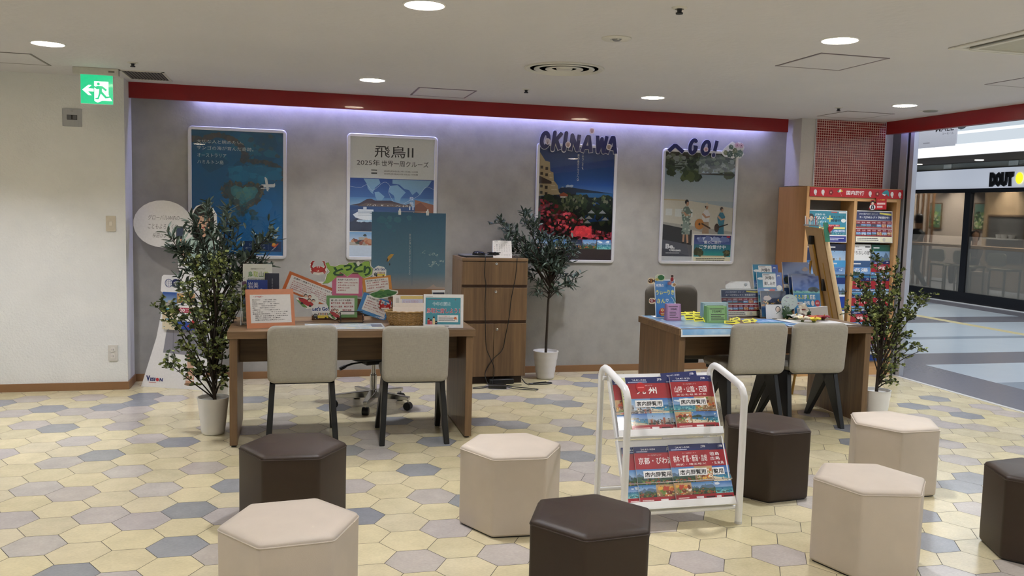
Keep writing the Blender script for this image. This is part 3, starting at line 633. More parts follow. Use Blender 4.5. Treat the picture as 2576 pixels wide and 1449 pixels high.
GREY_CH = simple('taupe_chair_fabric', '#5c564d', .85, noise=.05, nscale=200, bump=.3, bscale=600)
office_chair(.615, 6.50, 18, 'black swivel office chair with chrome base tucked behind the left desk', simple('black_chair_fabric', '#1d1c1c', .8, bump=.2, bscale=500), MATS['black_chair_fabric'])
office_chair(3.02, 6.32, -4, 'taupe swivel office chair behind the right desk, its back above the map', GREY_CH, GREY_CH)

# drawer cabinet against the wall
t = thing('drawer_cabinet', 'tall walnut cabinet with locks standing between desk and potted olive tree', 'cabinet', (1.70, 7.42, 0))
w2 = .288; yf = -.22; yb = .235
MB().box(-w2, yf + .02, .062, w2, yb, 1.058).build('carcass', OAK_Z, t, bevel=.002)
MB().box(-w2, yf, 1.058, w2, yb, 1.084).build('top_board', OAK_X, t, bevel=.002)
MB().box(-w2 + .02, yf + .06, 0, w2 - .02, yb - .02, .062).build('plinth', simple('dark_plinth', '#3a291f', .5), t)
def lock(x, z, parent):
    o = MB(); o.lathe([(.0115, 0), (.0115, .005), (.009, .007), (.0001, .0065)], seg=20); k = o.build('lock', CHROME, parent); k.matrix_local = Matrix.Translation((x, yf, z)) @ Matrix.Rotation(PI / 2, 4, 'X')
    MB().box(-.0008, -.004, .0066, .0008, .004, .0075).build('keyhole', BLACK, k, smooth=0)
for z0, z1, lz in ((.857, 1.052, 1.036), (.552, .832, .797)):
    o = MB().box(-w2 + .002, yf, z0, w2 - .002, yf + .02, z1).build('drawer', OAK_Z, t, bevel=.0015); lock(.008, lz if lz < z1 - .01 else z1 - .016, o)
for s in (-1, 1):
    o = MB().box(*((-w2 + .002, yf, .066, -.0015, yf + .02, .524) if s < 0 else (.0015, yf, .066, w2 - .002, yf + .02, .524))).build('door', OAK_Z, t, bevel=.0015)
    if s > 0: lock(.026, .474, o)
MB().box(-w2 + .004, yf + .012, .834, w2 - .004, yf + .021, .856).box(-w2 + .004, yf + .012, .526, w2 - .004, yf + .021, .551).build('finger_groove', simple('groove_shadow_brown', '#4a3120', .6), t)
# on top of it
t = thing('laptop', 'closed silver laptop lying on the walnut cabinet', 'laptop', (1.62, 7.40, 1.084), math.radians(3))
MB().prism(rrect(.36, .25, .012), .004, .012).build('base', simple('laptop_dark', '#3a3c40', .4, .5), t, bevel=.002); MB().prism(rrect(.36, .25, .012), .0125, .019).build('lid', simple('laptop_silver', '#9a9da2', .35, .7), t, bevel=.002)
mb = MB()
for q in ((-.16, -.1), (.16, -.1), (-.16, .1), (.16, .1)): mb.lathe([(.008, 0), (.008, .005)], (q[0], q[1], 0), 12)
mb.build('rubber_feet', BLACK, t)
t = thing('computer_mouse', 'black computer mouse lying on the closed laptop', 'mouse', (1.575, 7.30, 1.103), math.radians(62))
mb = MB(); rr = []
for f, z in ((1, .0), (1.02, .008), (.95, .019), (.75, .028), (.4, .033), (.1, .034)): rr.append([(.032 * f * math.cos(2 * PI * k / 20), .058 * f * math.sin(2 * PI * k / 20), z + .002 * math.sin(2 * PI * k / 20) * (z > .01)) for k in range(20)])
mb.rings(rr).build('shell', simple('glossy_black', '#0f0f12', .18), t, smooth=60); MB().tube([(0, .034, .029), (0, .046, .027)], .005, 8).build('scroll_wheel', BLACK, t)
t = thing('cable_bundle', 'coiled black cable bundle lying on the cabinet beside the mouse', 'cable', (1.71, 7.29, 1.104))
pts = []
for k in range(60):
    a = k * .62; pts.append((.055 * math.cos(a) * (1 + .15 * math.sin(a * .37)), .018 * math.sin(a), .006 + .018 * (.5 + .5 * math.sin(a * .21))))
MB().tube(pts, .0035, 6).build('coil', BLACK, t); MB().box(-.012, -.024, 0, .012, .024, .03).build('cable_tie', BLACK, t, bevel=.006)
t = thing('desk_calendar', 'white desk calendar standing on the front edge of the walnut cabinet', 'calendar', mw=frame((1.694, 7.268, 1.084), (1, -.03, 0), (0, .28, 1)))
p = Print(.165, .15); p.rect(0, 0, 1, 1, '#f4f1ee')
p.text('7', .48, .9, .035, .06, '#8a8a8a'); p.lines(.1, .91, .3, .05, 1, '#9a9690'); p.lines(.62, .91, .3, .05, 1, '#9a9690'); p.rect(.03, .865, .97, .87, '#b5b0aa')
rnd = random.Random(2); d = 1
for r in range(5):
    for c in range(7):
        if (r == 0 and c < 1) or d > 31: continue
        p.text(str(d), .06 + c * .13, .73 - r * .115, .05, .045, '#c05a5a' if c == 0 else '#555', .004); d += 1
p.rect(.03, .2, .97, .205, '#c9c4be')
for c in range(7): p.rect(.05 + c * .13, .16, .05 + c * .13 + rnd.uniform(.04, .09), .175, '#3a3a3a')
p.build('page', t, PAPER, .0015, '#efece8')
MB().add([(0, 0, -.002), (.165, 0, -.002), (.165, .0, -.075), (0, .0, -.075), (0, .15, -.002), (.165, .15, -.002)], [(3, 2, 5, 4), (0, 3, 4), (1, 5, 2)]).build('stand_card', WHITE_PAPER, t, smooth=0)
mb = MB()
for k in range(16): mb.tube([(.012 + k * .0094, .145, .004), (.012 + k * .0094, .154, .003), (.012 + k * .0094, .154, -.006), (.012 + k * .0094, .146, -.008)], .0008, 5)
mb.build('ring_binding', WHITE_METAL, t)
# cables hanging down the cabinet front
t = tag(MB().tube(smooth_path([(1.60, 7.28, 1.118), (1.607, 7.19, 1.106), (1.604, 7.188, .95), (1.617, 7.187, .86), (1.613, 7.187, .70), (1.62, 7.187, .55), (1.632, 7.187, .33), (1.665, 7.186, .24), (1.70, 7.185, .16), (1.705, 7.183, .09), (1.69, 7.17, .03), (1.68, 7.12, .006)]), .0035, 6).build('power_cable', BLACK), 'black cable hanging down the left of the cabinet front', 'cable')
t = tag(MB().tube(smooth_path([(1.87, 7.24, 1.10), (1.885, 7.19, 1.094), (1.875, 7.187, .93), (1.86, 7.187, .84), (1.84, 7.187, .72), (1.828, 7.187, .58), (1.80, 7.187, .42), (1.775, 7.187, .30), (1.70, 7.186, .225), (1.655, 7.186, .16), (1.63, 7.184, .11), (1.625, 7.16, .07), (1.64, 7.12, .02), (1.665, 7.08, .006)]), .0035, 6).build('power_cable', BLACK), 'black cable crossing from the right of the cabinet front to the floor', 'cable')
t = thing('power_adapter', 'black power adapter lying on the floor before the cabinet', 'power adapter', (1.70, 7.02, 0), math.radians(-16))
MB().box(-.075, -.028, 0, .075, .028, .032).build('brick', BLACK, t, bevel=.006)
MB().tube(smooth_path([(-.075, 0, .015), (-.14, .015, .006), (-.2, -.03, .005), (-.19, -.06, .005), (-.12, -.03, .006), (-.07, -.01, .015)]), .0035, 6).build('cord', BLACK, t)
MB().tube(smooth_path([(.075, 0, .015), (.14, -.015, .006), (.25, -.04, .005), (.33, -.03, .005), (.33, .0, .005), (.24, .03, .005), (.12, .07, .005), (.07, .10, .005), (.1, .13, .005), (.2, .15, .005)]), .0035, 6).build('output_cord', BLACK, t)
t = thing('cable_coil', 'loop of black cable on the floor between cabinet and olive pot', 'cable', (2.03, 7.15, 0))
MB().tube(smooth_path([(-.07, .06, .04), (-.04, 0, .005), (.04, .01, .005), (.13, .03, .005), (.19, .02, .006), (.16, -.02, .005), (.05, -.03, .005), (-.03, -.02, .008), (.03, .0, .012), (.14, .05, .008), (.15, .06, .006)]), .004, 6).build('loop', BLACK, t)
MB().box(-.012, -.022, 0, .012, -.01, .012).build('plug', simple('grey_plug', '#77797c', .3, .5), t)
t = thing('extension_block', 'black extension block pushed against the cabinet plinth', 'power strip', (1.775, 7.20, 0), math.radians(2))
MB().box(-.11, -.025, 0, .11, .02, .045).build('housing', BLACK, t, bevel=.008)
# ================================================================== printed covers
NAVY = '#1d2a66'; CRIM = '#a3202c'
def cover_red(p, title, seed, sub='', stamp=True, sticker=False, pics=('sea', 'city', 'mountain')):
    """domestic travel brochure: navy strip, red title band, photographs, red foot"""
    rnd = random.Random(seed)
    p.rect(0, .89, 1, 1, NAVY); p.text("'24.4/1-9/30", .16, .935, .36, .03, '#e8eaf2', .01); p.lines(.06, .90, .5, .025, 1, '#b9c0dc', rnd); p.text('JTB', .80, .925, .12, .045, '#f2f2f6', .03)
    p.rect(0, .62, 1, .89, CRIM); p.text('エースJTBセレクト', .32, .835, .34, .025, '#f0d9d9')
    if title: p.text(title, .5 - min(.84, .17 * len(title)) / 2, .70, min(.84, .17 * len(title)), .115, '#fbf6f4', .02 if len(title) < 5 else .01)
    if sub: p.text(sub, .12, .645, .76, .033, '#f5e6e4', .01)
    p.photo(0, .36, .55, .62, pics[0], seed); p.photo(.55, .36, 1, .62, pics[1], seed + 1); p.photo(0, .16, .42, .36, pics[1], seed + 2); p.photo(.42, .16, 1, .36, pics[2], seed + 3)
    p.rect(0, 0, 1, .16, CRIM); p.lines(.06, .095, .4, .03, 1, '#f2d5d0', rnd); p.rect(.5, .095, .68, .125, '#f6f1ee'); p.rect(.74, .095, .96, .12, '#3b1216'); p.lines(.3, .02, .6, .04, 1, '#e6b26a', rnd); p.rect(.06, .02, .12, .065, '#e9e4e2'); p.rect(.2, .045, .36, .075, '#efe2b8')
    if stamp: p.rect(.16, .47, .86, .59, '#f7f7f5'); p.text('店内閲覧用', .19, .485, .64, .085, '#151515', .022)
    if sticker: p.ell(.36, .82, .12, .085, '#c01822'); p.lines(.28, .80, .16, .03, 1, '#e88', rnd)
def card(name, label, cat, bl, br, tilt, h, draw, group=None, mat=None, slab=.003, slabcol='#ecebe8', outline=None, parent=None):
    """a sheet standing on edge: lower corners bl, br in the world, leaning back by tilt (metres at the top)"""
    bl = Vector(bl); br = Vector(br); r = (br - bl); nrm = r.normalized().cross(Vector((0, 0, 1))); up = Vector((0, 0, math.sqrt(max(h * h - tilt * tilt, 1e-6)))) - nrm * tilt
    up = up - r.normalized() * up.dot(r.normalized())
    p = Print(r.length, h); draw(p); o = p.build(name, parent, mat or GLOSSY, slab, slabcol, outline)
    o.matrix_world = frame(bl, r, up)
    if label: tag(o, label, cat, group)
    return o
def brochure(label, bl, w, h, up, draw, group, name='travel_brochure', th=.006, cat='brochure', right=(1, 0, 0)):
    p = Print(w, h); draw(p); o = p.build(name, None, GLOSSY, th, '#dedbd6'); o.matrix_world = frame(bl, right, up); return tag(o, label, cat, group)

# ------------------------------------------------------------------ white magazine stand
t = thing('magazine_stand', 'white tubular magazine stand with two sloping shelves of red brochures', 'magazine stand', (1.832, 3.9175, 0))
hw = .300; yf, yr = -.1825, .185
for s in (-1, 1):
    x = s * hw
    path = [(x, yf, 0), (x, yf, .40), (x, yf, .60)] + [(x, yf + .07 - .07 * math.cos(a), .60 + .08 * math.sin(a)) for a in (.4, .8, 1.2)] + [(x, yf + .10, .688), (x, yr - .09, .722)] + [(x, yr - .06 + .06 * math.sin(a), .665 + .06 * math.cos(a)) for a in (.2, .6, 1.0, 1.4)] + [(x, yr, .60), (x, yr, .3), (x, yr, 0)]
    MB().tube(path, .0155, 8, sx=1.15).build('side_loop', WHITE_METAL, t, smooth=50)
Ptop = Vector((0, yr - .035, .672)); Pbot = Vector((0, yf + .045, .105)); sl = (Pbot - Ptop); SLU = -sl.normalized(); SLN = Vector((0, -SLU.z, SLU.y))   # up the slope; outward normal
def strip(z0, z1, off0, off1, x0=-hw + .02, x1=hw - .02):    # plate on the slope between heights z0..z1
    a = Ptop + SLU * ((z0 - Ptop.z) / SLU.z); b = Ptop + SLU * ((z1 - Ptop.z) / SLU.z)
    return [(x0, *(a + SLN * off0)[1:]), (x1, *(a + SLN * off0)[1:]), (x1, *(a + SLN * off1)[1:]), (x0, *(a + SLN * off1)[1:]), (x0, *(b + SLN * off0)[1:]), (x1, *(b + SLN * off0)[1:]), (x1, *(b + SLN * off1)[1:]), (x0, *(b + SLN * off1)[1:])]
for nm, z0, z1 in (('upper_panel', .395, .685), ('lower_panel', .085, .385)):
    MB().hexa(strip(z0, z1, 0, -.004)).build('shelf_panel', WHITE_METAL, t)
    MB().hexa(strip(z0, z0 + .028, .045, .050)).hexa(strip(z0 - .004, z0, -.004, .050)).build('shelf_lip', WHITE_METAL, t, bevel=.001)
    for s in (-1, 1):
        mb = MB(); xx = s * (hw - .02); mb.hexa(strip(z0, z1, -.004, .02, xx - .003, xx + .003)); mb.build('shelf_side', WHITE_METAL, t)
    zz = z0 + .105; a = Ptop + SLU * ((zz - Ptop.z) / SLU.z) + SLN * .05
    MB().tube([(-hw + .02, a.y + .03, a.z + .02), (-hw + .02, a.y, a.z), (hw - .02, a.y, a.z), (hw - .02, a.y + .03, a.z + .02)], .0022, 6).build('retaining_wire', CHROME, t)
for ya, za in ((yr, .085), (yr - .02, .665), (yf + .02, .075)): MB().tube([(-hw, ya, za), (hw, ya, za)], .011, 8).build('cross_bar', WHITE_METAL, t)
mb = MB()
for s in (-1, 1):
    for y in (yf, yr): mb.lathe([(.018, 0), (.018, .012)], (s * hw, y, 0), 14)
mb.build('foot_cap', simple('white_rubber', '#d5d3ce', .6), t)
MW = Vector((1.832, 3.9175, 0))
def on_stand(label, x, z, layer, draw, w=.212, h=.292, rot=0.0, th=.006):
    a = Ptop + SLU * ((z - Ptop.z) / SLU.z) + SLN * (.010 + layer * .0085)
    rv = Vector((1, 0, 0)) + SLU * rot; brochure(label, tuple(MW + Vector((x, a.y, a.z))), w, h, tuple(SLU), draw, 'display copies on the white magazine stand', th=th, right=tuple(rv))
U, Lw = .402, .092
on_stand('red brochure far left on the upper shelf, tucked under the yellow edged one', -.262, U, 0, lambda p: cover_red(p, '北海道', 21, stamp=False, pics=('food', 'mountain', 'city')), .20)
on_stand('brochure with pale yellow spine at the left of the upper shelf', -.222, U, 1, lambda p: (cover_red(p, '東京', 22, stamp=False), p.rect(0, 0, .16, 1, '#e9edb8'), p.text('東京', .02, .6, .12, .2, '#2a2a7a', .02, vert=True)), .2, rot=.01)
on_stand('red 九州 brochure on the upper shelf with round sticker and 店内閲覧用 strip', -.198, U, 2, lambda p: cover_red(p, '九 州', 23, sticker=True, pics=('city', 'beach', 'city')), .212)
on_stand('blue topped brochure peeking out above the 山陽 brochure', .018, U + .02, 0, lambda p: cover_red(p, '', 24, stamp=False), .20, rot=.05)
on_stand('red brochure showing a narrow edge between the 九州 and 山陽 brochures', .012, U, 1, lambda p: cover_red(p, '中部', 25), .21)
on_stand('red brochure showing its edge at the right end of the upper shelf', .072, U, 2, lambda p: cover_red(p, '', 26, stamp=False, pics=('sea', 'food', 'sea')), .2)
on_stand('red 山陽 山陰 四国 brochure at the front of the upper shelf', .038, U, 3, lambda p: cover_red(p, '山陽・山陰・四国', 27, '広島・山口・岡山・島根・鳥取・愛媛・香川', pics=('sea', 'food', 'beach')), .212)
on_stand('red brochure far left on the lower shelf, mostly hidden', -.262, Lw, 0, lambda p: cover_red(p, '', 31, stamp=False, pics=('mountain', 'sea', 'food')), .2)
on_stand('shiny plastic covered 京都 brochure on the lower shelf', -.205, Lw, 1, lambda p: cover_red(p, '京都・びわ湖', 32, pics=('mountain', 'mountain', 'food')), .215, rot=-.012)
on_stand('栃木 群馬 新潟 房総 brochure in the middle of the lower shelf', -.022, Lw, 2, lambda p: cover_red(p, '栃木・群馬・新潟・房総', 33, '茨城・埼玉秩父', pics=('mountain', 'food', 'mountain')), .215)
on_stand('red 石垣島 宮古島 brochure at the right end of the lower shelf', .078, Lw, 1, lambda p: (cover_red(p, '', 34, sticker=True, pics=('sea', 'beach', 'sea')), p.text('石垣島', .42, .79, .38, .06, '#f7eeee', .01), p.text('宮古島', .42, .715, .38, .06, '#f7eeee', .01), p.text('西表島・久米島', .3, .64, .58, .055, '#f7eeee', .01)), .212)

# ------------------------------------------------------------------ brochure rack under the mosaic
RX0, RX1, RY0, RY1 = 4.64, 5.655, 7.19, 7.672
t = thing('brochure_rack', 'tall beech brochure rack with red header under the red mosaic', 'brochure rack', ((RX0 + RX1) / 2, (RY0 + RY1) / 2, 0))
ox, oy = (RX0 + RX1) / 2, (RY0 + RY1) / 2
def bx(x0, y0, z0, x1, y1, z1): return (x0 - ox, y0 - oy, z0, x1 - ox, y1 - oy, z1)
MB().box(*bx(RX0, RY0, 0, RX0 + .035, RY1, 1.785)).build('side_panel', [BEECH_D], t, bevel=.002)
MB().box(*bx(RX0, RY0 - .002, 0, RX0 + .037, RY0 + .004, 1.785)).build('front_edge', BEECH, t)
MB().box(*bx(RX1 - .04, RY0, 0, RX1, 7.42, 1.785)).build('side_panel', [BEECH], t, bevel=.002)
MB().box(*bx(5.148, RY0, .06, 5.182, 7.41, 1.785)).build('divider', BEECH, t, bevel=.002)
MB().box(*bx(RX0 + .038, RY0 + .002, 1.66, RX1 - .041, 7.40, 1.70)).box(*bx(RX0 + .038, RY0 + .002, 1.755, RX1 - .041, RY1 - .002, 1.784)).build('top_rail', wood('beech_laminate_flat', '#bd925d', '#cfa575', 'x', .45), t, bevel=.002)
MB().box(*bx(RX0 + .035, RY0 + .005, 0, RX1 - .04, RY0 + .03, .13)).build('plinth', MATS['beech_laminate_flat'], t)
MB().box(*bx(RX0 + .035, 7.40, .06, RX1 - .04, 7.42, 1.70)).build('back_panel', simple('rack_inner_grey', '#7d7a76', .6), t)
BAYS = [(4.678, 5.146), (5.184, 5.613)]; TIERS = [.968, .814, .652, .49, .335, .24, .145]; TIER_Y = [7.237 - .0095 * k for k in range(7)]
mb = MB()
for bx0, bx1 in BAYS:
    for k, z in enumerate(TIERS):
        y = TIER_Y[k]; o = MB().box(bx0 - ox, y - oy - .008, z - .012, bx1 - ox, y - oy + .012, z - .003)
        o.build('shelf', simple('smoky_shelf', '#4a4f58', .25), t)
p = Print(1.0, .085); p.rect(0, 0, 1, 1, '#b5141d')
p.text('国内旅行', .385, .26, .19, .5, '#faf4f2', .025); p.rect(.372, .1, .585, .12, '#e05a5a'); p.rect(.372, .88, .585, .9, '#e05a5a')
for cx, c in ((.22, '#7a0f14'), (.72, '#8a1a10')):
    for k in range(5): p.ell(cx + .014 * math.cos(k * 1.257), .48 + .17 * math.sin(k * 1.257), .012, .14, c, 10)
    p.ell(cx, .48, .008, .1, '#e0b8a0', 8)
p.poly([(.30, .5), (.345, .6), (.335, .82), (.31, .86)], '#e8c84a'); p.poly([(.285, .62), (.30, .5), (.312, .86)], '#2f8a6a'); p.poly([(.30, .5), (.325, .56), (.322, .86), (.311, .86)], '#f2efe6'); p.line([(.318, .55), (.335, .12)], .002, '#d8cfc0')
p.poly([(.765, .55), (.80, .88), (.83, .95), (.845, .7), (.85, .25), (.835, .3), (.82, .5), (.79, .52)], '#2f8f9a'); p.poly([(.77, .52), (.79, .50), (.82, .45), (.80, .3), (.78, .4)], '#d9ecec')
for cx in (.055, .135, .64, .88, .965):   # plain round stickers
    p.ell(cx, .5, .017, .27, '#e9e6e4', 16); p.ell(cx + .004, .22, .009, .12, '#d5d0ce', 10)
o = p.build('header_panel', t, GLOSSY, .006, '#9d141c'); o.matrix_local = frame((4.665 - ox, RY0 - .009 - oy, 1.693), (1, 0, 0), (0, 0, 1))
o['label'] = 'red header strip reading 国内旅行 with little stickers'
p = Print(.19, .115); p.rect(.4, .0, 1, 1, '#b8141e'); p.text('とっても簡単！', .5, .72, .4, .13, '#f0c23a', .01); p.lines(.46, .1, .48, .5, 2, '#f0d5d2')
p.ell(.2, .2, .17, .22, '#f0edec', 14); p.ell(.2, .55, .1, .2, '#221c1c', 14); p.ell(.2, .5, .07, .12, '#e6c3ad', 12); p.poly([(.1, .05), (.3, .05), (.27, .35), (.13, .35)], '#262433'); p.poly([(.17, .1), (.23, .1), (.2, .36)], '#f2f0f0')
o = p.build('hanging_notice', t, GLOSSY, .001, '#b8141e', [(.4, 0), (1, 0), (1, 1), (.4, 1), (.4, .45), (.3, .6), (.28, .8), (.12, .8), (.08, .5), (0, .02)]); o.matrix_local = frame((5.295 - ox, RY0 - .02 - oy, 1.585), (1, 0, .03), (0, 0, 1))
def jtb_sheet(p):
    p.rect(0, 0, 1, 1, '#f2f1ee'); p.rect(.02, .02, .98, .97, '#1c2560'); p.text('JTBの国内旅行 ガビッ！', .12, .86, .48, .065, '#dfe3f2', .01); p.text('エースJTBセレクト 予約受付中！', .13, .745, .78, .085, '#f6f6fa', .015)
    p.poly([(.66, .9), (.97, .86), (.97, .92), (.66, .95)], '#e8dc52'); p.rect(.02, .69, .98, .70, '#f2f1ee'); p.rect(.02, .2, .98, .69, '#7a1620')
    rnd = random.Random(5)
    for r in range(2):
        for c in range(7):
            x = .035 + c * .135; y = .46 - r * .25; p.rect(x, y, x + .122, y + .21, '#8f1c28'); p.photo(x, y, x + .122, y + .12, rnd.choice(['sea', 'city', 'mountain', 'food', 'night']), 50 + r * 7 + c); p.rect(x, y, x + .122, y + .03, '#a8202c'); p.text(['北海道', '東北', '関東', '中部', '北陸', '京都', '山陽', '四国', '九州', '沖縄', '石垣', '鳥取', '信州', '伊豆'][r * 7 + c], x + .02, y + .15, .08, .04, '#f3dede')
    p.rect(.02, .425, .98, .44, '#f2f1ee'); p.rect(.02, .02, .98, .19, '#eae6c8'); p.rect(.04, .04, .66, .17, '#f0eedd'); p.lines(.06, .05, .56, .11, 2, '#3b3a3a', rnd, .5, .9); p.ell(.76, .1, .04, .06, '#c9c6b8')
def campaign(p):
    p.rect(0, 0, 1, 1, '#f0f0ee'); p.rect(.02, .02, .98, .98, '#1f7f95'); p.poly([(.02, .62), (.5, .72), (.98, .66), (.98, .45), (.02, .5)], '#3b93ad')
    p.text('JTBから', .2, .83, .25, .07, '#eaf4f4', .01); p.text('グルメ！', .18, .71, .3, .11, '#f5f6f4', .02); p.text('プレゼント', .2, .6, .28, .08, '#f5f6f4', .015); p.text('＋', .5, .64, .14, .2, '#f0e66a', .04); p.text('キャンペーン', .6, .76, .34, .08, '#0f2f3a', .02); p.text('開催中！', .6, .64, .27, .09, '#0f2f3a', .02)
    p.ell(.91, .69, .06, .06, '#f3f3ef'); p.ell(.1, .76, .08, .13, '#251d1b'); p.ell(.11, .74, .05, .07, '#e0b48c')
    p.rect(.6, .93, .75, .96, '#c43a30'); p.rect(.79, .92, .97, .96, '#e2e6e6'); p.rect(.4, .5, .82, .56, '#c8352c'); p.text('札幌・名古屋・福岡', .43, .512, .36, .035, '#f5e6e4'); p.rect(.3, .42, .95, .48, '#e9e48c'); p.lines(.34, .43, .58, .04, 1, '#333')
    p.photo(.3, .25, .62, .4, 'city', 61); p.photo(.64, .25, .96, .4, 'sea', 62); p.rect(.02, .2, .98, .235, '#f0f0ee'); p.lines(.05, .205, .9, .025, 1, '#4a4a4a'); p.rect(.02, .02, .98, .2, '#24318a'); p.photo(.05, .05, .45, .17, 'food', 63); p.lines(.5, .06, .44, .1, 2, '#d8dcf0')
GR = 'brochures and posters on the beech rack'
card('campaign_poster', 'teal campaign poster with yellow plus in the left rack bay', 'poster', (4.685, 7.225, 1.268), (5.115, 7.225, 1.268), .02, .30, campaign)
card('select_poster', 'navy and red price poster in the right bay of the beech rack', 'poster', (5.19, 7.21, 1.272), (5.608, 7.21, 1.272), .03, .305, jtb_sheet)
def simple_cover(top, bottom, title, tc, kind, seed):
    def d(p):
        p.photo(0, 0, 1, 1, kind, seed); p.rect(0, .78, 1, 1, top); p.rect(0, 0, 1, .16, bottom)
        if title: p.text(title, .12, .62, .76, .13, tc, .015)
        p.lines(.1, .86, .6, .07, 1, '#e8e8ea', random.Random(seed)); p.lines(.08, .03, .8, .07, 1, '#dcdcdc', random.Random(seed + 1))
    return d
def red_cover(title, seed): return lambda p: cover_red(p, title, seed, stamp=False)
def rack(label, bay, slot, tier, draw, w=.205):
    x0, x1 = BAYS[bay]; x = x0 + .006 + slot * (x1 - x0) / 2; z = TIERS[tier]
    brochure(label, (x, TIER_Y[tier], z), w, .285, (0, .02, 1), draw, GR, th=.006)
def ichioshi(p): p.rect(0, 0, 1, 1, '#f2f2f0'); p.photo(0, 0, 1, .45, 'city', 71); p.text('いちおしの宿', .06, .66, .88, .13, '#1c1c1c', .004); p.lines(.3, .82, .4, .03, 1, '#666'); p.text('4/1-9/30', .06, .9, .3, .04, '#333'); p.rect(.7, .9, .95, .94, '#444')
rack('white brochure titled いちおしの宿, top row of the right rack bay', 1, 0, 0, ichioshi)
rack('green brochure at the right of the top row in the right rack bay', 1, 1, 0, simple_cover('#24594a', '#3a3f3d', '', '#fff', 'mountain', 72))
rack('pale mountain brochure in the second row of the right rack bay', 1, 0, 1, simple_cover('#3d5b86', '#e4dcd8', '名湯', '#f4f4f4', 'beach', 73))
rack('red 北海道 brochure in the second row of the right rack bay', 1, 1, 1, red_cover('北海道', 74))
rack('red 東北 brochure in the third row of the right rack bay', 1, 0, 2, red_cover('東 北', 75))
rack('red brochure half hidden by the plant, third row of the right bay', 1, 1, 2, red_cover('関東', 76))
rack('red 九州 brochure in the fourth row of the right rack bay', 1, 0, 3, red_cover('九 州', 77))
rack('red brochure behind the plant in the fourth row of the right bay', 1, 1, 3, red_cover('四国', 78))
rack('red brochure in the fifth row of the right bay above the desk edge', 1, 0, 4, red_cover('沖縄', 79))
rack('brochure behind the plant stem in the fifth row of the right bay', 1, 1, 4, red_cover('石垣', 80))
rack('dark blue evening brochure at the left of the left bay top row', 0, 0, 0, simple_cover('#1e3c78', '#2c3440', '', '#fff', 'night', 81))
rack('dark mountain brochure right of the easel in the left bay top row', 0, 1, 0, simple_cover('#2a2f44', '#3a3d42', '', '#fff', 'city', 82))
rack('sky blue 家族旅行 brochure in the second row of the left bay', 0, 1, 1, simple_cover('#4a9ad0', '#5470b8', '家族旅行', '#2f62b0', 'sea', 83))
rack('brochure hidden behind the easel in the second row of the left bay', 0, 0, 1, simple_cover('#3a6ea8', '#42506a', '', '#fff', 'sea', 84))
rack('blue brochure with a dark green photo, third row of the left bay', 0, 1, 2, simple_cover('#1d3270', '#d8dadb', '', '#fff', 'mountain', 85))
rack('plain royal blue brochure in the fourth row of the left bay', 0, 1, 3, lambda p: (p.rect(0, 0, 1, 1, '#1d3f98'), p.rect(0, .93, 1, 1, '#eef0f4'), p.ell(.3, .55, .14, .08, '#e6ecf6'), p.ell(.36, .53, .13, .07, '#1d3f98'), p.text('ピカ', .5, .5, .3, .1, '#a8bce6')))
rack('white brochure low in the left bay beside the desk edge', 0, 1, 4, lambda p: (p.rect(0, 0, 1, 1, '#e9eae8'), p.lines(.3, .8, .6, .1, 2, '#333'), p.photo(0, 0, 1, .5, 'city', 86)))
def promo(p):
    rnd = random.Random(9); p.rect(0, 0, 1, 1, '#f0efec'); p.rect(0, 0, 1, .14, '#23408c'); p.blobs(.03, .16, .97, .97, ['#c93a34', '#e5b83c', '#3f7fc0', '#8ec0dc', '#d8d4ce', '#c46a7a'], 40, .09, rnd); p.lines(.05, .6, .9, .25, 4, '#c23a34', rnd); p.lines(.05, .2, .8, .2, 4, '#4a62a8', rnd)
card('campaign_poster', 'colourful leaflet poster low in the rack behind the right plant', 'poster', (5.20, 7.212, .135), (5.60, 7.212, .135), .02, .46, promo)

# ------------------------------------------------------------------ easel board seen from behind, behind the right desk
t = thing('easel', 'wooden display easel seen from behind, leaning beside the rack', 'easel', (4.38, 6.50, 0))
CORK = simple('raw_plywood', '#a98a60', .6, noise=.06, nscale=30); BRASS = simple('aged_brass', '#a5803f', .35, .8, noise=.06)
def eb(x0, x1, y0, y1, z0, z1, off, th):    # slab on the leaning board plane; x given at heights z0 and z1
    return [(x0 + off - 4.38, y0 - 6.5, z0), (x0 + off + th - 4.38, y0 - 6.5, z0), (x0 + off + th + .03 - 4.38, y1 - 6.5, z0), (x0 + off + .03 - 4.38, y1 - 6.5, z0), (x1 + off - 4.38, y0 - 6.5, z1), (x1 + off + th - 4.38, y0 - 6.5, z1), (x1 + off + th + .03 - 4.38, y1 - 6.5, z1 + .012), (x1 + off + .03 - 4.38, y1 - 6.5, z1 + .012)]
MB().hexa(eb(4.525, 4.255, 6.36, 6.65, .42, 1.41, 0, .018)).build('board', CORK, t, bevel=.006)
MB().hexa(eb(4.525, 4.255, 6.34, 6.36, .42, 1.405, -.004, .03)).build('board_edge', simple('pale_edge', '#c9ae84', .55), t, bevel=.003)
MB().tube([(-.095, .03, 1.33), (.12, .03, .5), (.20, .03, .18)], .011, 8).tube([(-.03, -.06, 1.12), (.15, -.06, .44), (.22, -.06, .18)], .012, 8).build('back_rail', BRASS, t)
MB().tube([(-.06, .08, 1.13), (-.14, .02, .55), (-.25, -.04, 0)], .011, 8).build('rear_leg', BRASS, t)
for q in (-.12, .13): MB().tube([(.19, q, .30), (.26, q, 0)], .012, 8).build('leg', BRASS, t)
MB().box(-.118, .01, 1.27, -.085, .05, 1.345).build('hinge_block', BLACK, t, bevel=.004); MB().box(.0, -.03, .88, .04, .0, .98).build('hinge_block', BLACK, t, bevel=.004)
t = thing('pen_tray', 'clear tray of pens on the top edge of the easel board', 'pen holder', (4.275, 6.52, 1.425))
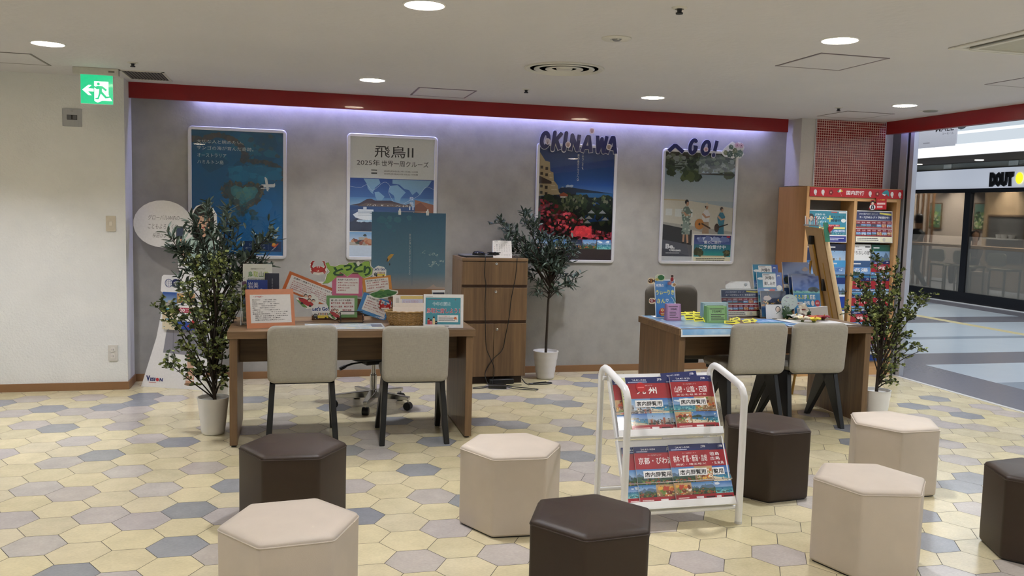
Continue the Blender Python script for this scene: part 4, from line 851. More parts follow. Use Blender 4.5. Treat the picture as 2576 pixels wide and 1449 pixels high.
MB().box(-.012, -.11, 0, .012, .11, .014).build('tray', simple('translucent_tray', '#aab2b4', .2), t, bevel=.002)
cs = ['#7fb8b0', '#c8cccc', '#c85a5a', '#bfc6c8', '#8fb0c8', '#d4d4d0', '#a8b8b0', '#c09090', '#c4c8ca']
for k in range(9):
    MB().tube([(0, -.10 + k * .025, .004), (-.004, -.102 + k * .026, .06 + .012 * (k % 3))], .0045, 8).build('pen', simple('pen_%d' % k, cs[k], .25), t)
t = thing('price_flag', 'green folded card with red heart at the top right corner of the easel', 'card', (4.285, 6.335, 1.30))
MB().hexa([(0, 0, 0), (.045, 0, 0), (.045, .004, 0), (0, .004, 0), (-.015, 0, .075), (.03, 0, .075), (.03, .004, .075), (-.015, .004, .075)]).hexa([(-.015, 0, .075), (.03, 0, .075), (.03, .004, .075), (-.015, .004, .075), (-.03, 0, .16), (.015, 0, .16), (.015, .004, .16), (-.03, .004, .16)]).build('green_card', simple('mint_card', '#3f8f74', .5), t, smooth=0)
MB().prism([(.03, .075), (.058, .10), (.07, .12), (.064, .134), (.05, .132), (.042, .122), (.03, .13), (.018, .122), (.016, .105)], -.004, -.001, 'y').build('red_heart', simple('heart_red', '#b3202a', .5), t)
# ================================================================== posters on the back wall
def attach(o, parent, wm):
    o.parent = parent; o.matrix_basis = parent.matrix_basis.inverted() @ wm; return o
def wall_poster(label, x0, z0, draw, w=.786, h=1.088):
    y = 7.68; t = thing('framed_poster', label, 'poster', (x0 + w / 2, y, z0), group='framed posters on the back wall'); b = .029
    outer = rrect(w, h, .035, 6, 0, h / 2); inner = rrect(w - 2 * b, h - 2 * b, .004, 6, 0, h / 2); n = len(outer)
    R = [[(p[0], -.004, p[1]) for p in outer], [(p[0], -.016, p[1]) for p in outer], [(p[0] * .988, -.0215, (p[1] - h / 2) * .991 + h / 2) for p in outer], [(p[0] * 1.008, -.0215, (p[1] - h / 2) * 1.006 + h / 2) for p in inner], [(p[0], -.016, p[1]) for p in inner], [(p[0], -.010, p[1]) for p in inner]]
    MB().rings(R, False, False).build('frame', ALU, t, smooth=40)
    MB().prism(rrect(w - .01, h - .01, .03, 5, 0, h / 2), -.006, 0, 'y').build('backing_board', simple('grey_backing', '#8a8a8a', .7), t)
    p = Print(w - 2 * b + .006, h - 2 * b + .006); draw(p); o = p.build('poster_sheet', t, PAPER, .0008); o.matrix_local = frame((-w / 2 + b - .003, -.0075, b - .003), (1, 0, 0), (0, 0, 1))
    MB().add([(-w / 2 + b, -.0125, b), (w / 2 - b, -.0125, b), (w / 2 - b, -.0125, h - b), (-w / 2 + b, -.0125, h - b)], [(0, 1, 2, 3)]).build('clear_cover', COVER, t, smooth=0)
    return t
def heart(cx, cy, sx, sy, n=28):
    return [(cx + sx * 16 * math.sin(a) ** 3 / 17, cy + sy * (13 * math.cos(a) - 5 * math.cos(2 * a) - 2 * math.cos(3 * a) - math.cos(4 * a)) / 17) for a in [2 * PI * k / n for k in range(n)]]
def reef(p):
    rnd = random.Random(11)
    p.rect(0, 0, 1, 1, '#0f6aa6', '#0c5a86'); p.blobs(0, .55, 1, 1, ['#0d5f92', '#11688f', '#0b567f'], 26, .14, rnd, .5); p.blobs(0, 0, 1, .6, ['#0e6cab', '#0f70b0', '#0d659f'], 26, .15, rnd, .6)
    for pts, wd in (([(0, .93), (.12, .92), (.26, .96), (.4, .94), (.52, .89), (.58, .8), (.56, .765)], .045), ([(.55, .775), (.66, .765), (.78, .76), (.9, .735), (.97, .70), (1, .62)], .035)):
        q = [(v.x, v.y) for v in smooth_path([(a, b, 0) for a, b in pts], 8)]
        for k, (a, b) in enumerate(q): p.ell(a, b, wd * rnd.uniform(.5, 1.1), wd * .6 * rnd.uniform(.5, 1.1), rnd.choice(['#3d4a58', '#4a5058', '#38505e', '#54565a']), 9, .3, rnd); p.z -= p.dz * .9
    p.blobs(.6, .78, 1, .99, ['#2f5a74', '#3a5a6c', '#17678c'], 22, .03, rnd, .6); p.blobs(.82, .6, .95, .7, ['#33566a'], 4, .03, rnd, .7)
    p.rect(.4, .62, .98, .72, '#1274a4', '#0f6b98'); p.blobs(.36, .58, 1, .74, ['#1274a4', '#0f6a97', '#157aa8'], 30, .06, rnd, .5)
    p.poly([(a + rnd.uniform(-.02, .02), b + rnd.uniform(-.012, .012)) for a, b in heart(.555, .485, .225, .148)], '#3f5862'); p.blobs(.33, .36, .78, .60, ['#5b5a54', '#3f4c50', '#66625a', '#45565c'], 0, .03, rnd)
    for k in range(170):
        a = rnd.uniform(0, 2 * PI); e = heart(.555, .485, .24 * rnd.uniform(.8, 1.06), .155 * rnd.uniform(.8, 1.06), 60)[int(a / (2 * PI) * 59)]
        p.ell(e[0], e[1], rnd.uniform(.008, .026), rnd.uniform(.006, .018), rnd.choice(['#5b5a54', '#3f4c50', '#6b665c', '#45565c', '#4e4a48', '#2f5566']), 8, .35, rnd); p.z -= p.dz * .9
    p.poly([(a + rnd.uniform(-.012, .012), b + rnd.uniform(-.008, .008)) for a, b in heart(.565, .50, .155, .095)], '#3b8090'); p.blobs(.44, .45, .70, .56, ['#40889a', '#387a88', '#4a9099', '#5a8a88'], 34, .028, rnd, .7); p.blobs(.50, .38, .62, .46, ['#3b8090', '#357684', '#4a6a70'], 14, .022, rnd, .7); p.blobs(.42, .28, .78, .38, ['#2b5666', '#1e5f80', '#33535e'], 16, .03, rnd, .6)
    p.poly([(.735, .565), (.76, .58), (.89, .585), (.905, .595), (.91, .575), (.90, .56), (.76, .555)], '#e6ebee'); p.poly([(.795, .64), (.805, .64), (.835, .525), (.815, .53)], '#f2f5f6'); p.poly([(.79, .64), (.82, .63), (.84, .54), (.815, .53)], '#dfe6ea'); p.poly([(.735, .558), (.75, .575), (.78, .57), (.78, .555)], '#1d3350'); p.rect(.75, .545, .85, .55, '#d5dee2')
    W = '#dfeaf0'
    p.text('大切な人と眺めたい、', .06, .893, .50, .028, W, -.004); p.text('サンゴの海が育んだ奇跡。', .06, .842, .61, .03, W, -.004); p.text('オーストラリア', .065, .785, .31, .028, W, -.004); p.text('ハミルトン島', .065, .73, .28, .032, W, -.004)
    p.rect(.55, .035, .98, .12, '#0a2f5c'); p.rect(.83, .05, .832, .105, '#b8c8d8'); p.text('したことある？', .62, .085, .18, .018, '#c8d6e4'); p.text('オーストラリア', .58, .055, .22, .018, '#c8d6e4'); p.lines(.6, .012, .35, .015, 1, '#7fb0cc')
    p.ell(.895, .092, .022, .015, '#d8a03c'); p.poly([(.86, .085), (.90, .083), (.94, .105), (.95, .1), (.93, .085), (.91, .065), (.875, .05), (.90, .07)], '#c8552f'); p.line([(.87, .045), (.92, .075)], .004, '#b8d0d4')
wall_poster('framed blue poster of a heart shaped reef and a seaplane', -.808, 1.028, reef)
def cruise(p):
    rnd = random.Random(12); p.rect(0, 0, 1, 1, '#dcdede'); p.text('飛鳥Ⅱ', .285, .835, .46, .10, '#1a1a1c', .004); p.text('2025年', .08, .765, .27, .05, '#26262a', .002); p.text('世界一周クルーズ', .37, .762, .56, .05, '#26262a', .004)
    p.lines(.25, .72, .12, .016, 1, '#333'); p.text('2025年3月30日(日)-7月11日(金) 103日間', .40, .716, .40, .014, '#2c2c2e', .01); p.lines(.25, .695, .12, .016, 1, '#333'); p.text('2025年4月1日(火)-7月12日(土) 103日間', .40, .693, .40, .014, '#2c2c2e', .01)
    p.rect(0, .215, 1, .66, '#5f95c4', '#17479a')
    p.rect(0, .43, 1, .5, '#8fb4d2', '#4f86bd'); land = '#7ea9cc'
    p.poly([(.16, .655), (.34, .655), (.36, .62), (.30, .585), (.27, .54), (.285, .525), (.25, .54), (.21, .575), (.2, .61)], land); p.poly([(.29, .545), (.34, .55), (.41, .51), (.37, .47), (.34, .455), (.32, .48), (.30, .51)], land)
    p.poly([(.47, .60), (.56, .61), (.66, .55), (.60, .50), (.59, .46), (.56, .435), (.54, .47), (.52, .52), (.46, .55)], land); p.poly([(.5, .655), (.97, .655), (.93, .61), (.88, .58), (.83, .53), (.79, .56), (.74, .53), (.70, .57), (.64, .58), (.58, .615), (.5, .62)], land); p.poly([(.82, .47), (.94, .485), (.95, .455), (.86, .445)], land)
    p.line([(v.x, v.y) for v in smooth_path([(0, .59, 0), (.12, .58, 0), (.2, .605, 0), (.27, .56, 0), (.4, .63, 0), (.47, .6, 0), (.46, .54, 0), (.56, .44, 0), (.70, .48, 0), (.82, .53, 0), (.9, .6, 0), (1, .58, 0)], 6)], .0016, '#dfe9f2')
    p.poly([(0, .43), (.12, .45), (.2, .485), (.25, .49), (.3, .475), (.48, .478), (.54, .465), (.62, .45), (.66, .445), (.72, .46), (.74, .43)], '#4a3f4c'); p.poly([(.1, .43), (.2, .455), (.3, .45), (.5, .455), (.7, .44), (.7, .425), (.1, .42)], '#6a5a58'); p.blobs(.2, .425, .75, .445, ['#d8d6d2', '#b8a8a0'], 36, .008, rnd, .5)
    p.poly([(.77, .42), (.77, .49), (.80, .485), (1, .45), (1, .36), (.77, .36)], '#9a6450'); p.poly([(.77, .44), (.84, .47), (.95, .40), (.77, .38)], '#7a4a3c')
    p.rect(0, .215, .77, .425, '#2a3348', '#264f86'); p.blobs(0, .215, .77, .33, ['#24304a', '#2d3a52'], 14, .12, rnd, .3)
    p.poly([(.04, .355), (.09, .375), (.12, .385), (.30, .36), (.30, .30), (.14, .315), (.07, .33)], '#e6ebf0'); p.rect(.10, .37, .28, .40, '#dfe6ec'); p.rect(.16, .39, .2, .42, '#d2dae2'); p.lines(.1, .345, .2, .045, 4, '#7f93a8', rnd, .3, .9); p.blobs(.06, .29, .3, .315, ['#a8c8e0', '#cfe0ec'], 14, .03, rnd, .3)
    p.text('飛鳥Ⅱ', .705, .40, .05, .115, '#eef2f6', -.004, vert=True)
    p.photo(0, .10, 1, .21, 'city', 91); p.blobs(0, .10, 1, .16, ['#b06a48', '#8a4a38', '#c08a68', '#d8c8b4'], 60, .03, rnd, .6); p.rect(0, 0, 1, .095, '#c9d6e4')
wall_poster('framed white cruise poster headed 飛鳥Ⅱ with a world map', .478, 1.028, cruise)
def terrace(p):
    rnd = random.Random(13); p.rect(0, .66, 1, 1, '#2f66ba', '#142f74'); p.rect(0, .55, 1, .67, '#6a9ccc', '#2f66ba'); p.blobs(.25, .63, .5, .67, ['#c8d8e8'], 7, .03, rnd, .4)
    p.poly([(.2, .60), (.3, .64), (.42, .645), (.6, .63), (.8, .615), (1, .60), (1, .55), (.2, .55)], '#27364e'); p.rect(.5, .46, 1, .60, '#2a5f92', '#2f6ea6')
    p.poly([(0, .95), (0, .56), (.30, .58), (.27, .60), (.25, .66), (.2, .7), (.19, .77), (.15, .78), (.14, .86), (.08, .87)], '#cbb894')
    for r in range(5):
        for c in range(2): p.rect(.02 + c * .065, .80 - r * .055 - c * .01, .055 + c * .065, .825 - r * .055 - c * .01, '#4a4034')
    for k in range(5): p.rect(.13 + .01 * k, .755 - k * .035, .16 + .02 * k, .765 - k * .035, '#e2d4b8')
    p.poly([(0, .74), (.17, .69), (.17, .67), (0, .67)], '#5a4a44'); p.rect(0, .18, 1, .56, '#1f2a22'); p.blobs(0, .3, 1, .60, ['#2f3f2a', '#3d4c30', '#1c2820', '#4a5638', '#26352c', '#56603c'], 150, .05, rnd, .6)
    p.poly([(.62, .38), (.7, .5), (.78, .52), (.9, .46), (.95, .36), (.7, .34)], '#23549a'); p.poly([(.28, .58), (.33, .60), (.39, .58), (.39, .565), (.28, .565)], '#b05a3c'); p.rect(.29, .55, .38, .565, '#d8d0c4'); p.blobs(.3, .42, 1, .58, ['#5a6848', '#1a241c', '#7a8258', '#39482f', '#8a8a72'], 120, .018, rnd, .9)
    p.blobs(.6, .36, 1, .52, ['#24342a', '#30442e', '#1d2a22'], 40, .045, rnd, .7)
    for cx, cy in ((.58, .36), (.68, .37), (.71, .42), (.86, .42), (.66, .33), (.9, .36)): p.poly([(cx - .05, cy), (cx, cy + .03), (cx + .05, cy)], '#d6dade')
    for k in range(420):
        x = rnd.uniform(0, 1); top = .56 - .33 * x if x < .6 else .36 - .12 * x; lo = .16 if x > .4 else .22
        y = rnd.uniform(lo, max(lo + .02, top)); p.ell(x, y, rnd.uniform(.008, .026), rnd.uniform(.006, .016), rnd.choice(['#8c2038', '#a12a3c', '#7a1c34', '#b03440', '#5c1e2c', '#c23a3a']), 8, .4, rnd); p.z -= p.dz * .9
    p.poly([(.45, .22), (.5, .30), (.62, .31), (.72, .28), (.72, .20)], '#b01e2a'); p.blobs(.42, .2, .75, .31, ['#c01f2c', '#a01a28', '#d03038'], 40, .025, rnd, .6); p.rect(0, 0, 1, .1, '#2a1e1e')
    for k, kd in enumerate(('city', 'beach', 'night', 'mountain', 'sea')): p.photo(.01 + k * .197, .10, .20 + k * .197, .185, kd, 100 + k)
    p.text('ようこそ、', .56, .80, .022, .14, '#e8ecf2', -.004, vert=True); p.text('南の島のテラスへ。', .50, .70, .024, .24, '#e8ecf2', -.004, vert=True)
wall_poster('framed poster of a hotel terrace with red flowers under the OKINAWA letters', 2.168, 1.022, terrace, .778)
def person_fig(p, cx, base, s, top, bottom, hair, skin, legs=True, hat=None):
    if legs: p.poly([(cx - .1 * s, base + .05 * s), (cx - .04 * s, base + .05 * s), (cx - .02 * s, base + .3 * s), (cx - .09 * s, base + .3 * s)], skin); p.poly([(cx + .05 * s, base + .03 * s), (cx + .11 * s, base + .03 * s), (cx + .08 * s, base + .3 * s), (cx + .0 * s, base + .3 * s)], skin); p.ell(cx - .08 * s, base + .04 * s, .05 * s, .02 * s, '#2a2626', 10); p.ell(cx + .1 * s, base + .02 * s, .05 * s, .02 * s, '#2a2626', 10)
    if bottom: p.poly([(cx - .13 * s, base + .22 * s), (cx + .14 * s, base + .22 * s), (cx + .11 * s, base + .56 * s), (cx - .09 * s, base + .56 * s)], bottom)
    p.poly([(cx - .12 * s, base + .52 * s), (cx + .12 * s, base + .52 * s), (cx + .16 * s, base + .72 * s), (cx + .06 * s, base + .83 * s), (cx - .06 * s, base + .83 * s), (cx - .17 * s, base + .70 * s)], top)
    p.poly([(cx - .17 * s, base + .71 * s), (cx - .12 * s, base + .75 * s), (cx + .02 * s, base + .66 * s), (cx + .15 * s, base + .68 * s), (cx + .15 * s, base + .64 * s), (cx - .02 * s, base + .61 * s)], skin)
    p.ell(cx + .02 * s, base + .9 * s, .055 * s, .062 * s, skin, 14); p.ell(cx, base + .93 * s, .065 * s, .055 * s, hair, 14); p.ell(cx + .03 * s, base + .89 * s, .042 * s, .045 * s, skin, 12)
    if hat: p.ell(cx + .01 * s, base + .945 * s, .10 * s, .02 * s, hat, 14); p.ell(cx + .01 * s, base + .97 * s, .06 * s, .045 * s, hat, 14)
def island(p):
    rnd = random.Random(14); p.rect(0, 0, 1, 1, '#c8c6be'); p.rect(0, .5, 1, 1, '#a9b4bc', '#7e94a4'); p.rect(0, .56, 1, .80, '#b8bdbd', '#8fa2ae'); p.poly([(0, .56), (.4, .555), (1, .50), (1, .25), (0, .3)], '#cbc6b8'); p.poly([(.0, .57), (.35, .565), (.35, .555), (0, .558)], '#bfae8e')
    p.rect(.04, .42, .13, .48, '#d6d8d4'); p.rect(.17, .41, .42, .48, '#d3d6d2'); p.poly([(0, .36), (1, .28), (1, .22), (0, .34)], '#a9a59c'); p.poly([(0, .34), (.42, .29), (.42, .14), (0, .2)], '#3a3a3c'); p.poly([(0, .2), (.5, .14), (.5, .045), (0, .045)], '#5c5e66'); p.poly([(.0, .12), (.4, .05), (.0, .05)], '#4c4e56')
    p.rect(0, 0, 1, .045, '#c9cbcc'); p.poly([(0, 1), (1, 1), (1, .88), (.9, .84), (.8, .86), (.55, .84), (.45, .76), (.3, .78), (.2, .86), (.1, .80), (0, .86)], '#3f4a3e')
    p.blobs(0, .80, 1, .99, ['#2a352a', '#3a4836', '#55624c', '#232c26', '#6d7a66', '#8a9490'], 170, .04, rnd, .55); p.blobs(.22, .73, .52, .84, ['#3f4d30', '#56643c', '#2c3824'], 30, .05, rnd, .7); p.blobs(.02, .77, .16, .85, ['#44502f', '#333f28'], 10, .05, rnd, .7); p.blobs(.84, .77, 1, .84, ['#55604c', '#3d4838'], 10, .05, rnd, .7)
    p.rect(.5, .80, 1, .815, '#4a4c48')
    p.lines(.14, .86, .2, .06, 4, '#aab4b0', rnd, .3)
    person_fig(p, .33, .155, .42, '#6c7c72', '#84958c', '#2a2422', '#b88f74'); p.blobs(.25, .25, .42, .50, ['#9db0a6', '#4c6058', '#b5c0b6'], 46, .012, rnd, .7)
    person_fig(p, .61, .18, .36, '#d8d6d6', '#a58a70', '#3a302c', '#b88f74', False, '#c8bfae'); p.ell(.52, .345, .065, .05, '#b5793c', 16); p.ell(.52, .345, .015, .012, '#3a2418', 8); p.poly([(.55, .345), (.68, .30), (.68, .315), (.55, .36)], '#4a3424')
    person_fig(p, .83, .175, .34, '#3d7c94', '#3a7488', '#5a4a42', '#c09a80', False); p.ell(.77, .315, .035, .04, '#4a3428', 12); p.poly([(.78, .325), (.93, .355), (.93, .345), (.78, .31)], '#2c2420')
    p.text('Be.', .055, .115, .13, .045, '#f0f0f0', .04); p.text('Okinawa', .11, .092, .16, .022, '#f0f0f0', .03); p.lines(.06, .07, .24, .012, 1, '#c8c8cc', rnd)
    p.rect(.43, .0, 1, .255, '#ebe9e2'); p.rect(.455, .045, .985, .245, '#2f8f92', '#22366e'); p.rect(.455, .16, .985, .245, '#4a5f9c', '#1e2d66'); p.blobs(.47, .18, .97, .235, ['#9aa6cc', '#c8cfe2', '#6a78ac'], 20, .045, rnd, .5); p.rect(.455, .06, .985, .12, '#2f9a90', '#1f6f88'); p.blobs(.455, .045, .60, .13, ['#2f3a24', '#4c5232', '#3a4028'], 26, .03, rnd, .7); p.blobs(.86, .045, .985, .11, ['#2f3a24', '#6a6238', '#3a4028'], 20, .03, rnd, .7); p.rect(.56, .045, .9, .055, '#c8b890')
    p.text('夏のご旅行', .60, .165, .24, .03, '#f6f6f6', .008); p.text('ご予約受付中', .53, .118, .38, .036, '#f8f8f8', .014); p.rect(.455, .0, .985, .042, '#e6e0c0'); p.lines(.49, .006, .45, .03, 2, '#4a4a44', rnd, .5, .9); p.rect(.92, .225, .97, .24, '#b8283a')
wall_poster('framed poster of three musicians on a beach, marked Be. Okinawa', 3.398, 1.022, island)

# cut-out letters standing on two of the frames
INK = simple('navy_cutout_card', '#0d1650', .3, noise=.02, coat=.4); PALE = simple('pale_cutout_edge', '#c9c9d6', .4, noise=.01)
STROKES = {
    'O': [[(.5 + .40 * math.cos(2 * PI * k / 24), .5 + .41 * math.sin(2 * PI * k / 24)) for k in range(25)]],
    'K': [[(.12, 0), (.12, 1)], [(.9, 1), (.18, .42)], [(.38, .58), (.9, 0)]], 'I': [[(.5, 0), (.5, 1)]], 'N': [[(.12, 0), (.12, .95), (.88, .05), (.88, 1)]],
    'A': [[(.06, 0), (.46, .95), (.60, .95), (.92, 0)], [(.24, .30), (.80, .30)]], 'W': [[(.06, 1), (.22, .04), (.5, .82), (.74, .04), (.96, 1)]],
    'G': [[(.5 + .40 * math.cos(math.radians(d)), .5 + .42 * math.sin(math.radians(d))) for d in range(45, 331, 15)] + [(.88, .46), (.56, .46)]],
    '!': [[(.5, 1), (.5, .34)], [(.5, .09), (.5, .05)]], 'へ': [[(.02, .12), (.38, .88), (.5, .86), (.98, .06)]]}
RIB = [0.0]
def ribbon(pts, wd, y0, y1, mb):    # flat bar along a polyline with round joints, cut from card of thickness y1-y0
    for (x0, z0), (x1, z1) in zip(pts, pts[1:]):
        d = Vector((x1 - x0, z1 - z0)); n = Vector((-d.y, d.x)).normalized() * wd / 2
        mb.prism([(x0 - n.x, z0 - n.y), (x1 - n.x, z1 - n.y), (x1 + n.x, z1 + n.y), (x0 + n.x, z0 + n.y)], y0 - RIB[0], y1 - RIB[0] * .5, 'y'); RIB[0] += .00004
    for i, (x, z) in enumerate(pts):
        if 0 < i < len(pts) - 1 or len(pts) < 3 and pts[0][1] < .06: mb.prism([(x + wd / 2 * math.cos(2 * PI * k / 14), z + wd / 2 * math.sin(2 * PI * k / 14)) for k in range(14)], y0 - RIB[0], y1 - RIB[0] * .5, 'y'); RIB[0] += .00004
def letters(thing_o, specs, y=-.024):
    """each letter: navy card on a slightly larger pale card"""
    for ch, x, z, w, h, shear, wd in specs:
        for nm, grow, y0, m in (('letter', 0, y, INK), ('letter_outline', .010, y + .004, PALE)):
            mb = MB(); RIB[0] = 0.0
            for st in STROKES[ch]:
                q = [(x + wd / 2 + u * (w - wd) + shear * v * h, z + wd / 2 + v * (h - wd)) for u, v in st]
                if grow and len(q) > 1:
                    e0 = (Vector(q[0]) - Vector(q[1])).normalized() * grow / 2; e1 = (Vector(q[-1]) - Vector(q[-2])).normalized() * grow / 2; q = [(q[0][0] + e0.x, q[0][1] + e0.y)] + q[1:-1] + [(q[-1][0] + e1.x, q[-1][1] + e1.y)]
                ribbon(q, wd + grow, y0 - .0035, y0, mb)
            mb.build(nm, m, thing_o, smooth=0)
t = thing('okinawa_lettering', 'navy cut-out letters reading OKINAWA on top of a poster frame', 'sign', (2.185, 7.68, 2.03))
letters(t, [('O', -.01, .008, .115, .19, .08, .036), ('K', .10, .006, .12, .185, .10, .034), ('I', .218, .006, .036, .185, .10, .036), ('N', .268, .002, .12, .18, .10, .034), ('A', .385, -.008, .135, .18, .06, .034), ('W', .525, -.006, .135, .187, .04, .033), ('A', .625, -.010, .135, .187, .06, .034)])
for i, (x, z, c) in enumerate(((.05, .06, '#c9c2bb'), (.245, .04, '#b59a90'), (.47, .175, '#b8a49c'), (.64, .035, '#9a8f80'))):   # plain shells instead of the mascot stickers
    p = Print(.055, .06); p.ell(.5, .5, .48, .48, '#d8d2cc', 14, .05); p.ell(.5, .5, .36, .36, c, 12)
    for k in range(5): p.line([(.5, .12), (.5 + (k - 2) * .16, .84)], .002, '#7a5a50')
    p.build('shell_sticker', t, GLOSSY, .001, '#d8d2cc', [(.5 + .48 * math.cos(2 * PI * k / 14), .5 + .48 * math.sin(2 * PI * k / 14)) for k in range(14)]).matrix_local = frame((x - .0, -.030, z), (1, 0, 0), (0, 0, 1))
t = thing('go_lettering', 'navy cut-out letters reading へGO! on top of the rightmost poster frame', 'sign', (3.43, 7.68, 2.035))
letters(t, [('へ', .0, .022, .19, .105, 0, .036), ('G', .20, .012, .115, .178, .14, .034), ('O', .328, .004, .12, .18, .14, .034), ('!', .462, .002, .04, .18, .18, .034)])
p = Print(.05, .05); p.ell(.5, .5, .48, .48, '#d8cfc8', 14, .06)
for k in range(5): p.ell(.5 + .22 * math.cos(k * 1.257), .5 + .22 * math.sin(k * 1.257), .17, .17, '#c49a96', 10)
p.ell(.5, .5, .1, .1, '#6a4a40', 8); p.build('flower_sticker', t, GLOSSY, .001, '#d8cfc8', [(.5 + .48 * math.cos(2 * PI * k / 14), .5 + .48 * math.sin(2 * PI * k / 14)) for k in range(14)]).matrix_local = frame((.375, -.030, .055), (1, 0, 0), (0, 0, 1))
t = thing('leaf_cutout', 'paper cut-out of monstera leaves and pink flowers beside the GO! letters', 'decoration', (3.99, 7.68, 2.04))
def monstera(p, cx, cy, r, ang, c, c2):
    pts = []
    for k in range(40):
        a = 2 * PI * k / 40; f = .72 + .28 * abs(math.cos(a * 4.5)) if abs(math.sin(a / 2)) > .25 else .78
        rr = r * f * (1 - .18 * math.cos(a)); pts.append((cx + (rr * math.cos(a + ang)) / p.w, cy + (rr * math.sin(a + ang)) / p.h))
    p.poly(pts, c); p.line([(cx + r * .7 * math.cos(ang + PI) / p.w, cy + r * .7 * math.sin(ang + PI) / p.h), (cx + r * .7 * math.cos(ang) / p.w, cy + r * .7 * math.sin(ang) / p.h)], .0016, c2)
    for q in (-.9, .9, -1.6, 1.6): p.line([(cx, cy), (cx + r * .6 * math.cos(ang + q) / p.w, cy + r * .6 * math.sin(ang + q) / p.h)], .001, c2)
p = Print(.25, .165); ol = [(.0, .30), (.12, .55), (.3, .8), (.45, .98), (.62, .85), (.72, .98), (.9, .9), (.98, .65), (.92, .45), (.98, .25), (.82, .02), (.62, .06), (.5, .0), (.3, .05), (.14, .1)]
p.poly(ol, '#dfe2da'); monstera(p, .18, .33, .026, 2.6, '#6f7a52', '#b8c0a0'); monstera(p, .36, .28, .036, 2.2, '#2f4a38', '#b8c8b8'); monstera(p, .42, .68, .026, 1.2, '#3c5a48', '#b8c8b8'); monstera(p, .60, .45, .032, .6, '#5c6a4a', '#c8d0b8'); monstera(p, .82, .3, .036, -.4, '#4f6a5c', '#c8d4cc'); monstera(p, .64, .17, .026, -1, '#36503c', '#b8c8b8')
for cx, cy in ((.66, .78), (.84, .76)):
    for k in range(5): p.ell(cx + .06 * math.cos(k * 1.257 + .4), cy + .09 * math.sin(k * 1.257 + .4), .05, .07, '#c9aab4', 9)
    p.ell(cx, cy, .025, .035, '#5a2c38', 8)
p.build('leaf_print', t, GLOSSY, .003, '#dfe2da', ol).matrix_local = frame((.0, -.026, .0), (1, 0, 0), (0, 0, 1))

# ================================================================== standing cardboard figure in the left corner
SB = (-1.155, 7.458, 0); SDIR = Vector((.506, -.22, 0)).normalized()
t = thing('cardboard_standee', 'life-size cardboard standee with oval speech bubble, half hidden by plants', 'standee', mw=frame(SB, SDIR, (0, .035, 1)))
body = [(0, 0), (.53, .0), (.575, .25), (.60, .5), (.615, .78), (.755, .79), (.77, .80), (.77, .90), (.755, .91), (.66, .91), (.70, 1.10), (.705, 1.22), (.64, 1.29), (.635, 1.40), (.60, 1.455), (.53, 1.485), (.465, 1.465), (.425, 1.415)]
bub = [(.175 + .252 * math.cos(a), 1.315 + .187 * math.sin(a)) for a in [math.radians(d) for d in range(32, 306, 14)]]
body += bub + [(.33, 1.15), (.305, 1.10), (.315, .98), (.335, .91), (.19, .91), (.175, .895), (.165, .78), (.18, .768), (.205, .768), (.13, .4)]
p = Print(1, 1, .00004); p.poly(body, '#efeef0')
hw_ = '#3a3a40'; p.text('グローバルWiFiの', .05, 1.345, .27, .04, hw_, -.01, .15); p.text('こともよろしくね', .05, 1.275, .26, .04, hw_, -.01, .15); p.text('桜田ひより', .09, 1.205, .15, .036, hw_, -.012, .15)
p.poly([(.19, .285), (.40, .275), (.58, .27), (.56, .62), (.43, .66), (.25, .62), (.225, .5)], '#8d8c98'); p.poly([(.27, .28), (.28, .6), (.285, .28)], '#7a7986'); p.poly([(.44, .28), (.45, .62), (.46, .28)], '#7c7b88')
p.poly([(.40, .95), (.60, .95), (.66, 1.10), (.655, 1.19), (.57, 1.235), (.45, 1.235), (.38, 1.19), (.37, 1.08)], '#b4cdc6'); p.poly([(.38, 1.19), (.37, 1.08), (.33, 1.06), (.315, 1.15), (.325, 1.24), (.355, 1.24), (.36, 1.17)], '#d5ab92')
p.ell(.525, 1.36, .092, .115, '#1c1718', 20); p.poly([(.44, 1.36), (.615, 1.36), (.62, 1.20), (.57, 1.19), (.48, 1.19), (.435, 1.22)], '#1c1718'); p.ell(.528, 1.335, .058, .078, '#ddb49b', 20); p.rect(.50, 1.22, .55, 1.27, '#d3a88e'); p.poly([(.46, 1.40), (.50, 1.425), (.60, 1.41), (.595, 1.36), (.56, 1.395), (.50, 1.385)], '#1c1718')
for q in (-.022, .024): p.ell(.528 + q, 1.345, .011, .006, '#2a1d1a', 10); p.rect(.528 + q - .013, 1.362, .528 + q + .013, 1.365, '#4a352c')
p.poly([(.525, 1.34), (.535, 1.315), (.522, 1.315)], '#c4967e'); p.ell(.528, 1.295, .016, .006, '#b5554f', 10)
p.rect(.295, 1.20, .36, 1.30, '#20202a'); p.rect(.30, 1.21, .355, 1.29, '#3a4a6a')
p.rect(.40, .10, .455, .29, '#d2a78f'); p.poly([(.385, .045), (.46, .045), (.46, .11), (.44, .16), (.405, .16), (.39, .11)], '#c99a80'); p.line([(.39, .12), (.455, .10)], .008, '#efeceb'); p.line([(.385, .075), (.46, .075)], .008, '#efeceb'); p.ell(.42, .04, .045, .012, '#8a6a50', 12)
p.text('V', .045, .048, .035, .045, '#24306e', .06); p.text('ISI', .078, .05, .045, .028, '#24306e', .05, .15); p.ell(.143, .064, .014, .014, '#c22a36', 14); p.text('N', .16, .05, .028, .028, '#24306e', .05, .15); p.lines(.07, .036, .11, .006, 1, '#c0505a')
p.ell(.236, .845, .034, .034, '#2a3f7a', 22); p.ell(.236, .845, .029, .029, '#f0f0f2', 22)
for q in (-.016, 0, .016): p.line([(.236 + q, .818), (.236 + q * 1.1, .845), (.236 + q, .872)], .0028, '#2a3f7a'); p.line([(.208, .845 + q), (.264, .845 + q)], .0028, '#2a3f7a')
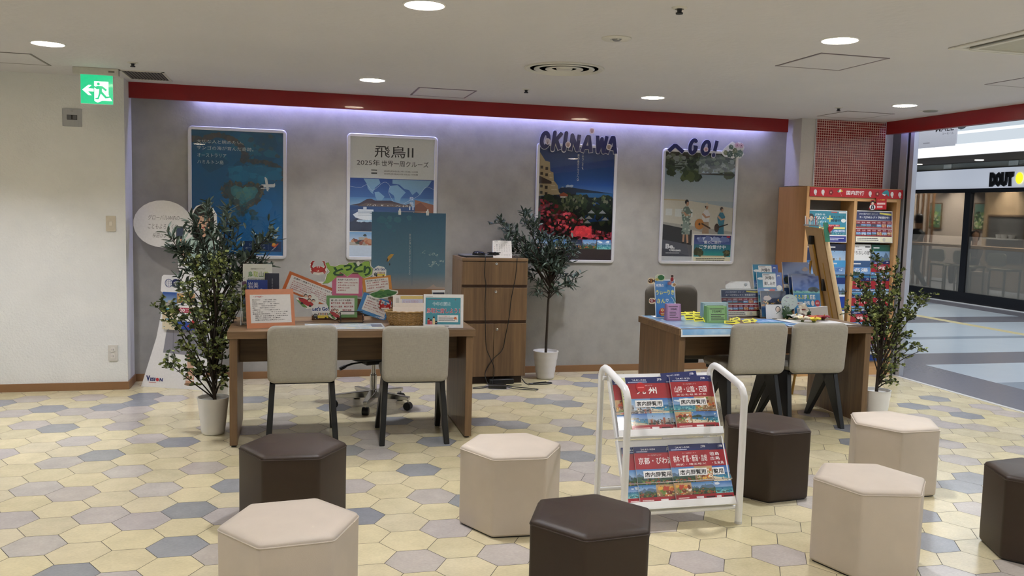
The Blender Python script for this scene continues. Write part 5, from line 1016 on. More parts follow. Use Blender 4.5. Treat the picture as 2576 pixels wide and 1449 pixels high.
p.ell(.296, .845, .036, .036, '#18235c', 22); p.ell(.296, .828, .005, .005, '#f0f0f4', 8)
for r in (.012, .02, .028): p.line([(.296 + r * math.cos(a), .828 + r * math.sin(a)) for a in [math.radians(d) for d in range(45, 136, 15)]], .004, '#f0f0f4')
p.build('panel', t, GLOSSY, .008, '#dcdbdd', body)
p = Print(.28, .30); p.photo(0, 0, .46, 1, 'beach', 120); p.rect(.02, .5, .4, .98, '#bfe0ec', '#1d4aa0'); p.blobs(.03, .6, .4, .75, ['#d8d4cc', '#8a8f98', '#b5aca0'], 14, .06, random.Random(5), 1.4); p.rect(0, .48, .46, .56, '#3a9ab8'); p.rect(0, .3, .46, .48, '#d5c4a4')
p.rect(.44, .24, 1, .9, '#f2f0f0'); p.rect(.44, 0, 1, .24, '#1f3a8c', '#2d55b0'); p.rect(.42, .47, .98, .60, '#b5274a'); p.text('20', .53, .49, .16, .09, '#f8f4f4', .03); p.text('%OFF', .71, .545, .14, .035, '#f4dada', .01); p.text('プレゼント', .71, .49, .24, .04, '#f4e6e8', .01); p.photo(.44, .72, 1, .98, 'food', 121); p.ell(.6, .7, .04, .03, '#24407a'); p.poly([(.75, .1), (.9, .25), (1, .45), (1, .05)], '#b8282c')
p.build('leaflet_pocket', t, GLOSSY, .02, '#d8d6d4').matrix_local = Matrix.Translation((.195, .475, .022))
MB().hexa([(.15, 0, -.008), (.40, 0, -.008), (.40, .01, -.10), (.15, .01, -.10), (.22, .55, -.010), (.33, .55, -.010), (.33, .55, -.014), (.22, .55, -.014)]).build('support_strut', WHITE_PAPER, t, smooth=0)
# ================================================================== things on the left desk
DZ = .72
def sheet_on(parent, name, bl, br, tl, draw, outline=None, mat=None, slab=.0015, slabcol='#e9e8e4', dz=.00005):
    bl = Vector(bl); r = Vector(br) - bl; up = Vector(tl) - bl; p = Print(r.length, up.length, dz); draw(p)
    o = p.build(name, None, mat or GLOSSY, slab, slabcol, outline); wm = frame(bl, r, up)
    if parent: attach(o, parent, wm)
    else: o.matrix_world = wm
    return o
# brochure holder with three brochures, and the orange note leaning on it
t = thing('brochure_holder', 'clear brochure holder at the left end of the left desk', 'brochure holder', (-.18, 5.84, DZ))
MB().box(-.115, .0, .0, .125, .003, .26).box(-.115, -.075, 0, .125, .003, .003).box(-.115, -.075, 0, .125, -.072, .12).build('clear_body', ACRYLIC, t, smooth=0)
MB().tube([(-.117, -.08, 0), (-.117, -.002, .27)], .003, 6).tube([(-.117, -.08, 0), (-.117, .05, .0), (-.117, .0, .2)], .0025, 6).build('side_wire', CHROME, t)
def guide(p):
    p.rect(0, 0, 1, 1, '#dfe3e0'); p.text('鳥取県観光ガイドマップ', .26, .9, .5, .03, '#4a4f4a', .005)
    for i, (q, c) in enumerate(zip('鳥取山陰', ('#4f8a3c', '#a8c04a', '#5a7a58', '#b8cc50'))): p.text(q, .17 + i * .185, .77, .16, .1, c, .012)
    p.text('TOTTORI GUIDE', .17, .70, .56, .045, '#4a5048', .01); p.lines(.3, .655, .45, .025, 1, '#6a706a'); p.photo(0, 0, 1, .5, 'mountain', 130); p.ell(.05, .66, .08, .05, '#6a4a6a', 10, .2)
sheet_on(None, 'guide_brochure', (-.287, 5.832, .735), (-.105, 5.832, .735), (-.290, 5.845, 1.108), guide, slab=.005); tag(bpy.context.scene.objects['guide_brochure'], 'pale TOTTORI GUIDE brochure standing at the back of the desk holder', 'brochure', 'brochures in the desk holder')
o = sheet_on(None, 'booklet', (-.15, 5.812, .735), (-.062, 5.812, .735), (-.153, 5.824, 1.05), lambda p: (p.rect(0, 0, 1, 1, '#2a3048'), p.rect(0, 0, .25, 1, '#222640'), p.text('鳥取の旅ごよみ', .48, .45, .08, .45, '#b8bccc', -.004, vert=True)), slab=.007); tag(o, 'dark navy booklet at the right in the desk holder', 'brochure', 'brochures in the desk holder')
o = sheet_on(None, 'brochure', (-.262, 5.79, .735), (-.134, 5.79, .735), (-.265, 5.802, 1.008), lambda p: (p.rect(0, 0, 1, 1, '#1f3f94'), p.text('岩美', .06, .80, .5, .15, '#e9edf4', -.004), p.poly([(.45, .72), (.7, .80), (.95, .74), (.9, .70)], '#b8c4d4'), p.photo(0, 0, 1, .7, 'sea', 131)), slab=.006); tag(o, 'royal blue 岩美 brochure in front in the desk holder', 'brochure', 'brochures in the desk holder')
ORG = '#c67a4e'
def orange_note(p):
    rnd = random.Random(4); p.rect(0, 0, 1, 1, ORG); p.rect(.09, .13, .93, .86, '#e9e7e4'); p.text('～プチ情報～', .15, .785, .22, .045, '#b02a2a', .03)
    L = ['鳥取は砂丘だけ・・・？砂丘と海岸線、温泉と、', '鳥取県は・・・・・ 全国で七番目の小ささ！', '鳥取県の特産品は・・・ 梨、松葉がに', '県庁所在地・・・・中国地方の海の幸が自慢のお店が', '名産は・・・・鳥取和牛を是非味わって頂きたい', '三朝温泉では・・・ラジウム温泉で心も身体も', 'お一人様は・・・・ゆっくりの一人旅', '鳥取砂丘の観光案内・・・なんと「砂」', '鳥取 AT と砂の美術館 この秋の見学は', '鳥取で頂く海鮮丼の味、お食事処は', 'お店にお気軽にお声がけください']
    for i, s in enumerate(L): p.text(s, .13 + (.05 if i > 7 else 0), .71 - i * .052, .45 + .3 * rnd.random(), .032, '#1c1b1b', .02)
o = sheet_on(None, 'laminated_note', (-.252, 5.60, .7215), (.040, 5.655, .7215), (-.266, 5.675, .958), orange_note, slab=.001, slabcol=ORG); tag(o, 'orange bordered laminated note leaning at the left front of the desk', 'notice')

# hand-made display board
t = thing('display_board', 'hand-made Tottori display board of coloured laminated cards on the left desk', 'display board', (.33, 6.0, DZ))
MB().box(-.18, .0, 0, .17, .05, .03).box(-.02, .01, .03, .16, .02, .33).build('stand_base', wood('brown_board', '#6a4a34', '#805a40', 'x'), t)
MB().hexa([(-.36, .006, .20), (.34, .006, .12), (.34, .01, .12), (-.36, .01, .20), (-.34, .006, .26), (.3, .006, .26), (.3, .01, .26), (-.34, .01, .26)]).build('backing_strip', WHITE_PAPER, t, smooth=0)
def listcard(col, head, items, seed, inset=(.08, .1, .92, .88), hx=.2):
    def d(p):
        rnd = random.Random(seed); x0, y0, x1, y1 = inset; p.rect(0, 0, 1, 1, col); p.rect(x0, y0, x1, y1, '#eceae8'); W = x1 - x0; H = y1 - y0
        p.text(head, x0 + W * .06, y1 - H * .19, W * .86, H * .12, '#1e1e26', .02)
        n = len(items); 
        for i, s in enumerate(items): p.text(s, x0 + W * .06, y1 - H * (.36 + i * .64 / n), W * min(.9, .075 * len(s)), H * .5 / n * .72, '#9e2430', .018)
    return d
Yb = 5.992
sheet_on(t, 'orange_card', (-.045, Yb, .930), (.285, Yb, .795), (-.012, Yb + .004, 1.058), listcard('#c96a35', '交通編 ～特急やくもとマイカーでも便利', ['★2024年4月にデビューの', '★やくもラッピングに泊まく　★新型やくも乗ってみた！', '★鳥取駅～岡まで1時間45分（約１時間）', '★大阪駅～鳥取駅まで約2時間30分（約２時間半）', '★鳥取砂丘空港からも便利・鳥取の町をおさんぽ'], 1, (.06, .1, .97, .86)))
sheet_on(t, 'pink_card', (.282, Yb - .003, .885), (.484, Yb - .003, .883), (.30, Yb - .003, 1.034), listcard('#c46488', '観光編～人気スポット～', ['★境港（水木しげる記念館）', '★青山剛昌ふるさと館', '★夢みなと公園', '★鳥取砂丘'], 2, (.14, .12, .88, .84)))
sheet_on(t, 'amber_card', (.492, Yb, .908), (.688, Yb, .930), (.482, Yb, 1.008), listcard('#d18a3a', '観光編～雄大な自然～', ['★大山　★鳥取砂丘　★浦富海岸', '★三徳山三佛寺　★投入堂', '★鳥取港　★白兎海岸'], 3, (.1, .02, .9, .86)))
sheet_on(t, 'green_card', (.246, Yb - .005, .738), (.453, Yb - .005, .738), (.244, Yb - .005, .889), listcard('#6f9f62', '癒し編～おすすめ温泉～', ['●皆生温泉　●三朝温泉', '●はわい温泉　●浜村温泉', '●関金温泉　●岩井温泉'], 4, (.1, .14, .9, .88)))
def blue_card(p):
    listcard('#3c84c4', 'グルメ編～自然の恵み～', ['★松葉がに（冬限定）', '★境港の海鮮「岩がき」', '★大山どり・鳥取和牛「わぎゅう」', '★ローカルフード「牛骨ラーメン」'], 5, (.12, .16, .92, .92))(p)
    for k in range(4): p.line([(v.x, v.y) for v in smooth_path([(.62 + .06 * k, .02 + .02 * k, 0), (.72 + .05 * k, .08 + .02 * k, 0), (.82 + .03 * k, .04 + .03 * k, 0), (.95, .08 + .05 * k, 0)], 4)], .003, '#e8f0f4')
sheet_on(t, 'blue_card', (.449, Yb - .012, .784), (.640, Yb - .012, .712), (.494, Yb - .012, .915), blue_card)
def outline_print(parent, name, pts, y, draw, edge='#eceae2', slab=.0012):
    xs = [q[0] for q in pts]; zs = [q[1] for q in pts]; x0, x1, z0, z1 = min(xs), max(xs), min(zs), max(zs); w = x1 - x0; h = z1 - z0
    ol = [((a - x0) / w, (b - z0) / h) for a, b in pts]; p = Print(w, h); draw(p, ol); o = p.build(name, None, GLOSSY, slab, edge, ol); return attach(o, parent, frame((x0, y, z0), (1, 0, 0), (0, 0, 1)))
tot = [(.210, .962), (.232, .985), (.243, 1.03), (.262, 1.05), (.245, 1.075), (.232, 1.112), (.252, 1.118), (.262, 1.095), (.30, 1.088), (.335, 1.103), (.375, 1.100), (.395, 1.118), (.43, 1.120), (.45, 1.108), (.478, 1.112), (.50, 1.128), (.535, 1.130), (.543, 1.09), (.560, 1.075), (.556, 1.035), (.535, 1.018), (.50, 1.006), (.475, 1.018), (.455, 1.045), (.42, 1.045), (.40, 1.03), (.382, 1.016), (.36, 1.035), (.335, 1.05), (.315, 1.02), (.28, .985), (.25, .965)]
def tottori(p, ol):
    c = (.5, .55); p.poly([(c[0] + (a - c[0]) * .965, c[1] + (b - c[1]) * .93) for a, b in ol], '#3c4a2a'); p.poly([(c[0] + (a - c[0]) * .95, c[1] + (b - c[1]) * .90) for a, b in ol], '#93bc52')
    for q, x, y, w, h in (('と', .22, .36, .2, .36), ('っ', .42, .56, .17, .27), ('と', .60, .50, .19, .42), ('り', .80, .36, .15, .42)): p.text(q, x, y, w, h, '#1f4f2c', .045)
    p.ell(.70, .86, .03, .1, '#e9ebe2', 10)
outline_print(t, 'title_cutout', tot, Yb - .010, tottori)
def crab(p, ol):
    R = '#b0242a'; p.ell(.5, .36, .42, .2, R, 20, .06); p.ell(.5, .42, .3, .2, '#bf2c30', 18, .05)
    for s in (-1, 1):
        p.line([(.5 + s * .34, .42), (.5 + s * .44, .6), (.5 + s * .36, .78)], .011, R); p.poly([(.5 + s * .42, .66), (.5 + s * .47, .82), (.5 + s * .36, .98), (.5 + s * .20, .99), (.5 + s * .30, .88), (.5 + s * .33, .74)], R)
        for k in range(3): p.line([(.5 + s * .3, .3 - k * .06), (.5 + s * (.46 - k * .04), .22 - k * .07)], .005, R)
    p.ell(.43, .56, .03, .05, '#f0ece8', 8); p.ell(.55, .56, .03, .05, '#f0ece8', 8); p.ell(.43, .56, .012, .02, '#222', 6); p.ell(.55, .56, .012, .02, '#222', 6); p.blobs(.3, .2, .6, .34, ['#d87a6a', '#f0d8c8'], 8, .05, random.Random(3), .6)
def oct_(x0, z0, x1, z1, k=.22):
    w = x1 - x0; h = z1 - z0; return [(x0 + w * k, z0), (x1 - w * k, z0), (x1, z0 + h * k), (x1, z1 - h * k), (x1 - w * k, z1), (x0 + w * k, z1), (x0, z1 - h * k), (x0, z0 + h * k)]
CRAB = [(.05, .30), (.10, .20), (.22, .10), (.5, .06), (.78, .10), (.92, .2), (.98, .32), (.95, .5), (.90, .56), (.97, .70), (.96, .84), (.87, .99), (.70, 1), (.72, .92), (.80, .84), (.84, .68), (.80, .60), (.66, .62), (.5, .60), (.34, .62), (.20, .60), (.16, .68), (.20, .84), (.28, .92), (.30, 1), (.13, .99), (.04, .84), (.03, .70), (.10, .56), (.04, .5)]
def scaled(pts, x0, z0, x1, z1): return [(x0 + (x1 - x0) * a, z0 + (z1 - z0) * b) for a, b in pts]
outline_print(t, 'crab_sticker', scaled(CRAB, .132, 1.022, .250, 1.122), Yb - .002, crab)
outline_print(t, 'crab_sticker', scaled(CRAB, .592, .790, .685, .862), Yb - .022, lambda p, ol: (crab(p, ol), p.poly([(.4, .45), (.52, .9), (.66, .45)], '#5a8fb8')))
def bus(p, ol):
    p.poly(ol, '#eef0f0'); p.text("Let's Go!", .06, .56, .88, .26, '#24488c', .035); p.poly([(.12, .1), (.34, .08), (.34, .34), (.18, .38), (.10, .28)], '#26241f'); p.rect(.34, .08, .92, .26, '#e0cc4a'); p.rect(.34, .26, .92, .46, '#f2f2ee')
    for k in range(3): p.rect(.37 + k * .185, .28, .52 + k * .185, .43, '#55565a'); p.ell(.445 + k * .185, .35, .05, .07, '#e6c6ac', 8)
    p.ell(.3, .08, .06, .07, '#222', 10); p.ell(.78, .08, .06, .07, '#222', 10); p.rect(.15, .2, .3, .32, '#8a9096')
outline_print(t, 'bus_sticker', [(.178, .728), (.268, .770), (.262, .80), (.248, .832), (.16, .83), (.146, .80), (.152, .77)], Yb - .014, bus)
outline_print(t, 'bus_sticker', [(.552, 1.018), (.645, 1.022), (.646, 1.065), (.63, 1.085), (.59, 1.094), (.566, 1.078), (.556, 1.05)], Yb - .004, bus)
def car(p, ol):
    p.poly(ol, '#eef0e8'); p.poly([(.02, .62), (.12, .42), (.3, .12), (.5, .05), (.46, .16), (.2, .5)], '#6a9a54'); p.poly([(.10, .74), (.3, .70), (.62, .50), (.78, .30), (.70, .16), (.55, .16), (.3, .34), (.14, .56)], '#b3262e'); p.poly([(.14, .72), (.3, .68), (.34, .62), (.18, .64)], '#5a1a1e')
    for x, y, h in ((.42, .84, '#2c2420'), (.60, .78, '#8a3028'), (.76, .52, '#2c2420'), (.58, .56, '#3a2c26')): p.ell(x, y, .085, .11, h, 12); p.ell(x + .01, y - .03, .065, .08, '#e8c4aa', 12)
    p.ell(.26, .36, .06, .07, '#241f1f', 10); p.ell(.62, .18, .06, .07, '#241f1f', 10); p.ell(.3, .95, .03, .05, '#e8c4aa', 8)
outline_print(t, 'car_sticker', [(.045, .872), (.075, .83), (.115, .80), (.15, .80), (.195, .838), (.19, .875), (.16, .90), (.12, .905), (.095, .88)], Yb - .016, car)
outline_print(t, 'car_sticker', [(.258, .752), (.275, .737), (.305, .724), (.33, .745), (.358, .772), (.352, .795), (.325, .806), (.30, .79)], Yb - .018, car)
def hills(p, ol):
    p.poly(ol, '#eef0e8'); p.poly([(.03, .45), (.16, .62), (.3, .72), (.42, .95), (.55, .86), (.66, .92), (.8, .78), (.97, .70), (.9, .45), (.7, .25), (.4, .1), (.2, .16)], '#3f7a3c'); p.poly([(.36, .8), (.42, .95), (.55, .86), (.5, .7), (.46, .78)], '#8aa85c'); p.blobs(.1, .2, .9, .6, ['#2f6a34', '#4f8a44', '#2a5a30'], 20, .06, random.Random(6), 1.2)
outline_print(t, 'mountain_sticker', [(.525, .885), (.545, .912), (.60, .925), (.64, .938), (.68, .930), (.725, .925), (.728, .905), (.70, .888), (.63, .870), (.57, .866)], Yb - .018, hills)
# black wire stand
t = thing('wire_stand', 'small empty black wire stand on the left desk before the display board', 'display stand', (.405, 5.85, DZ))
MB().tube([(-.072, -.02, .004), (.072, -.02, .004), (.072, -.02, .03), (.072, .02, .06), (.072, .02, .075), (-.072, .02, .075), (-.072, .02, .06), (-.072, -.02, .03)], .003, 6, True).tube([(-.072, -.02, .004), (-.085, .05, .003)], .003, 6).tube([(.072, -.02, .004), (.085, .05, .003)], .003, 6).tube([(-.072, -.02, .03), (-.072, -.045, .03), (-.072, -.045, .004), (.072, -.045, .004), (.072, -.045, .03), (.072, -.02, .03)], .0025, 6).build('wire_frame', BLACK_METAL, t)
# plastic map mat and thin brown tray
def mat_art(p):
    rnd = random.Random(8); p.rect(0, 0, 1, 1, '#c4cfd6'); p.blobs(0, 0, 1, 1, ['#e3e4d6', '#b8c8d4', '#d8dcc8', '#dfe6ea', '#a8bccc', '#e8e2c8'], 70, .06, rnd, 1.4); p.rect(.72, 0, .725, 1, '#f0f2f2'); p.rect(.46, 0, .464, 1, '#f0f2f2'); p.lines(.05, .1, .3, .6, 5, '#8fa0b0', rnd, .2); p.rect(.86, .3, .98, .8, '#5a6078')
o = sheet_on(None, 'desk_mat', (.03, 5.535, DZ + .0025), (.60, 5.535, DZ + .0025), (.03, 5.80, DZ + .0025), mat_art, mat=GLOSSY, slab=.002); tag(o, 'shiny plastic sheeted map lying flat on the left desk', 'map')
o = MB().box(-.06, 5.69, DZ, .10, 5.86, DZ + .006).build('clipboard', OAK_X, smooth=0, bevel=.001); tag(o, 'thin brown board lying under the orange note corner on the left desk', 'board')
# paraglider poster on a clip stand
t = thing('paraglider_poster', 'blue sky poster with paraglider over a sand dune, standing behind the left desk', 'poster', (.822, 6.165, DZ))
def dune(p):
    rnd = random.Random(15); p.rect(0, .26, 1, 1, '#8a9aa4', '#2c6488'); p.rect(0, .42, 1, 1, '#5c88a4', '#275f86'); p.rect(0, .26, 1, .42, '#a5a09c', '#5c88a4')
    p.blobs(.05, .8, .6, .99, ['#33708f', '#3a7694'], 10, .06, rnd, .5); 
    for x, y in ((.86, .60), (.84, .52), (.95, .54), (.70, .62), (.81, .60), (.80, .49), (.9, .5)): p.blobs(x - .04, y - .02, x + .04, y + .02, ['#7fa4b4', '#9ab8c4', '#b4cad2'], 6, .012, rnd, .5)
    p.poly([(.72, .26), (.80, .285), (.84, .31), (.88, .285), (1, .28), (1, .25), (.72, .25)], '#b8a8a0'); p.rect(0, 0, 1, .262, '#7a5a3c', '#a0764c')
    for k in range(16): p.ell(rnd.uniform(.0, 1), rnd.uniform(.02, .2), rnd.uniform(.08, .25), rnd.uniform(.004, .014), rnd.choice(['#6a4c34', '#86603e', '#94704c']), 12)
    p.poly([(.20, .53), (.22, .575), (.26, .60), (.30, .598), (.28, .575), (.25, .55), (.22, .525)], '#cfa24a'); p.poly([(.20, .53), (.215, .56), (.225, .55), (.215, .525)], '#3a2a24'); p.ell(.245, .50, .008, .012, '#1d1d22', 8); p.line([(.215, .53), (.245, .505), (.285, .575)], .0006, '#5a5a5a')
    p.text('砂丘が優しく受けとめてくれる。', .505, .40, .02, .40, '#dfe8ee', -.006, vert=True); p.rect(.548, .3, .551, 1, '#2a5f80')
p = Print(.525, .735); dune(p); p.build('poster_sheet', t, GLOSSY, .003, '#dcdcd8').matrix_local = frame((-.262, 0, .004), (1, 0, 0), (0, .012, 1))
MB().tube([(-.07, .012, .745), (.14, .012, .745)], .0018, 6).tube([(.035, .016, 0), (.035, .014, .745)], .004, 8).box(-.12, .006, 0, .2, .09, .004).build('clip_stand', CHROME, t)
for x in (-.068, .13): MB().box(x - .009, -.006, .722, x + .009, .018, .752).tube([(x, -.004, .745), (x, -.008, .765)], .006, 8).build('clip', simple('clear_clip', '#dfe3e6', .15), t, bevel=.002)
# wicker basket
t = thing('wicker_basket', 'oval wicker basket holding leaflets on the left desk', 'basket', (.755, 5.73, DZ), math.radians(-8))
WICK = simple('golden_wicker', '#a58450', .45, noise=.14, nscale=90); mb = MB()
for k in range(11):
    z = .006 + k * .0078; f = .80 + .20 * (k / 10) ** .8; pts = []
    for a in range(96):
        th = 2 * PI * a / 96; wob = .004 * math.cos(24 * th + (PI if k % 2 else 0)); pts.append(((.132 * f + wob) * math.cos(th), (.082 * f + wob) * math.sin(th), z))
    mb.tube(pts, .0042, 5, True)
mb.build('woven_wall', WICK, t); mb = MB()
for a in range(24):
    th = 2 * PI * (a + .0) / 24; mb.tube([(.107 * math.cos(th), .067 * math.sin(th), .002), (.135 * math.cos(th), .084 * math.sin(th), .09)], .0045, 6)
mb.build('upright_stakes', WICK, t); rp = []
for a in range(72):
    th = 2 * PI * a / 72; rp.append(((.137 + .003 * math.sin(18 * th)) * math.cos(th), (.086 + .003 * math.sin(18 * th)) * math.sin(th), .092 + .002 * math.cos(18 * th)))
MB().tube(rp, .0062, 8, True).build('rim', WICK, t); MB().lathe([(.0001, .002), (1, .002), (1, .006), (.0001, .006)], seg=40).build('bottom', WICK, t).scale = (.108, .068, 1)
def leaf1(p): p.rect(0, 0, 1, 1, '#ece8e2'); p.rect(.3, .35, 1, .95, '#dcd4e0', '#c8cce4'); p.rect(.25, .86, 1, .97, '#d8c070'); p.text('とっとり旅の', .34, .72, .5, .1, '#c08a9a'); p.rect(.1, .55, .2, .9, '#c8c4be'); p.rect(.1, .38, .24, .56, '#3a3a3e'); p.lines(.3, .4, .6, .25, 4, '#a8a4b8', random.Random(1)); p.rect(0, 0, 1, .3, '#e9ddd0', '#f0e6dc')
for i, (dx, dy, an, lab) in enumerate(((0, .02, 0, 'white leaflet with bus drawing standing in the wicker basket'), (.01, -.005, 4, 'cream leaflet leaning at the front of the wicker basket'), (-.005, -.022, -3, 'pale folded leaflet lowest in the wicker basket'))):
    h = (.185, .135, .11)[i]; a = math.radians(an); o = sheet_on(None, 'leaflet', (.668 + dx, 5.725 + dy, .728), (.868 + dx, 5.715 + dy + .01 * math.sin(a), .728), (.664 + dx, 5.765 + dy, .728 + h), leaf1 if i == 0 else (lambda p: (p.rect(0, 0, 1, 1, '#e6dac8', '#efe4d8'), p.lines(.1, .3, .8, .5, 4, '#cbbfae', random.Random(7), .15))), slab=.004); tag(o, lab, 'leaflet', 'leaflets in the wicker basket')
# blue announcement sheet in an L stand
def summer(p):
    p.rect(0, 0, 1, 1, '#efefee'); p.rect(.05, .1, .93, .9, '#4796a8'); p.text('★', .12, .82, .03, .04, '#8a3038'); p.text('★', .78, .82, .035, .045, '#8a3038'); p.lines(.17, .83, .5, .03, 1, '#8a5a68'); p.text('今年の夏は', .22, .65, .46, .13, '#e8f4f6', .03); p.text('今年の夏は', .225, .655, .45, .12, '#3f93a6', -.005)
    p.text('鳥取に旅しよう！', .07, .43, .84, .16, '#f2e0e4', .035); p.text('鳥取に旅しよう！', .075, .437, .83, .146, '#b8384c', .012)
    p.rect(.35, .17, .87, .38, '#f0f0ee'); p.text('メールや電話での', .38, .33, .28, .03, '#c04a4a'); p.lines(.38, .2, .42, .11, 3, '#4a4a4a', random.Random(2), .45, .8); p.poly([(.76, .26), (.78, .33), (.82, .33), (.84, .26)], '#d06a3a'); p.rect(.76, .25, .85, .265, '#d06a3a')
    for x, c, h in ((.13, '#b83a44', .19), (.19, '#d06a7a', .14), (.26, '#e8d8a0', .24), (.32, '#2a3a4a', .1)): p.rect(x - .03, .1, x + .03, .1 + h * .7, c); p.ell(x, .1 + h * .82, .025, .035, '#e6c2a8', 10); p.ell(x, .1 + h * .88, .026, .026, '#2a2020', 10)
    p.lines(.3, .03, .6, .04, 1, '#8a8a8a'); p.lines(.06, .92, .3, .02, 1, '#8a8a8a')
t = thing('notice_stand', 'blue and white 鳥取に旅しよう notice standing at the right front of the left desk', 'notice', (.97, 5.56, DZ))
sheet_on(t, 'notice_sheet', (.845, 5.575, .7215), (1.103, 5.548, .7215), (.845, 5.60, .938), summer, slab=.002); MB().hexa([(-.12, .0, 0), (.13, -.02, 0), (.135, .06, 0), (-.115, .08, 0), (-.12, .0, .0012), (.13, -.02, .0012), (.135, .06, .0012), (-.115, .08, .0012)]).build('stand_foot', ACRYLIC, t, smooth=0)
o = sheet_on(None, 'leaflet', (.94, 5.73, .722), (1.03, 5.74, .722), (.94, 5.80, .945), lambda p: (p.rect(0, 0, 1, 1, '#e8e8ea'), p.rect(.08, .1, .95, .93, '#23305c')), slab=.003); tag(o, 'navy leaflet peeking out behind the blue and white notice', 'leaflet')
MB().hexa([(.93, 5.80, .72), (1.04, 5.81, .72), (1.04, 5.82, .72), (.93, 5.81, .72), (.93, 5.79, .93), (1.04, 5.80, .93), (1.04, 5.805, .93), (.93, 5.795, .93)]).build('leaflet_prop', ACRYLIC, smooth=0); o = bpy.context.scene.objects['leaflet_prop']; tag(o, 'clear prop behind the navy leaflet on the left desk', 'display stand')

# ================================================================== things on the right desk
SEA = '#8fbfe4'
def sea_map():
    p_ = [(2.60, 6.128), (2.60, 5.46), (2.60, 5.425), (2.60, 5.41), (2.60, 5.405)]
    sec = [(6.125, .7215), (5.80, .7216), (5.50, .7216), (5.44, .7212), (5.418, .715), (5.411, .70), (5.409, .665)]
    cols = []; vs = []; fs = []; x0, x1 = 2.585, 3.04; nx = 26; rnd = random.Random(17)
    for i in range(nx + 1):
        x = x0 + (x1 - x0) * i / nx
        for j, (y, z) in enumerate(sec): vs.append((x, y, z + .0012)); 
    n = len(sec)
    for i in range(nx):
        for j in range(n - 1): fs.append((i * n + j, i * n + j + 1, (i + 1) * n + j + 1, (i + 1) * n + j))
    return vs, fs, n, nx
vs, fs, n, nx = sea_map()
me = bpy.data.meshes.new('sea_map'); nv = len(vs); me.from_pydata(vs + [(x, y, z - .0009) for x, y, z in vs], [], fs + [tuple(i + nv for i in reversed(f)) for f in fs])
def map_mat():
    m, nt, b = _new('printed_sea_map'); L = nt.links; v = coords(nt); n_ = N(nt, 'ShaderNodeTexNoise', Scale=9.0, Detail=5.0); L.new(v, n_.inputs['Vector'])
    cr = N(nt, 'ShaderNodeValToRGB'); e = cr.color_ramp.elements; e[0].position = .35; e[0].color = (*lin('#7fb2e0'), 1); e[1].position = .62; e[1].color = (*lin('#b5d6ee'), 1); q = e.new(.72); q.color = (*lin('#b9d8e6'), 1); q = e.new(.76); q.color = (*lin('#cbd8b0'), 1)
    L.new(n_.outputs['Fac'], cr.inputs[0])
    tc = N(nt, 'ShaderNodeTexCoord'); sp = N(nt, 'ShaderNodeSeparateXYZ'); L.new(tc.outputs['Object'], sp.inputs[0])
    a = N(nt, 'ShaderNodeMath', operation='GREATER_THAN'); a.inputs[1].default_value = 2.596; L.new(sp.outputs['X'], a.inputs[0]); z = N(nt, 'ShaderNodeMath', operation='GREATER_THAN'); z.inputs[1].default_value = .678; L.new(sp.outputs['Z'], z.inputs[0])
    mu = N(nt, 'ShaderNodeMath', operation='MULTIPLY'); L.new(a.outputs[0], mu.inputs[0]); L.new(z.outputs[0], mu.inputs[1]); mx = N(nt, 'ShaderNodeMix', data_type='RGBA'); mx.inputs[6].default_value = (*lin('#eef0f0'), 1); L.new(mu.outputs[0], mx.inputs[0]); L.new(cr.outputs[0], mx.inputs[7]); L.new(mx.outputs[2], b.inputs['Base Color'])
    b.inputs['Roughness'].default_value = .22; b.inputs['Coat Weight'].default_value = .5; return m
me.materials.append(map_mat()); o = bpy.data.objects.new('sea_map', me); COL.objects.link(o); tag(finish(o), 'blue sea map draped over the front edge of the right desk', 'map')
# blue sign with sea creatures
t = thing('welcome_sign', 'tall blue うぃーりきさん sign with sea creature stickers at the left end of the right desk', 'sign', (2.72, 6.0, DZ))
def okisign(p):
    p.rect(0, 0, 1, 1, '#e9eef2'); p.rect(.03, .02, .96, .97, '#2f7ec4'); p.text('沖縄の', .05, .80, .40, .09, '#d5e2ee', .03); p.text('うぃーりき', .06, .60, .88, .13, '#e9e67a', .035); p.text('さん', .08, .38, .42, .12, '#e9e67a', .035); p.text('♡', .52, .40, .14, .09, '#e8f0f0', .02); p.text('(おもしろい)', .66, .385, .28, .035, '#bfe0ec')
    p.ell(.74, .90, .12, .055, '#7a4a68', 12, .15); p.ell(.78, .90, .07, .035, '#b05a5a', 10, .2)
    p.poly([(.82, .56), (.98, .50), (1.0, .40), (.88, .36), (.92, .46)], '#1f7a8c'); p.line([(.80, .54), (.90, .46), (.96, .36)], .003, '#e0ecec')
    p.ell(.33, .15, .17, .09, '#a8282a', 14, .1); p.ell(.33, .20, .12, .06, '#c84a34', 12, .1); p.ell(.33, .20, .05, .05, '#e0a850', 10); p.ell(.28, .20, .02, .02, '#f4efe2', 8); p.ell(.38, .20, .02, .02, '#f4efe2', 8); p.rect(.24, .115, .42, .13, '#f0ece0'); p.rect(.26, .05, .40, .11, '#d8953c')
sheet_on(t, 'sign_panel', (2.652, 5.99, .7215), (2.828, 6.012, .7215), (2.612, 6.03, 1.003), okisign, slab=.004)
MB().box(-.06, .03, 0, .06, .10, .004).hexa([(-.04, .02, 0), (.04, .02, 0), (.04, .03, 0), (-.04, .03, 0), (-.05, .045, .2), (.03, .045, .2), (.03, .048, .2), (-.05, .048, .2)]).build('stand', WHITE_PAPER, t, smooth=0)
def fish(c1, c2): return lambda p, ol: (p.poly(ol, '#e8d8b8'), p.ell(.42, .5, .36, .36, c1, 16), p.poly([(.7, .5), (.98, .8), (.98, .2)], c1), p.rect(.3, .2, .38, .8, c2), p.rect(.5, .22, .58, .78, c2), p.ell(.2, .56, .05, .06, '#fff', 8))
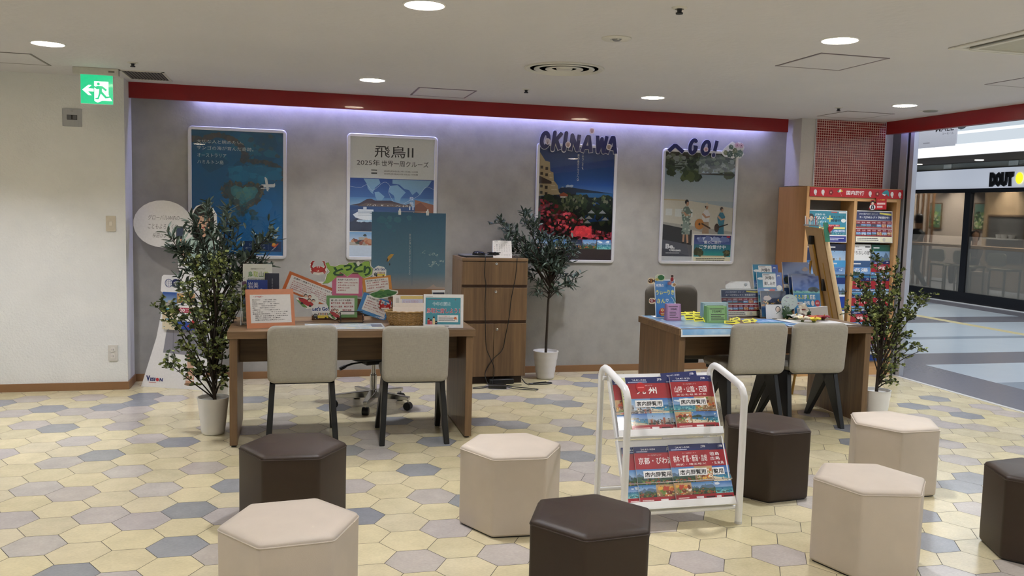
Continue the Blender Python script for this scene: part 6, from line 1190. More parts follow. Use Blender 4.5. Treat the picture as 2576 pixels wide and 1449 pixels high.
outline_print(t, 'fish_sticker', oct_(2.578, .975, 2.635, 1.022), 5.995, fish('#3a2c24', '#d88a3c')); outline_print(t, 'fish_sticker', oct_(2.592, .828, 2.645, .872), 5.99, fish('#8a1f2a', '#e8d8d4'))
outline_print(t, 'turtle_sticker', oct_(2.642, .995, 2.722, 1.045), 6.01, lambda p, ol: (p.poly(ol, '#dfe2c8'), p.ell(.6, .55, .34, .4, '#3f7a4a', 16), p.ell(.2, .25, .2, .2, '#cfc070', 12), p.ell(.85, .85, .1, .1, '#eef2ee', 8)))
outline_print(t, 'hibiscus_sticker', oct_(2.765, .99, 2.795, 1.045), 6.012, lambda p, ol: (p.poly(ol, '#c8b8b0'), p.ell(.5, .35, .42, .3, '#a82830', 12), p.ell(.5, .8, .4, .16, '#4a3430', 10)))
outline_print(t, 'shell_sticker', oct_(2.772, .955, 2.81, .985), 6.0, lambda p, ol: (p.poly(ol, '#e8e0d4'), p.ell(.6, .5, .34, .36, '#b08a5a', 12)))
def box_sign(name, label, x, y, w, h, d, col, dark, head, seed, ang=0.0, group=None):
    t = thing(name, label, 'sign', (x, y, DZ), math.radians(ang)); b = .012
    MB().hexa([(-w / 2, 0, 0), (w / 2, 0, 0), (w / 2, d, 0), (-w / 2, d, 0), (-w / 2, .02, h), (w / 2, .02, h), (w / 2, d, h), (-w / 2, d, h)]).build('box', simple(name + '_side', dark, .5), t, bevel=.002)
    def d_(p):
        p.rect(0, 0, 1, 1, dark); p.poly([(0, 1), (1, 1), (1 - .1, .9), (.1, .9)], col); p.rect(.1, .1, .9, .9, col); p.lines(.14, .80, .72, .07, 1, '#3a3038', random.Random(seed), .6, .9); p.text(head, .28, .62, .44, .13, '#221c22', .02); p.lines(.2, .14, .7, .42, 4, '#3f3a3e', random.Random(seed), .4, .6)
    p = Print(w, h * 1.01); d_(p); p.build('front_card', t, PAPER, .001, col).matrix_local = frame((-w / 2, -.003, .001), (1, 0, 0), (0, .02, h)); return t
box_sign('pink_box_sign', 'small pink box sign on the map beside the blue sign', 2.724, 5.83, .112, .122, .05, '#c79ac0', '#a97fa6', '【沖縄本島】', 1, -2)
box_sign('green_box_sign', 'small green box sign standing among the yellow arrows', 2.995, 5.685, .158, .122, .06, '#95c284', '#7aa86c', '【石垣島】', 2, 0)
t = box_sign('light_blue_box_sign', 'pale blue box sign just behind the green one', 3.045, 5.80, .205, .135, .055, '#bfd8e2', '#9cb9c6', '', 3, 0)
# yellow arrow tags scattered on the map
YEL = '#e6e04a'
def arrow_tag(x, y, ang, label, big=1.0, tilt=.35):
    p = Print(.125 * big, .052 * big); ol = [(0, .2), (.68, .2), (.68, 0), (1, .5), (.68, 1), (.68, .8), (0, .8)]; p.poly(ol, YEL); p.lines(.08, .36, .62, .28, 1, '#1e1e1c', random.Random(int(x * 1000)), .8, .9)
    o = p.build('arrow_tag', None, PAPER, .0012, YEL, ol); a = math.radians(ang); o.matrix_world = frame((x, y, DZ + .004), (math.cos(a), math.sin(a), .0), (-math.sin(a) * (1 - tilt), math.cos(a) * (1 - tilt), tilt + .25)); tag(o, label, 'paper tag', 'yellow arrow tags on the sea map')
for x, y, an, la in ((2.86, 6.06, 5, 'yellow arrow tag at the back left, above the pink box sign'), (2.87, 5.95, -6, 'yellow arrow tag in the second row right of the pink box sign'), (2.80, 5.78, 4, 'yellow arrow tag just right of the pink box sign base'), (2.83, 5.70, 8, 'yellow arrow tag nearest the desk front, left of the green box'), (2.95, 6.08, 12, 'yellow arrow tag in the back row before the taupe chair'), (2.92, 5.90, 6, 'yellow arrow tag left of the green box at mid depth'), (3.00, 6.07, -10, 'yellow arrow tag in the back row, second from the pale box'), (2.89, 5.80, 10, 'yellow arrow tag touching the left of the green box'), (3.06, 6.04, 15, 'yellow arrow tag in the back row beside the pale blue box')): arrow_tag(x, y, an, la, .95)
for x, y, an, la in ((3.00, 5.585, -25, 'yellow arrow tag in front of the green box sign'), (3.11, 5.80, 40, 'yellow arrow tag right of the green box, pointing up right'), (3.16, 5.72, 35, 'second yellow arrow tag right of the green box'), (3.10, 5.64, 55, 'yellow arrow tag right of the green box, steeply tilted'), (3.21, 5.66, 5, 'yellow arrow tag farthest right, near the chair back'), (3.17, 5.60, 30, 'yellow arrow tag at the front right, behind the chair back')): arrow_tag(x, y, an, la, .9)
# acrylic sheet holder with the price sheet
t = thing('acrylic_sign_holder', 'clear sheet holder with red and navy price sheet on the right desk', 'sign holder', (3.36, 6.0, DZ))
p = Print(.335, .208); jtb_sheet(p); p.build('price_sheet', t, GLOSSY, .001).matrix_local = frame((-.168, 0, .008), (1, .03, 0), (0, .14, 1))
MB().hexa([(-.175, -.004, 0), (.172, .006, 0), (.172, .009, 0), (-.175, -.001, 0), (-.175, .028, .222), (.172, .038, .222), (.172, .041, .222), (-.175, .031, .222)]).hexa([(-.13, .02, .22), (.09, .026, .22), (.09, .029, .22), (-.13, .023, .22), (-.13, .032, .275), (.08, .038, .275), (.08, .041, .275), (-.13, .035, .275)]).hexa([(-.175, 0, 0), (.172, .006, 0), (.172, .08, 0), (-.175, .08, 0), (-.175, 0, .003), (.172, .006, .003), (.172, .08, .003), (-.175, .08, .003)]).build('clear_body', ACRYLIC, t, smooth=0)
MB().lathe([(.011, 0), (.013, .0015), (.011, .003)], seg=20).build('suction_cup', simple('pale_cup', '#d5dadc', .2), t).matrix_local = Matrix.Translation((.045, .030, .25)) @ Matrix.Rotation(PI / 2, 4, 'X')
# two tiered brochure holders
def okinawa_cover(seed):
    def d(p):
        p.rect(0, 0, 1, 1, '#1f8fae', '#1f7fa8'); p.rect(.74, .55, 1, 1, '#1d4fa8'); p.rect(.22, .60, .75, .97, '#e9ecec'); p.text('沖縄の', .32, .80, .36, .10, '#23242c', .02); p.text('楽しみ方', .27, .65, .44, .10, '#23242c', .02); p.lines(.25, .92, .45, .025, 1, '#4a4a52'); p.ell(.14, .83, .12, .035, '#eaf0f2', 14); p.text('JTB', .80, .88, .11, .05, '#f0f2f6', .02)
        p.photo(0, .2, 1, .58, 'sea', seed); p.poly([(.35, .24), (.42, .5), (.55, .56), (.68, .5), (.72, .3), (.6, .22)], '#c25a4a'); p.blobs(.36, .24, .7, .55, ['#d88a74', '#b84a3c', '#e8b8a0'], 20, .06, random.Random(seed), .7); p.ell(.86, .58, .11, .075, '#e9ebe8', 16); p.photo(0, .02, 1, .2, 'night', seed + 1); p.rect(0, 0, 1, .03, '#1d4f9a')
    return d
def beach_cover(seed): return lambda p: (p.rect(0, .4, 1, 1, '#24508f', '#122560'), p.photo(.4, .3, 1, .6, 'beach', seed), p.blobs(0, .3, .55, .66, ['#1d2c22', '#2a3a2a', '#16221c'], 40, .09, random.Random(seed), .8), p.rect(0, 0, 1, .3, '#24406a'), p.ell(.85, .8, .12, .06, '#6a4a3a', 10, .3))
def rurubu(p):
    p.photo(0, .55, 1, 1, 'sea', 141); p.rect(0, .62, 1, 1, '#3a6ac0', '#1f2f70'); p.blobs(.4, .58, 1, .72, ['#22342a', '#1a2a2a'], 20, .08, random.Random(2), .5); p.rect(0, 0, 1, .55, '#2f86c0'); p.text('るるぶ', .04, .40, .36, .11, '#e6e058', .02)
    for i, (q, c) in enumerate(zip('FREE', ('#f0f2ee', '#7fb84a', '#f0f2ee', '#f0f2ee'))): p.text(q, .41 + i * .105, .40, .09, .11, c, .03)
    p.text('沖縄', .37, .26, .22, .1, '#eef2f4', .02); p.rect(.05, .25, .33, .34, '#c8ccd0'); p.lines(.07, .27, .22, .05, 1, '#8a5a5a'); p.ell(.70, .30, .06, .07, '#e8d8d4', 14); p.ell(.88, .30, .10, .085, '#b8303a', 14); p.text('無料', .82, .275, .12, .05, '#f0e2e2', .01); p.lines(.1, .08, .75, .12, 3, '#a8d4ec', random.Random(3), .3)
def tier_holder(label, x, y):
    t = thing('tiered_brochure_holder', label, 'brochure holder', (x, y, DZ)); mb = MB()
    for k in range(3):
        z = .03 + k * .075; yy = .02 + k * .045; mb.box(-.125, yy - .028, z, .125, yy, z + .003).box(-.125, yy - .031, z, .125, yy - .028, z + .06)
    mb.box(-.128, -.03, 0, -.125, .15, .06).box(.125, -.03, 0, .128, .15, .06).hexa([(-.128, .03, .06), (.128, .03, .06), (.128, .033, .06), (-.128, .033, .06), (-.128, .15, .36), (.128, .15, .36), (.128, .153, .36), (-.128, .153, .36)]).box(-.128, -.03, 0, .128, .15, .003)
    mb.build('clear_tiers', ACRYLIC, t, smooth=0); return t
tier_holder('clear tiered holder with 沖縄の楽しみ方 brochures on the right desk', 3.62, 5.985); tier_holder('clear tiered holder with dark beach brochures in front of the easel', 3.885, 5.96)
HG = 'brochures in the tiered holders on the right desk'
def hold(label, x, y, z, draw, w=.218, h=.29): brochure(label, (x, y, z), w, h, (0, .24, 1), draw, HG, th=.006)
hold('沖縄の楽しみ方 brochure on the upper tier of the left holder', 3.495, 6.035, .84, okinawa_cover(150)); hold('沖縄の楽しみ方 brochure in front of its twin in the left holder', 3.508, 5.992, .782, okinawa_cover(152)); hold('evening view brochure on the lowest tier of the left holder', 3.515, 5.955, .730, lambda p: (p.photo(0, .4, 1, 1, 'night', 154), p.rect(0, 0, 1, .4, '#1f6a94', '#1d4a86'), p.ell(.25, .72, .16, .1, '#c8b8b4', 12, .1)), .218, .20)
hold('dark palm beach brochure on the upper tier of the right holder', 3.742, 6.02, .862, beach_cover(160), .235); hold('blue sky beach brochure on the middle tier of the right holder', 3.768, 5.965, .775, beach_cover(162), .235); hold('blue るるぶFREE brochure on the lowest tier of the right holder', 3.772, 5.915, .745, rurubu, .232, .31)
# white boxes, plate, card and flowers in front of the holders
t = tag(MB().hexa([(3.80, 5.895, .7215), (4.055, 5.895, .7215), (4.055, 5.915, .7215), (3.80, 5.915, .7215), (3.79, 5.905, .80), (4.045, 5.905, .815), (4.045, 5.925, .815), (3.79, 5.925, .80)]).build('white_card', WHITE_PAPER, smooth=0), 'large blank white card standing before the right tiered holder', 'card')
def card_art(p): p.rect(0, 0, 1, 1, '#ecebe9'); p.ell(.72, .68, .16, .22, '#2c2a2a', 14); p.ell(.72, .66, .12, .18, '#e6cdbc', 14); p.line([(.6, .35), (.75, .5), (.88, .62)], .004, '#4a6a5a'); p.lines(.35, .03, .5, .06, 1, '#555')
card('acrylic_card', 'small glossy white card with a face drawing on the right desk', 'card', (3.505, 5.872, .7215), (3.64, 5.868, .7215), .02, .112, card_art, slab=.008)
t = thing('round_fan', 'round pale paper fan with tiny umbrella pattern on the right desk', 'fan', (3.70, 5.89, DZ))
p = Print(.14, .118); c_ = [(.5 + .5 * math.cos(2 * PI * k / 32), .5 + .5 * math.sin(2 * PI * k / 32)) for k in range(32)]; p.poly(c_, '#cfe0e2'); rnd = random.Random(4)
for k in range(14):
    x = rnd.uniform(.16, .8); y = rnd.uniform(.16, .82); cc = rnd.choice(['#8fa8c8', '#a8b8c0', '#b0a8c4', '#9cb8b8']); s = .055
    p.poly([(x - s, y), (x - s * .6, y + s), (x + s * .6, y + s), (x + s, y), (x, y + .02)], cc)
p.build('paper_disc', t, PAPER, .002, '#cfdcdc', c_).matrix_local = frame((-.07, -.01, .072), (1, 0, 0), (0, .08, 1))
MB().tube([(0, -.012, .0), (0, -.004, .075)], .005, 8).box(-.03, -.03, 0, .03, .01, .004).build('handle', simple('pale_wood', '#c8b48c', .5), t)
def petal_flower(name, label, loc, cols, R=.035, n=5, flat=True, mid='#7a2a20', rot=(0, 0, 0), group=None):
    t = thing(name, label, 'artificial flower', loc, group=group); t.rotation_euler = rot
    for k in range(n):
        a = 2 * PI * k / n; vs = []; fs = []; nu, nv = 6, 5
        for i in range(nu + 1):
            u = i / nu
            for j in range(nv + 1):
                v = j / nv - .5; wd = .95 * math.sin(PI * min(1, .15 + u * .8)) ** .7; x = R * u * 1.25; y = v * R * wd * 1.25; z = .01 + R * (.45 * math.sin(u * 2.2) + .12 * math.cos(j * 2.5) * u)
                vs.append((x * math.cos(a) - y * math.sin(a), x * math.sin(a) + y * math.cos(a), z))
        for i in range(nu):
            for j in range(nv): fs.append((i * (nv + 1) + j, i * (nv + 1) + j + 1, (i + 1) * (nv + 1) + j + 1, (i + 1) * (nv + 1) + j))
        o = MB().add(vs, fs).build('petal', simple('petal_' + cols[k % len(cols)][1:], cols[k % len(cols)], .6, noise=.05), t); md = o.modifiers.new('t', 'SOLIDIFY'); md.thickness = .0012
    MB().tube([(0, 0, .006), (R * .1, 0, R * .55), (R * .25, 0, R * .95)], [.005, .004, .003], 8).build('pistil', simple('pistil_' + mid[1:], mid, .5), t); MB().lathe([(.0001, 0), (.012, 0), (.012, .012), (.0001, .014)], seg=12).build('calyx', simple('calyx_green', '#5a6a3a', .6), t); return t
FG = 'artificial hibiscus flowers on the right desk'
petal_flower('hibiscus_flower', 'white artificial hibiscus lying on papers on the right desk', (3.715, 5.82, .7255), ['#eceae4', '#f0eee2'], .05, mid='#b8953a', group=FG); petal_flower('hibiscus_flower', 'cream artificial hibiscus with red heart lying before the white one', (3.70, 5.70, .7255), ['#efe6d0', '#f0e0b0'], .05, mid='#8a2a20', group=FG)
petal_flower('hibiscus_flower', 'bright yellow artificial hibiscus on papers beside the chair back', (3.77, 5.66, .7255), ['#ecd83a', '#f0de48'], .045, mid='#a8321f', group=FG); petal_flower('hibiscus_flower', 'orange red artificial hibiscus just behind the yellow one', (3.835, 5.75, .7255), ['#a8321f', '#c8502a'], .045, mid='#e0b03a', group=FG); petal_flower('hibiscus_flower', 'dark red artificial hibiscus farthest right on the right desk', (3.925, 5.775, .7255), ['#8f1d2c', '#a82838'], .045, mid='#d8a03a', group=FG)
petal_flower('hibiscus_flower', 'white hibiscus with red heart fixed upright to the blank white card', (3.80, 5.885, .79), ['#efe9d8', '#f0ecdc'], .042, mid='#8a1f1a', rot=(math.radians(78), 0, .2), group=FG)
def leaf3d(label, loc, rot, R=.05):
    vs = [(0, 0, 0)]; n = 36
    for k in range(n):
        a = 2 * PI * k / n; f = .74 + .26 * abs(math.cos(a * 4.5)); r = R * f * (1 - .2 * math.cos(a)); vs.append((r * math.cos(a), r * math.sin(a), .15 * r * math.cos(2 * a)))
    o = MB().add(vs, [(0, 1 + k, 1 + (k + 1) % n) for k in range(n)]).build('monstera_leaf', simple('monstera_green', '#2c4a26', .35, noise=.1)); md = o.modifiers.new('t', 'SOLIDIFY'); md.thickness = .001; o.location = loc; o.rotation_euler = rot; tag(o, label, 'artificial leaf')
leaf3d('artificial monstera leaf standing before the round paper fan', (3.672, 5.858, .772), (math.radians(80), .2, .1), .053); leaf3d('artificial monstera leaf fixed to the blank white card', (3.855, 5.888, .765), (math.radians(82), -.3, 0), .047)
t = thing('figurine', 'tiny brown lion dog figurine on the right desk before the white card', 'ornament', (3.79, 5.84, .7215))
MB().lathe([(.0001, 0), (.018, .001), (.02, .012), (.014, .026), (.0001, .03)], seg=14).build('body', simple('clay_brown', '#5a4034', .6), t); MB().lathe([(.0001, .022), (.014, .028), (.015, .04), (.0001, .05)], seg=14).build('head', MATS['clay_brown'], t)
def flat_paper(name, label, pts, col, z, kind=None, seed=0):
    xs = [q[0] for q in pts]; ys = [q[1] for q in pts]; w = max(xs) - min(xs); h = max(ys) - min(ys); ol = [((a - min(xs)) / w, (b - min(ys)) / h) for a, b in pts]; p = Print(w, h)
    p.poly(ol, col)
    if kind: p.photo(.2, .15, .8, .85, kind, seed)
    o = p.build(name, None, PAPER, .0008, '#e8e8e6', ol); o.matrix_world = frame((min(xs), min(ys), z), (1, 0, 0), (0, 1, 0)); tag(o, label, 'paper')
flat_paper('paper_sheet', 'white paper sheets lying behind the rightmost chair on the right desk', [(3.56, 5.86), (3.98, 5.78), (4.02, 5.50), (3.60, 5.56)], '#ecebe8', .7232)
flat_paper('leaflet', 'blue printed leaflet lying between map and white papers on the right desk', [(3.28, 5.92), (3.54, 5.90), (3.60, 5.50), (3.34, 5.50)], '#6f8fc0', .7220, 'sea', 5); flat_paper('leaflet', 'blue and white leaflet at the desk edge between the two chair backs', [(3.50, 5.62), (3.62, 5.60), (3.66, 5.44), (3.44, 5.46)], '#b8cede', .7242, 'beach', 9)
# ================================================================== potted plants
POT = simple('white_ceramic_pot', '#f0efec', .4, noise=.03, nscale=8); SOIL = simple('dark_soil', '#1d1814', .95, noise=.2, nscale=120, bump=.8, bscale=200); BARK = simple('dark_bark', '#2f2419', .8, noise=.2, nscale=60, bump=.6, bscale=90)
def leafmat(name, c1, c2, rough=.5):
    m, nt, b = _new(name); L = nt.links; g = N(nt, 'ShaderNodeNewGeometry'); cr = N(nt, 'ShaderNodeMix', data_type='RGBA'); cr.inputs[6].default_value = (*lin(c1), 1); cr.inputs[7].default_value = (*lin(c2), 1)
    pw = N(nt, 'ShaderNodeMath', operation='POWER'); pw.inputs[1].default_value = 2.0; L.new(g.outputs['Random Per Island'], pw.inputs[0]); L.new(pw.outputs[0], cr.inputs[0]); L.new(cr.outputs[2], b.inputs['Base Color']); b.inputs['Roughness'].default_value = rough
    b.inputs['Specular IOR Level'].default_value = .35; return m
ROUND = leafmat('round_leaf_green', '#37462a', '#a9b46a', .45); OLIVE = leafmat('olive_leaf_green', '#3a4a3e', '#75877a', .5)
def pot_body(t, r0, r1, h, ribs=0):
    prof = [(.0001, 0), (r0 - .006, 0), (r0, .006)]
    for k in range(1, 13):
        f = k / 12; r = r0 + (r1 - r0) * f; prof.append((r + (.0022 * math.sin(k * 2.2) if ribs else 0), h * f * .98))
    prof += [(r1 + .003, h), (r1 - .006, h), (r1 - .010, h - .02)]; MB().lathe(prof, seg=40).build('pot', POT, t, smooth=50)
    MB().lathe([(.0001, h - .022), (r1 - .011, h - .026)], seg=28).build('soil', SOIL, t)
def add_leaf(V, F, p, d, up, L, W, kind, rnd):
    d = d.normalized(); s = d.cross(up); s = s.normalized() if s.length > 1e-4 else d.orthogonal().normalized(); n = s.cross(d); o = len(V)
    if kind == 'round':
        cs = rnd.uniform(.1, .6)
        prof = [(0, .0), (.22, .42), (.6, .5), (.9, .3), (1.0, 0)]
    else:
        cs = rnd.uniform(-.25, .25); prof = [(0, .0), (.2, .36), (.5, .5), (.8, .3), (1.0, 0)]
    for u, w in prof:
        q = p + d * (u * L) + n * (cs * L * u * u * .5)
        if w == 0: V.append(tuple(q))
        else: V.append(tuple(q + s * (w * W) + n * (.18 * W))); V.append(tuple(q - n * .04 * W)); V.append(tuple(q - s * (w * W) + n * (.18 * W)))
    a = o; F += [(a, a + 2, a + 1), (a, a + 3, a + 2)]
    for k in range(2):
        b = a + 1 + k * 3; F += [(b, b + 1, b + 4, b + 3), (b + 1, b + 2, b + 5, b + 4)]
    b = a + 7; e = a + 10; F += [(b, b + 1, e), (b + 1, b + 2, e)]
def plant(label, x, y, pot, trunk, branches, kind, seed, n_leaf, leaf, twig=.10, mat=None, spread=.05, start=.25):
    """trunk: polyline and radii; branches: (height on trunk, end point) in the plant's own frame"""
    rnd = random.Random(seed); t = thing('potted_plant', label, 'potted plant', (x, y, 0)); pot_body(t, *pot)
    mb = MB(); tr = smooth_path(trunk[0], 5); r0, r1 = trunk[1]; mb.tube(tr, [r0 + (r1 - r0) * i / (len(tr) - 1) for i in range(len(tr))], 8)
    V = []; F = []; tb = MB()
    def on_trunk(z):
        for a, b in zip(tr, tr[1:]):
            if a.z <= z <= b.z: return a.lerp(b, (z - a.z) / max(b.z - a.z, 1e-6))
        return tr[-1] if z > tr[-1].z else tr[0]
    for bz, end in branches:
        a = on_trunk(bz); e = Vector(end); mid = a.lerp(e, .5) + Vector((rnd.uniform(-.03, .03), rnd.uniform(-.03, .03), .05 * (e - a).length + rnd.uniform(-.01, .03)))
        path = smooth_path([a, mid, e], 6); tb.tube(path, [.0055 - .004 * i / (len(path) - 1) for i in range(len(path))], 5); ln = (e - a).length
        for k in range(max(4, int(n_leaf * ln))):
            f = start + (1 - start) * rnd.random() ** .8; i = min(int(f * (len(path) - 1)), len(path) - 2); q = path[i].lerp(path[i + 1], f * (len(path) - 1) - i); tdir = (path[i + 1] - path[i]).normalized()
            off = Vector((rnd.gauss(0, 1), rnd.gauss(0, 1), rnd.gauss(0, 1))); off = (off - tdir * off.dot(tdir)).normalized()
            if rnd.random() < .22:
                te = q + (tdir * rnd.uniform(.3, .9) + off * .8).normalized() * twig * rnd.uniform(.5, 1.1); tb.tube([q, q.lerp(te, .5) + Vector((0, 0, .006)), te], [.0022, .0018, .0012], 4)
                for j in range(5 if kind == 'round' else 6):
                    qq = q.lerp(te, .3 + .7 * j / 5); o2 = Vector((rnd.gauss(0, 1), rnd.gauss(0, 1), rnd.gauss(0, .8))).normalized(); add_leaf(V, F, qq, (tdir * .5 + o2).normalized(), Vector((rnd.uniform(-.4, .4), rnd.uniform(-.4, .4), 1)), leaf[0] * rnd.uniform(.7, 1.15), leaf[1] * rnd.uniform(.8, 1.1), kind, rnd)
            else:
                add_leaf(V, F, q + off * .004, (tdir * (.55 if kind == 'round' else .8) + off).normalized(), Vector((rnd.uniform(-.5, .5), rnd.uniform(-.5, .5), 1)), leaf[0] * rnd.uniform(.7, 1.15), leaf[1] * rnd.uniform(.8, 1.1), kind, rnd)
    mb.build('trunk', BARK, t); tb.build('branches', BARK, t); o = MB().add(V, F).build('foliage', mat, t, smooth=0); return t
R_ = random.Random(21)
def fan(targets, jy=.16, dup=2, j=.06):
    out = []
    for bz, x, z in targets:
        for k in range(dup): out.append((bz + R_.uniform(-.02, .02), (x + R_.uniform(-j, j) * (k > 0), R_.uniform(-jy, jy), z + R_.uniform(-j, j) * (k > 0))))
    return out
plant('tall artificial plant with small round leaves in white pot beside the left desk', -.475, 5.87, (.072, .098, .24),
      ([(.01, 0, .215), (.0, .0, .45), (.02, .0, .75), (.0, .01, 1.02)], (.012, .005)),
      fan([(.24, -.28, .47), (.24, -.18, .62), (.28, -.33, .86), (.45, -.26, .80), (.45, -.15, .98), (.55, -.13, 1.10), (.6, -.02, 1.14), (.6, .07, 1.10), (.55, .15, 1.02), (.5, .20, .95), (.4, .18, .84), (.35, .12, .70), (.3, .06, .62), (.5, -.05, 1.0), (.4, -.1, .82), (.35, .0, .85), (.3, -.06, .60), (.24, .03, .45), (.5, .1, .9), (.26, -.1, .45), (.26, .05, .38)], .13, 2, .05), 'round', 31, 60, (.027, .027), .08, ROUND)
plant('tall artificial olive plant in white pot standing behind the round leaved plant', -.50, 6.42, (.072, .095, .25),
      ([(0, 0, .22), (.0, .0, .6), (.02, 0, .95)], (.011, .006)),
      fan([(.8, -.31, 1.30), (.85, -.18, 1.40), (.9, -.08, 1.45), (.9, .05, 1.46), (.85, .16, 1.36), (.8, .40, 1.29), (.8, .33, 1.20), (.7, .28, 1.08), (.7, -.25, 1.16), (.8, -.1, 1.22), (.85, .05, 1.25), (.7, .15, 1.12), (.6, -.24, .98), (.75, -.02, 1.1), (.65, .24, .92)], .14, 2, .05), 'olive', 32, 36, (.072, .022), .11, OLIVE)
plant('artificial olive tree in ribbed white pot between cabinet and terrace poster', 2.228, 7.40, (.078, .112, .25, 1),
      ([(0, 0, .23), (.005, 0, .45), (.01, 0, .70), (.03, 0, .88)], (.0125, .008)),
      fan([(.8, -.46, 1.39), (.82, -.42, 1.24), (.85, -.24, 1.45), (.85, -.33, 1.30), (.86, -.13, 1.38), (.86, .02, 1.29), (.86, .10, 1.26), (.86, .19, 1.25), (.85, .24, 1.12), (.84, .17, 1.02), (.75, .27, .93), (.72, .26, .84), (.75, -.18, .92), (.74, -.12, .82), (.84, -.08, 1.12), (.85, .0, 1.15), (.85, .08, 1.08), (.8, -.2, 1.15), (.8, .05, .98), (.8, .14, 1.14), (.75, .07, .80)], .11, 2, .035), 'olive', 33, 44, (.066, .020), .09, OLIVE)
plant('small leaved artificial plant in white pot beside the right desk and rack', 4.228, 5.50, (.072, .098, .24),
      ([(-.005, 0, .215), (.0, 0, .42), (.02, .0, .65), (.0, 0, .95)], (.0125, .005)),
      fan([(.5, .0, 1.24), (.5, -.02, 1.15), (.5, .08, 1.06), (.5, -.14, 1.07), (.5, -.22, 1.05), (.45, -.27, .86), (.45, -.2, .94), (.4, .37, .97), (.42, .26, .94), (.4, .15, .92), (.4, .20, .82), (.35, -.15, .80), (.3, .34, .57), (.28, .24, .60), (.3, .18, .68), (.26, .14, .30), (.26, .08, .36), (.45, .0, 1.0), (.4, -.08, .86), (.4, .07, .86), (.3, .06, .5)], .12, 2, .04), 'round', 34, 46, (.027, .027), .08, ROUND)
# ================================================================== the concourse beyond the opening
LG = simple('pale_concourse_stone', '#b9c3cc', .22, noise=.02, nscale=4); DG = simple('dark_concourse_stone', '#6f6f78', .25, noise=.05, nscale=30); MG = simple('blue_grey_concourse_stone', '#8f9aa6', .22, noise=.03); TAC = simple('yellow_tactile_paving', '#b9ad84', .5, noise=.05)
def slab(mb, x0, y0, x1, y1, mi): mb.cur = mi; mb.add([(x0, y0, 0), (x1, y0, 0), (x1, y1, 0), (x0, y1, 0)], [(0, 1, 2, 3)])
mb = MB(); ye = [-6, -2.0, 1.0, 2.2, 4.0, 5.2, 6.68, 7.62, 8.28, 9.28, 9.48, 10.80, 11.45, 13.2, 13.9, 16.0, 16.8, 26]; kinds = [1, 0, 2, 0, 1, 2, 0, 1, 0, 2, 0, 1, 0, 2, 0, 1, 0]
slab(mb, 5.685, -6, 6.42, 26, 1)
for y0, y1, k in zip(ye, ye[1:], kinds): slab(mb, 6.42, y0, 9.50, y1, k); slab(mb, 9.68, y0, 11.35, y1, k)
slab(mb, 9.50, -6, 9.68, 26, 3); slab(mb, 11.35, -6, 11.95, 26, 1); slab(mb, 11.95, -6, 18, 26, 2)
mb.cur = 2; mb.box(5.685, -6, -.1, 18, 26, -.01)
structure(mb.build('floor_concourse', [LG, DG, MG, TAC], smooth=0))
MC = simple('concourse_ceiling_white', '#dfe6ea', .6, noise=.01)
structure(MB().box(5.6, -6, 3.30, 12.2, 26, 3.4).build('ceiling_concourse', MC, smooth=0))
structure(MB().box(5.58, -6, ZC, 5.66, 26, 3.30).build('wall_over_opening', MC, smooth=0))
BRN = wood('dark_soffit_wood', '#3a322b', '#4a4037', 'y', .8)
structure(MB().box(10.55, -6, 2.56, 12.1, 26, 2.62).build('ceiling_soffit', BRN, smooth=0))
def glow(name, c, e):
    m = emit(name, c, e); m.node_tree.nodes['Principled BSDF'].inputs['Base Color'].default_value = (.02, .02, .02, 1); m.node_tree.nodes['Principled BSDF'].inputs['Roughness'].default_value = .9; return m
for i, (z0, z1, c, e) in enumerate(((2.56, 2.74, '#f6faff', 1.15), (2.74, 2.90, '#dfeaf4', .80), (2.90, 2.945, '#f6faff', 1.05), (2.945, 3.02, '#d3e2ee', .74), (3.02, 3.04, '#6a7688', .3), (3.04, 3.30, '#c4d4e4', .72))):   # stepped luminous cove above the soffit edge; its pale ceiling bands have painted-on glow
    structure(MB().box(10.50 + (.012 if i % 2 else 0), -6, z0, 10.60, 26, z1).build('ceiling_cove_%d' % (i + 1), glow('cove_band_%d' % i, c, e), smooth=0))
# cafe front across the concourse
structure(MB().box(12.0, -6, 2.09, 12.12, 26, 2.45).build('wall_cafe_fascia', emit('glowing_fascia', '#c3cad8', .6), smooth=0))  # glow added to the panel colour to brighten the fascia
structure(MB().box(12.02, -6, 2.45, 12.1, 26, 2.565).build('wall_cafe_upper', simple('upper_fascia_grey', '#aeb3b0', .4, noise=.02), smooth=0))
structure(MB().box(11.99, -6, 2.445, 12.02, 26, 2.46).build('trim_6', DARK_FRAME, smooth=0))
def cafe_frame(x0, y0, z0, x1, y1, z1, n): structure(MB().box(x0, y0, z0, x1, y1, z1).build('window_frame_%d' % n, DARK_FRAME, smooth=0))
cafe_frame(11.96, -6, 0, 12.06, 26, .20, 1); cafe_frame(11.96, -6, 2.02, 12.06, 26, 2.09, 2); cafe_frame(11.97, 13.36, .2, 12.05, 13.50, 2.02, 3); cafe_frame(11.97, 16.6, .2, 12.05, 16.74, 2.02, 4); cafe_frame(11.97, 10.2, .2, 12.05, 10.34, 2.02, 5); cafe_frame(11.97, 7.0, .2, 12.05, 7.14, 2.02, 6)
CG = clear('cafe_glass', (.92, .93, .92), .9, .03); FG_ = clear('frosted_cafe_glass', (.62, .62, .60), .5, .2, .36, (.34, .35, .34)); FG2 = clear('half_frosted_cafe_glass', (.78, .78, .76), .6, .12, .16, (.40, .40, .39))
structure(MB().box(12.0, -6, 1.22, 12.012, 26, 2.02).build('window_1', CG, smooth=0)); structure(MB().box(12.0, -6, 1.0, 12.012, 26, 1.22).build('window_3', FG2, smooth=0)); structure(MB().box(12.0, -6, .2, 12.012, 26, 1.0).build('window_2', FG_, smooth=0))
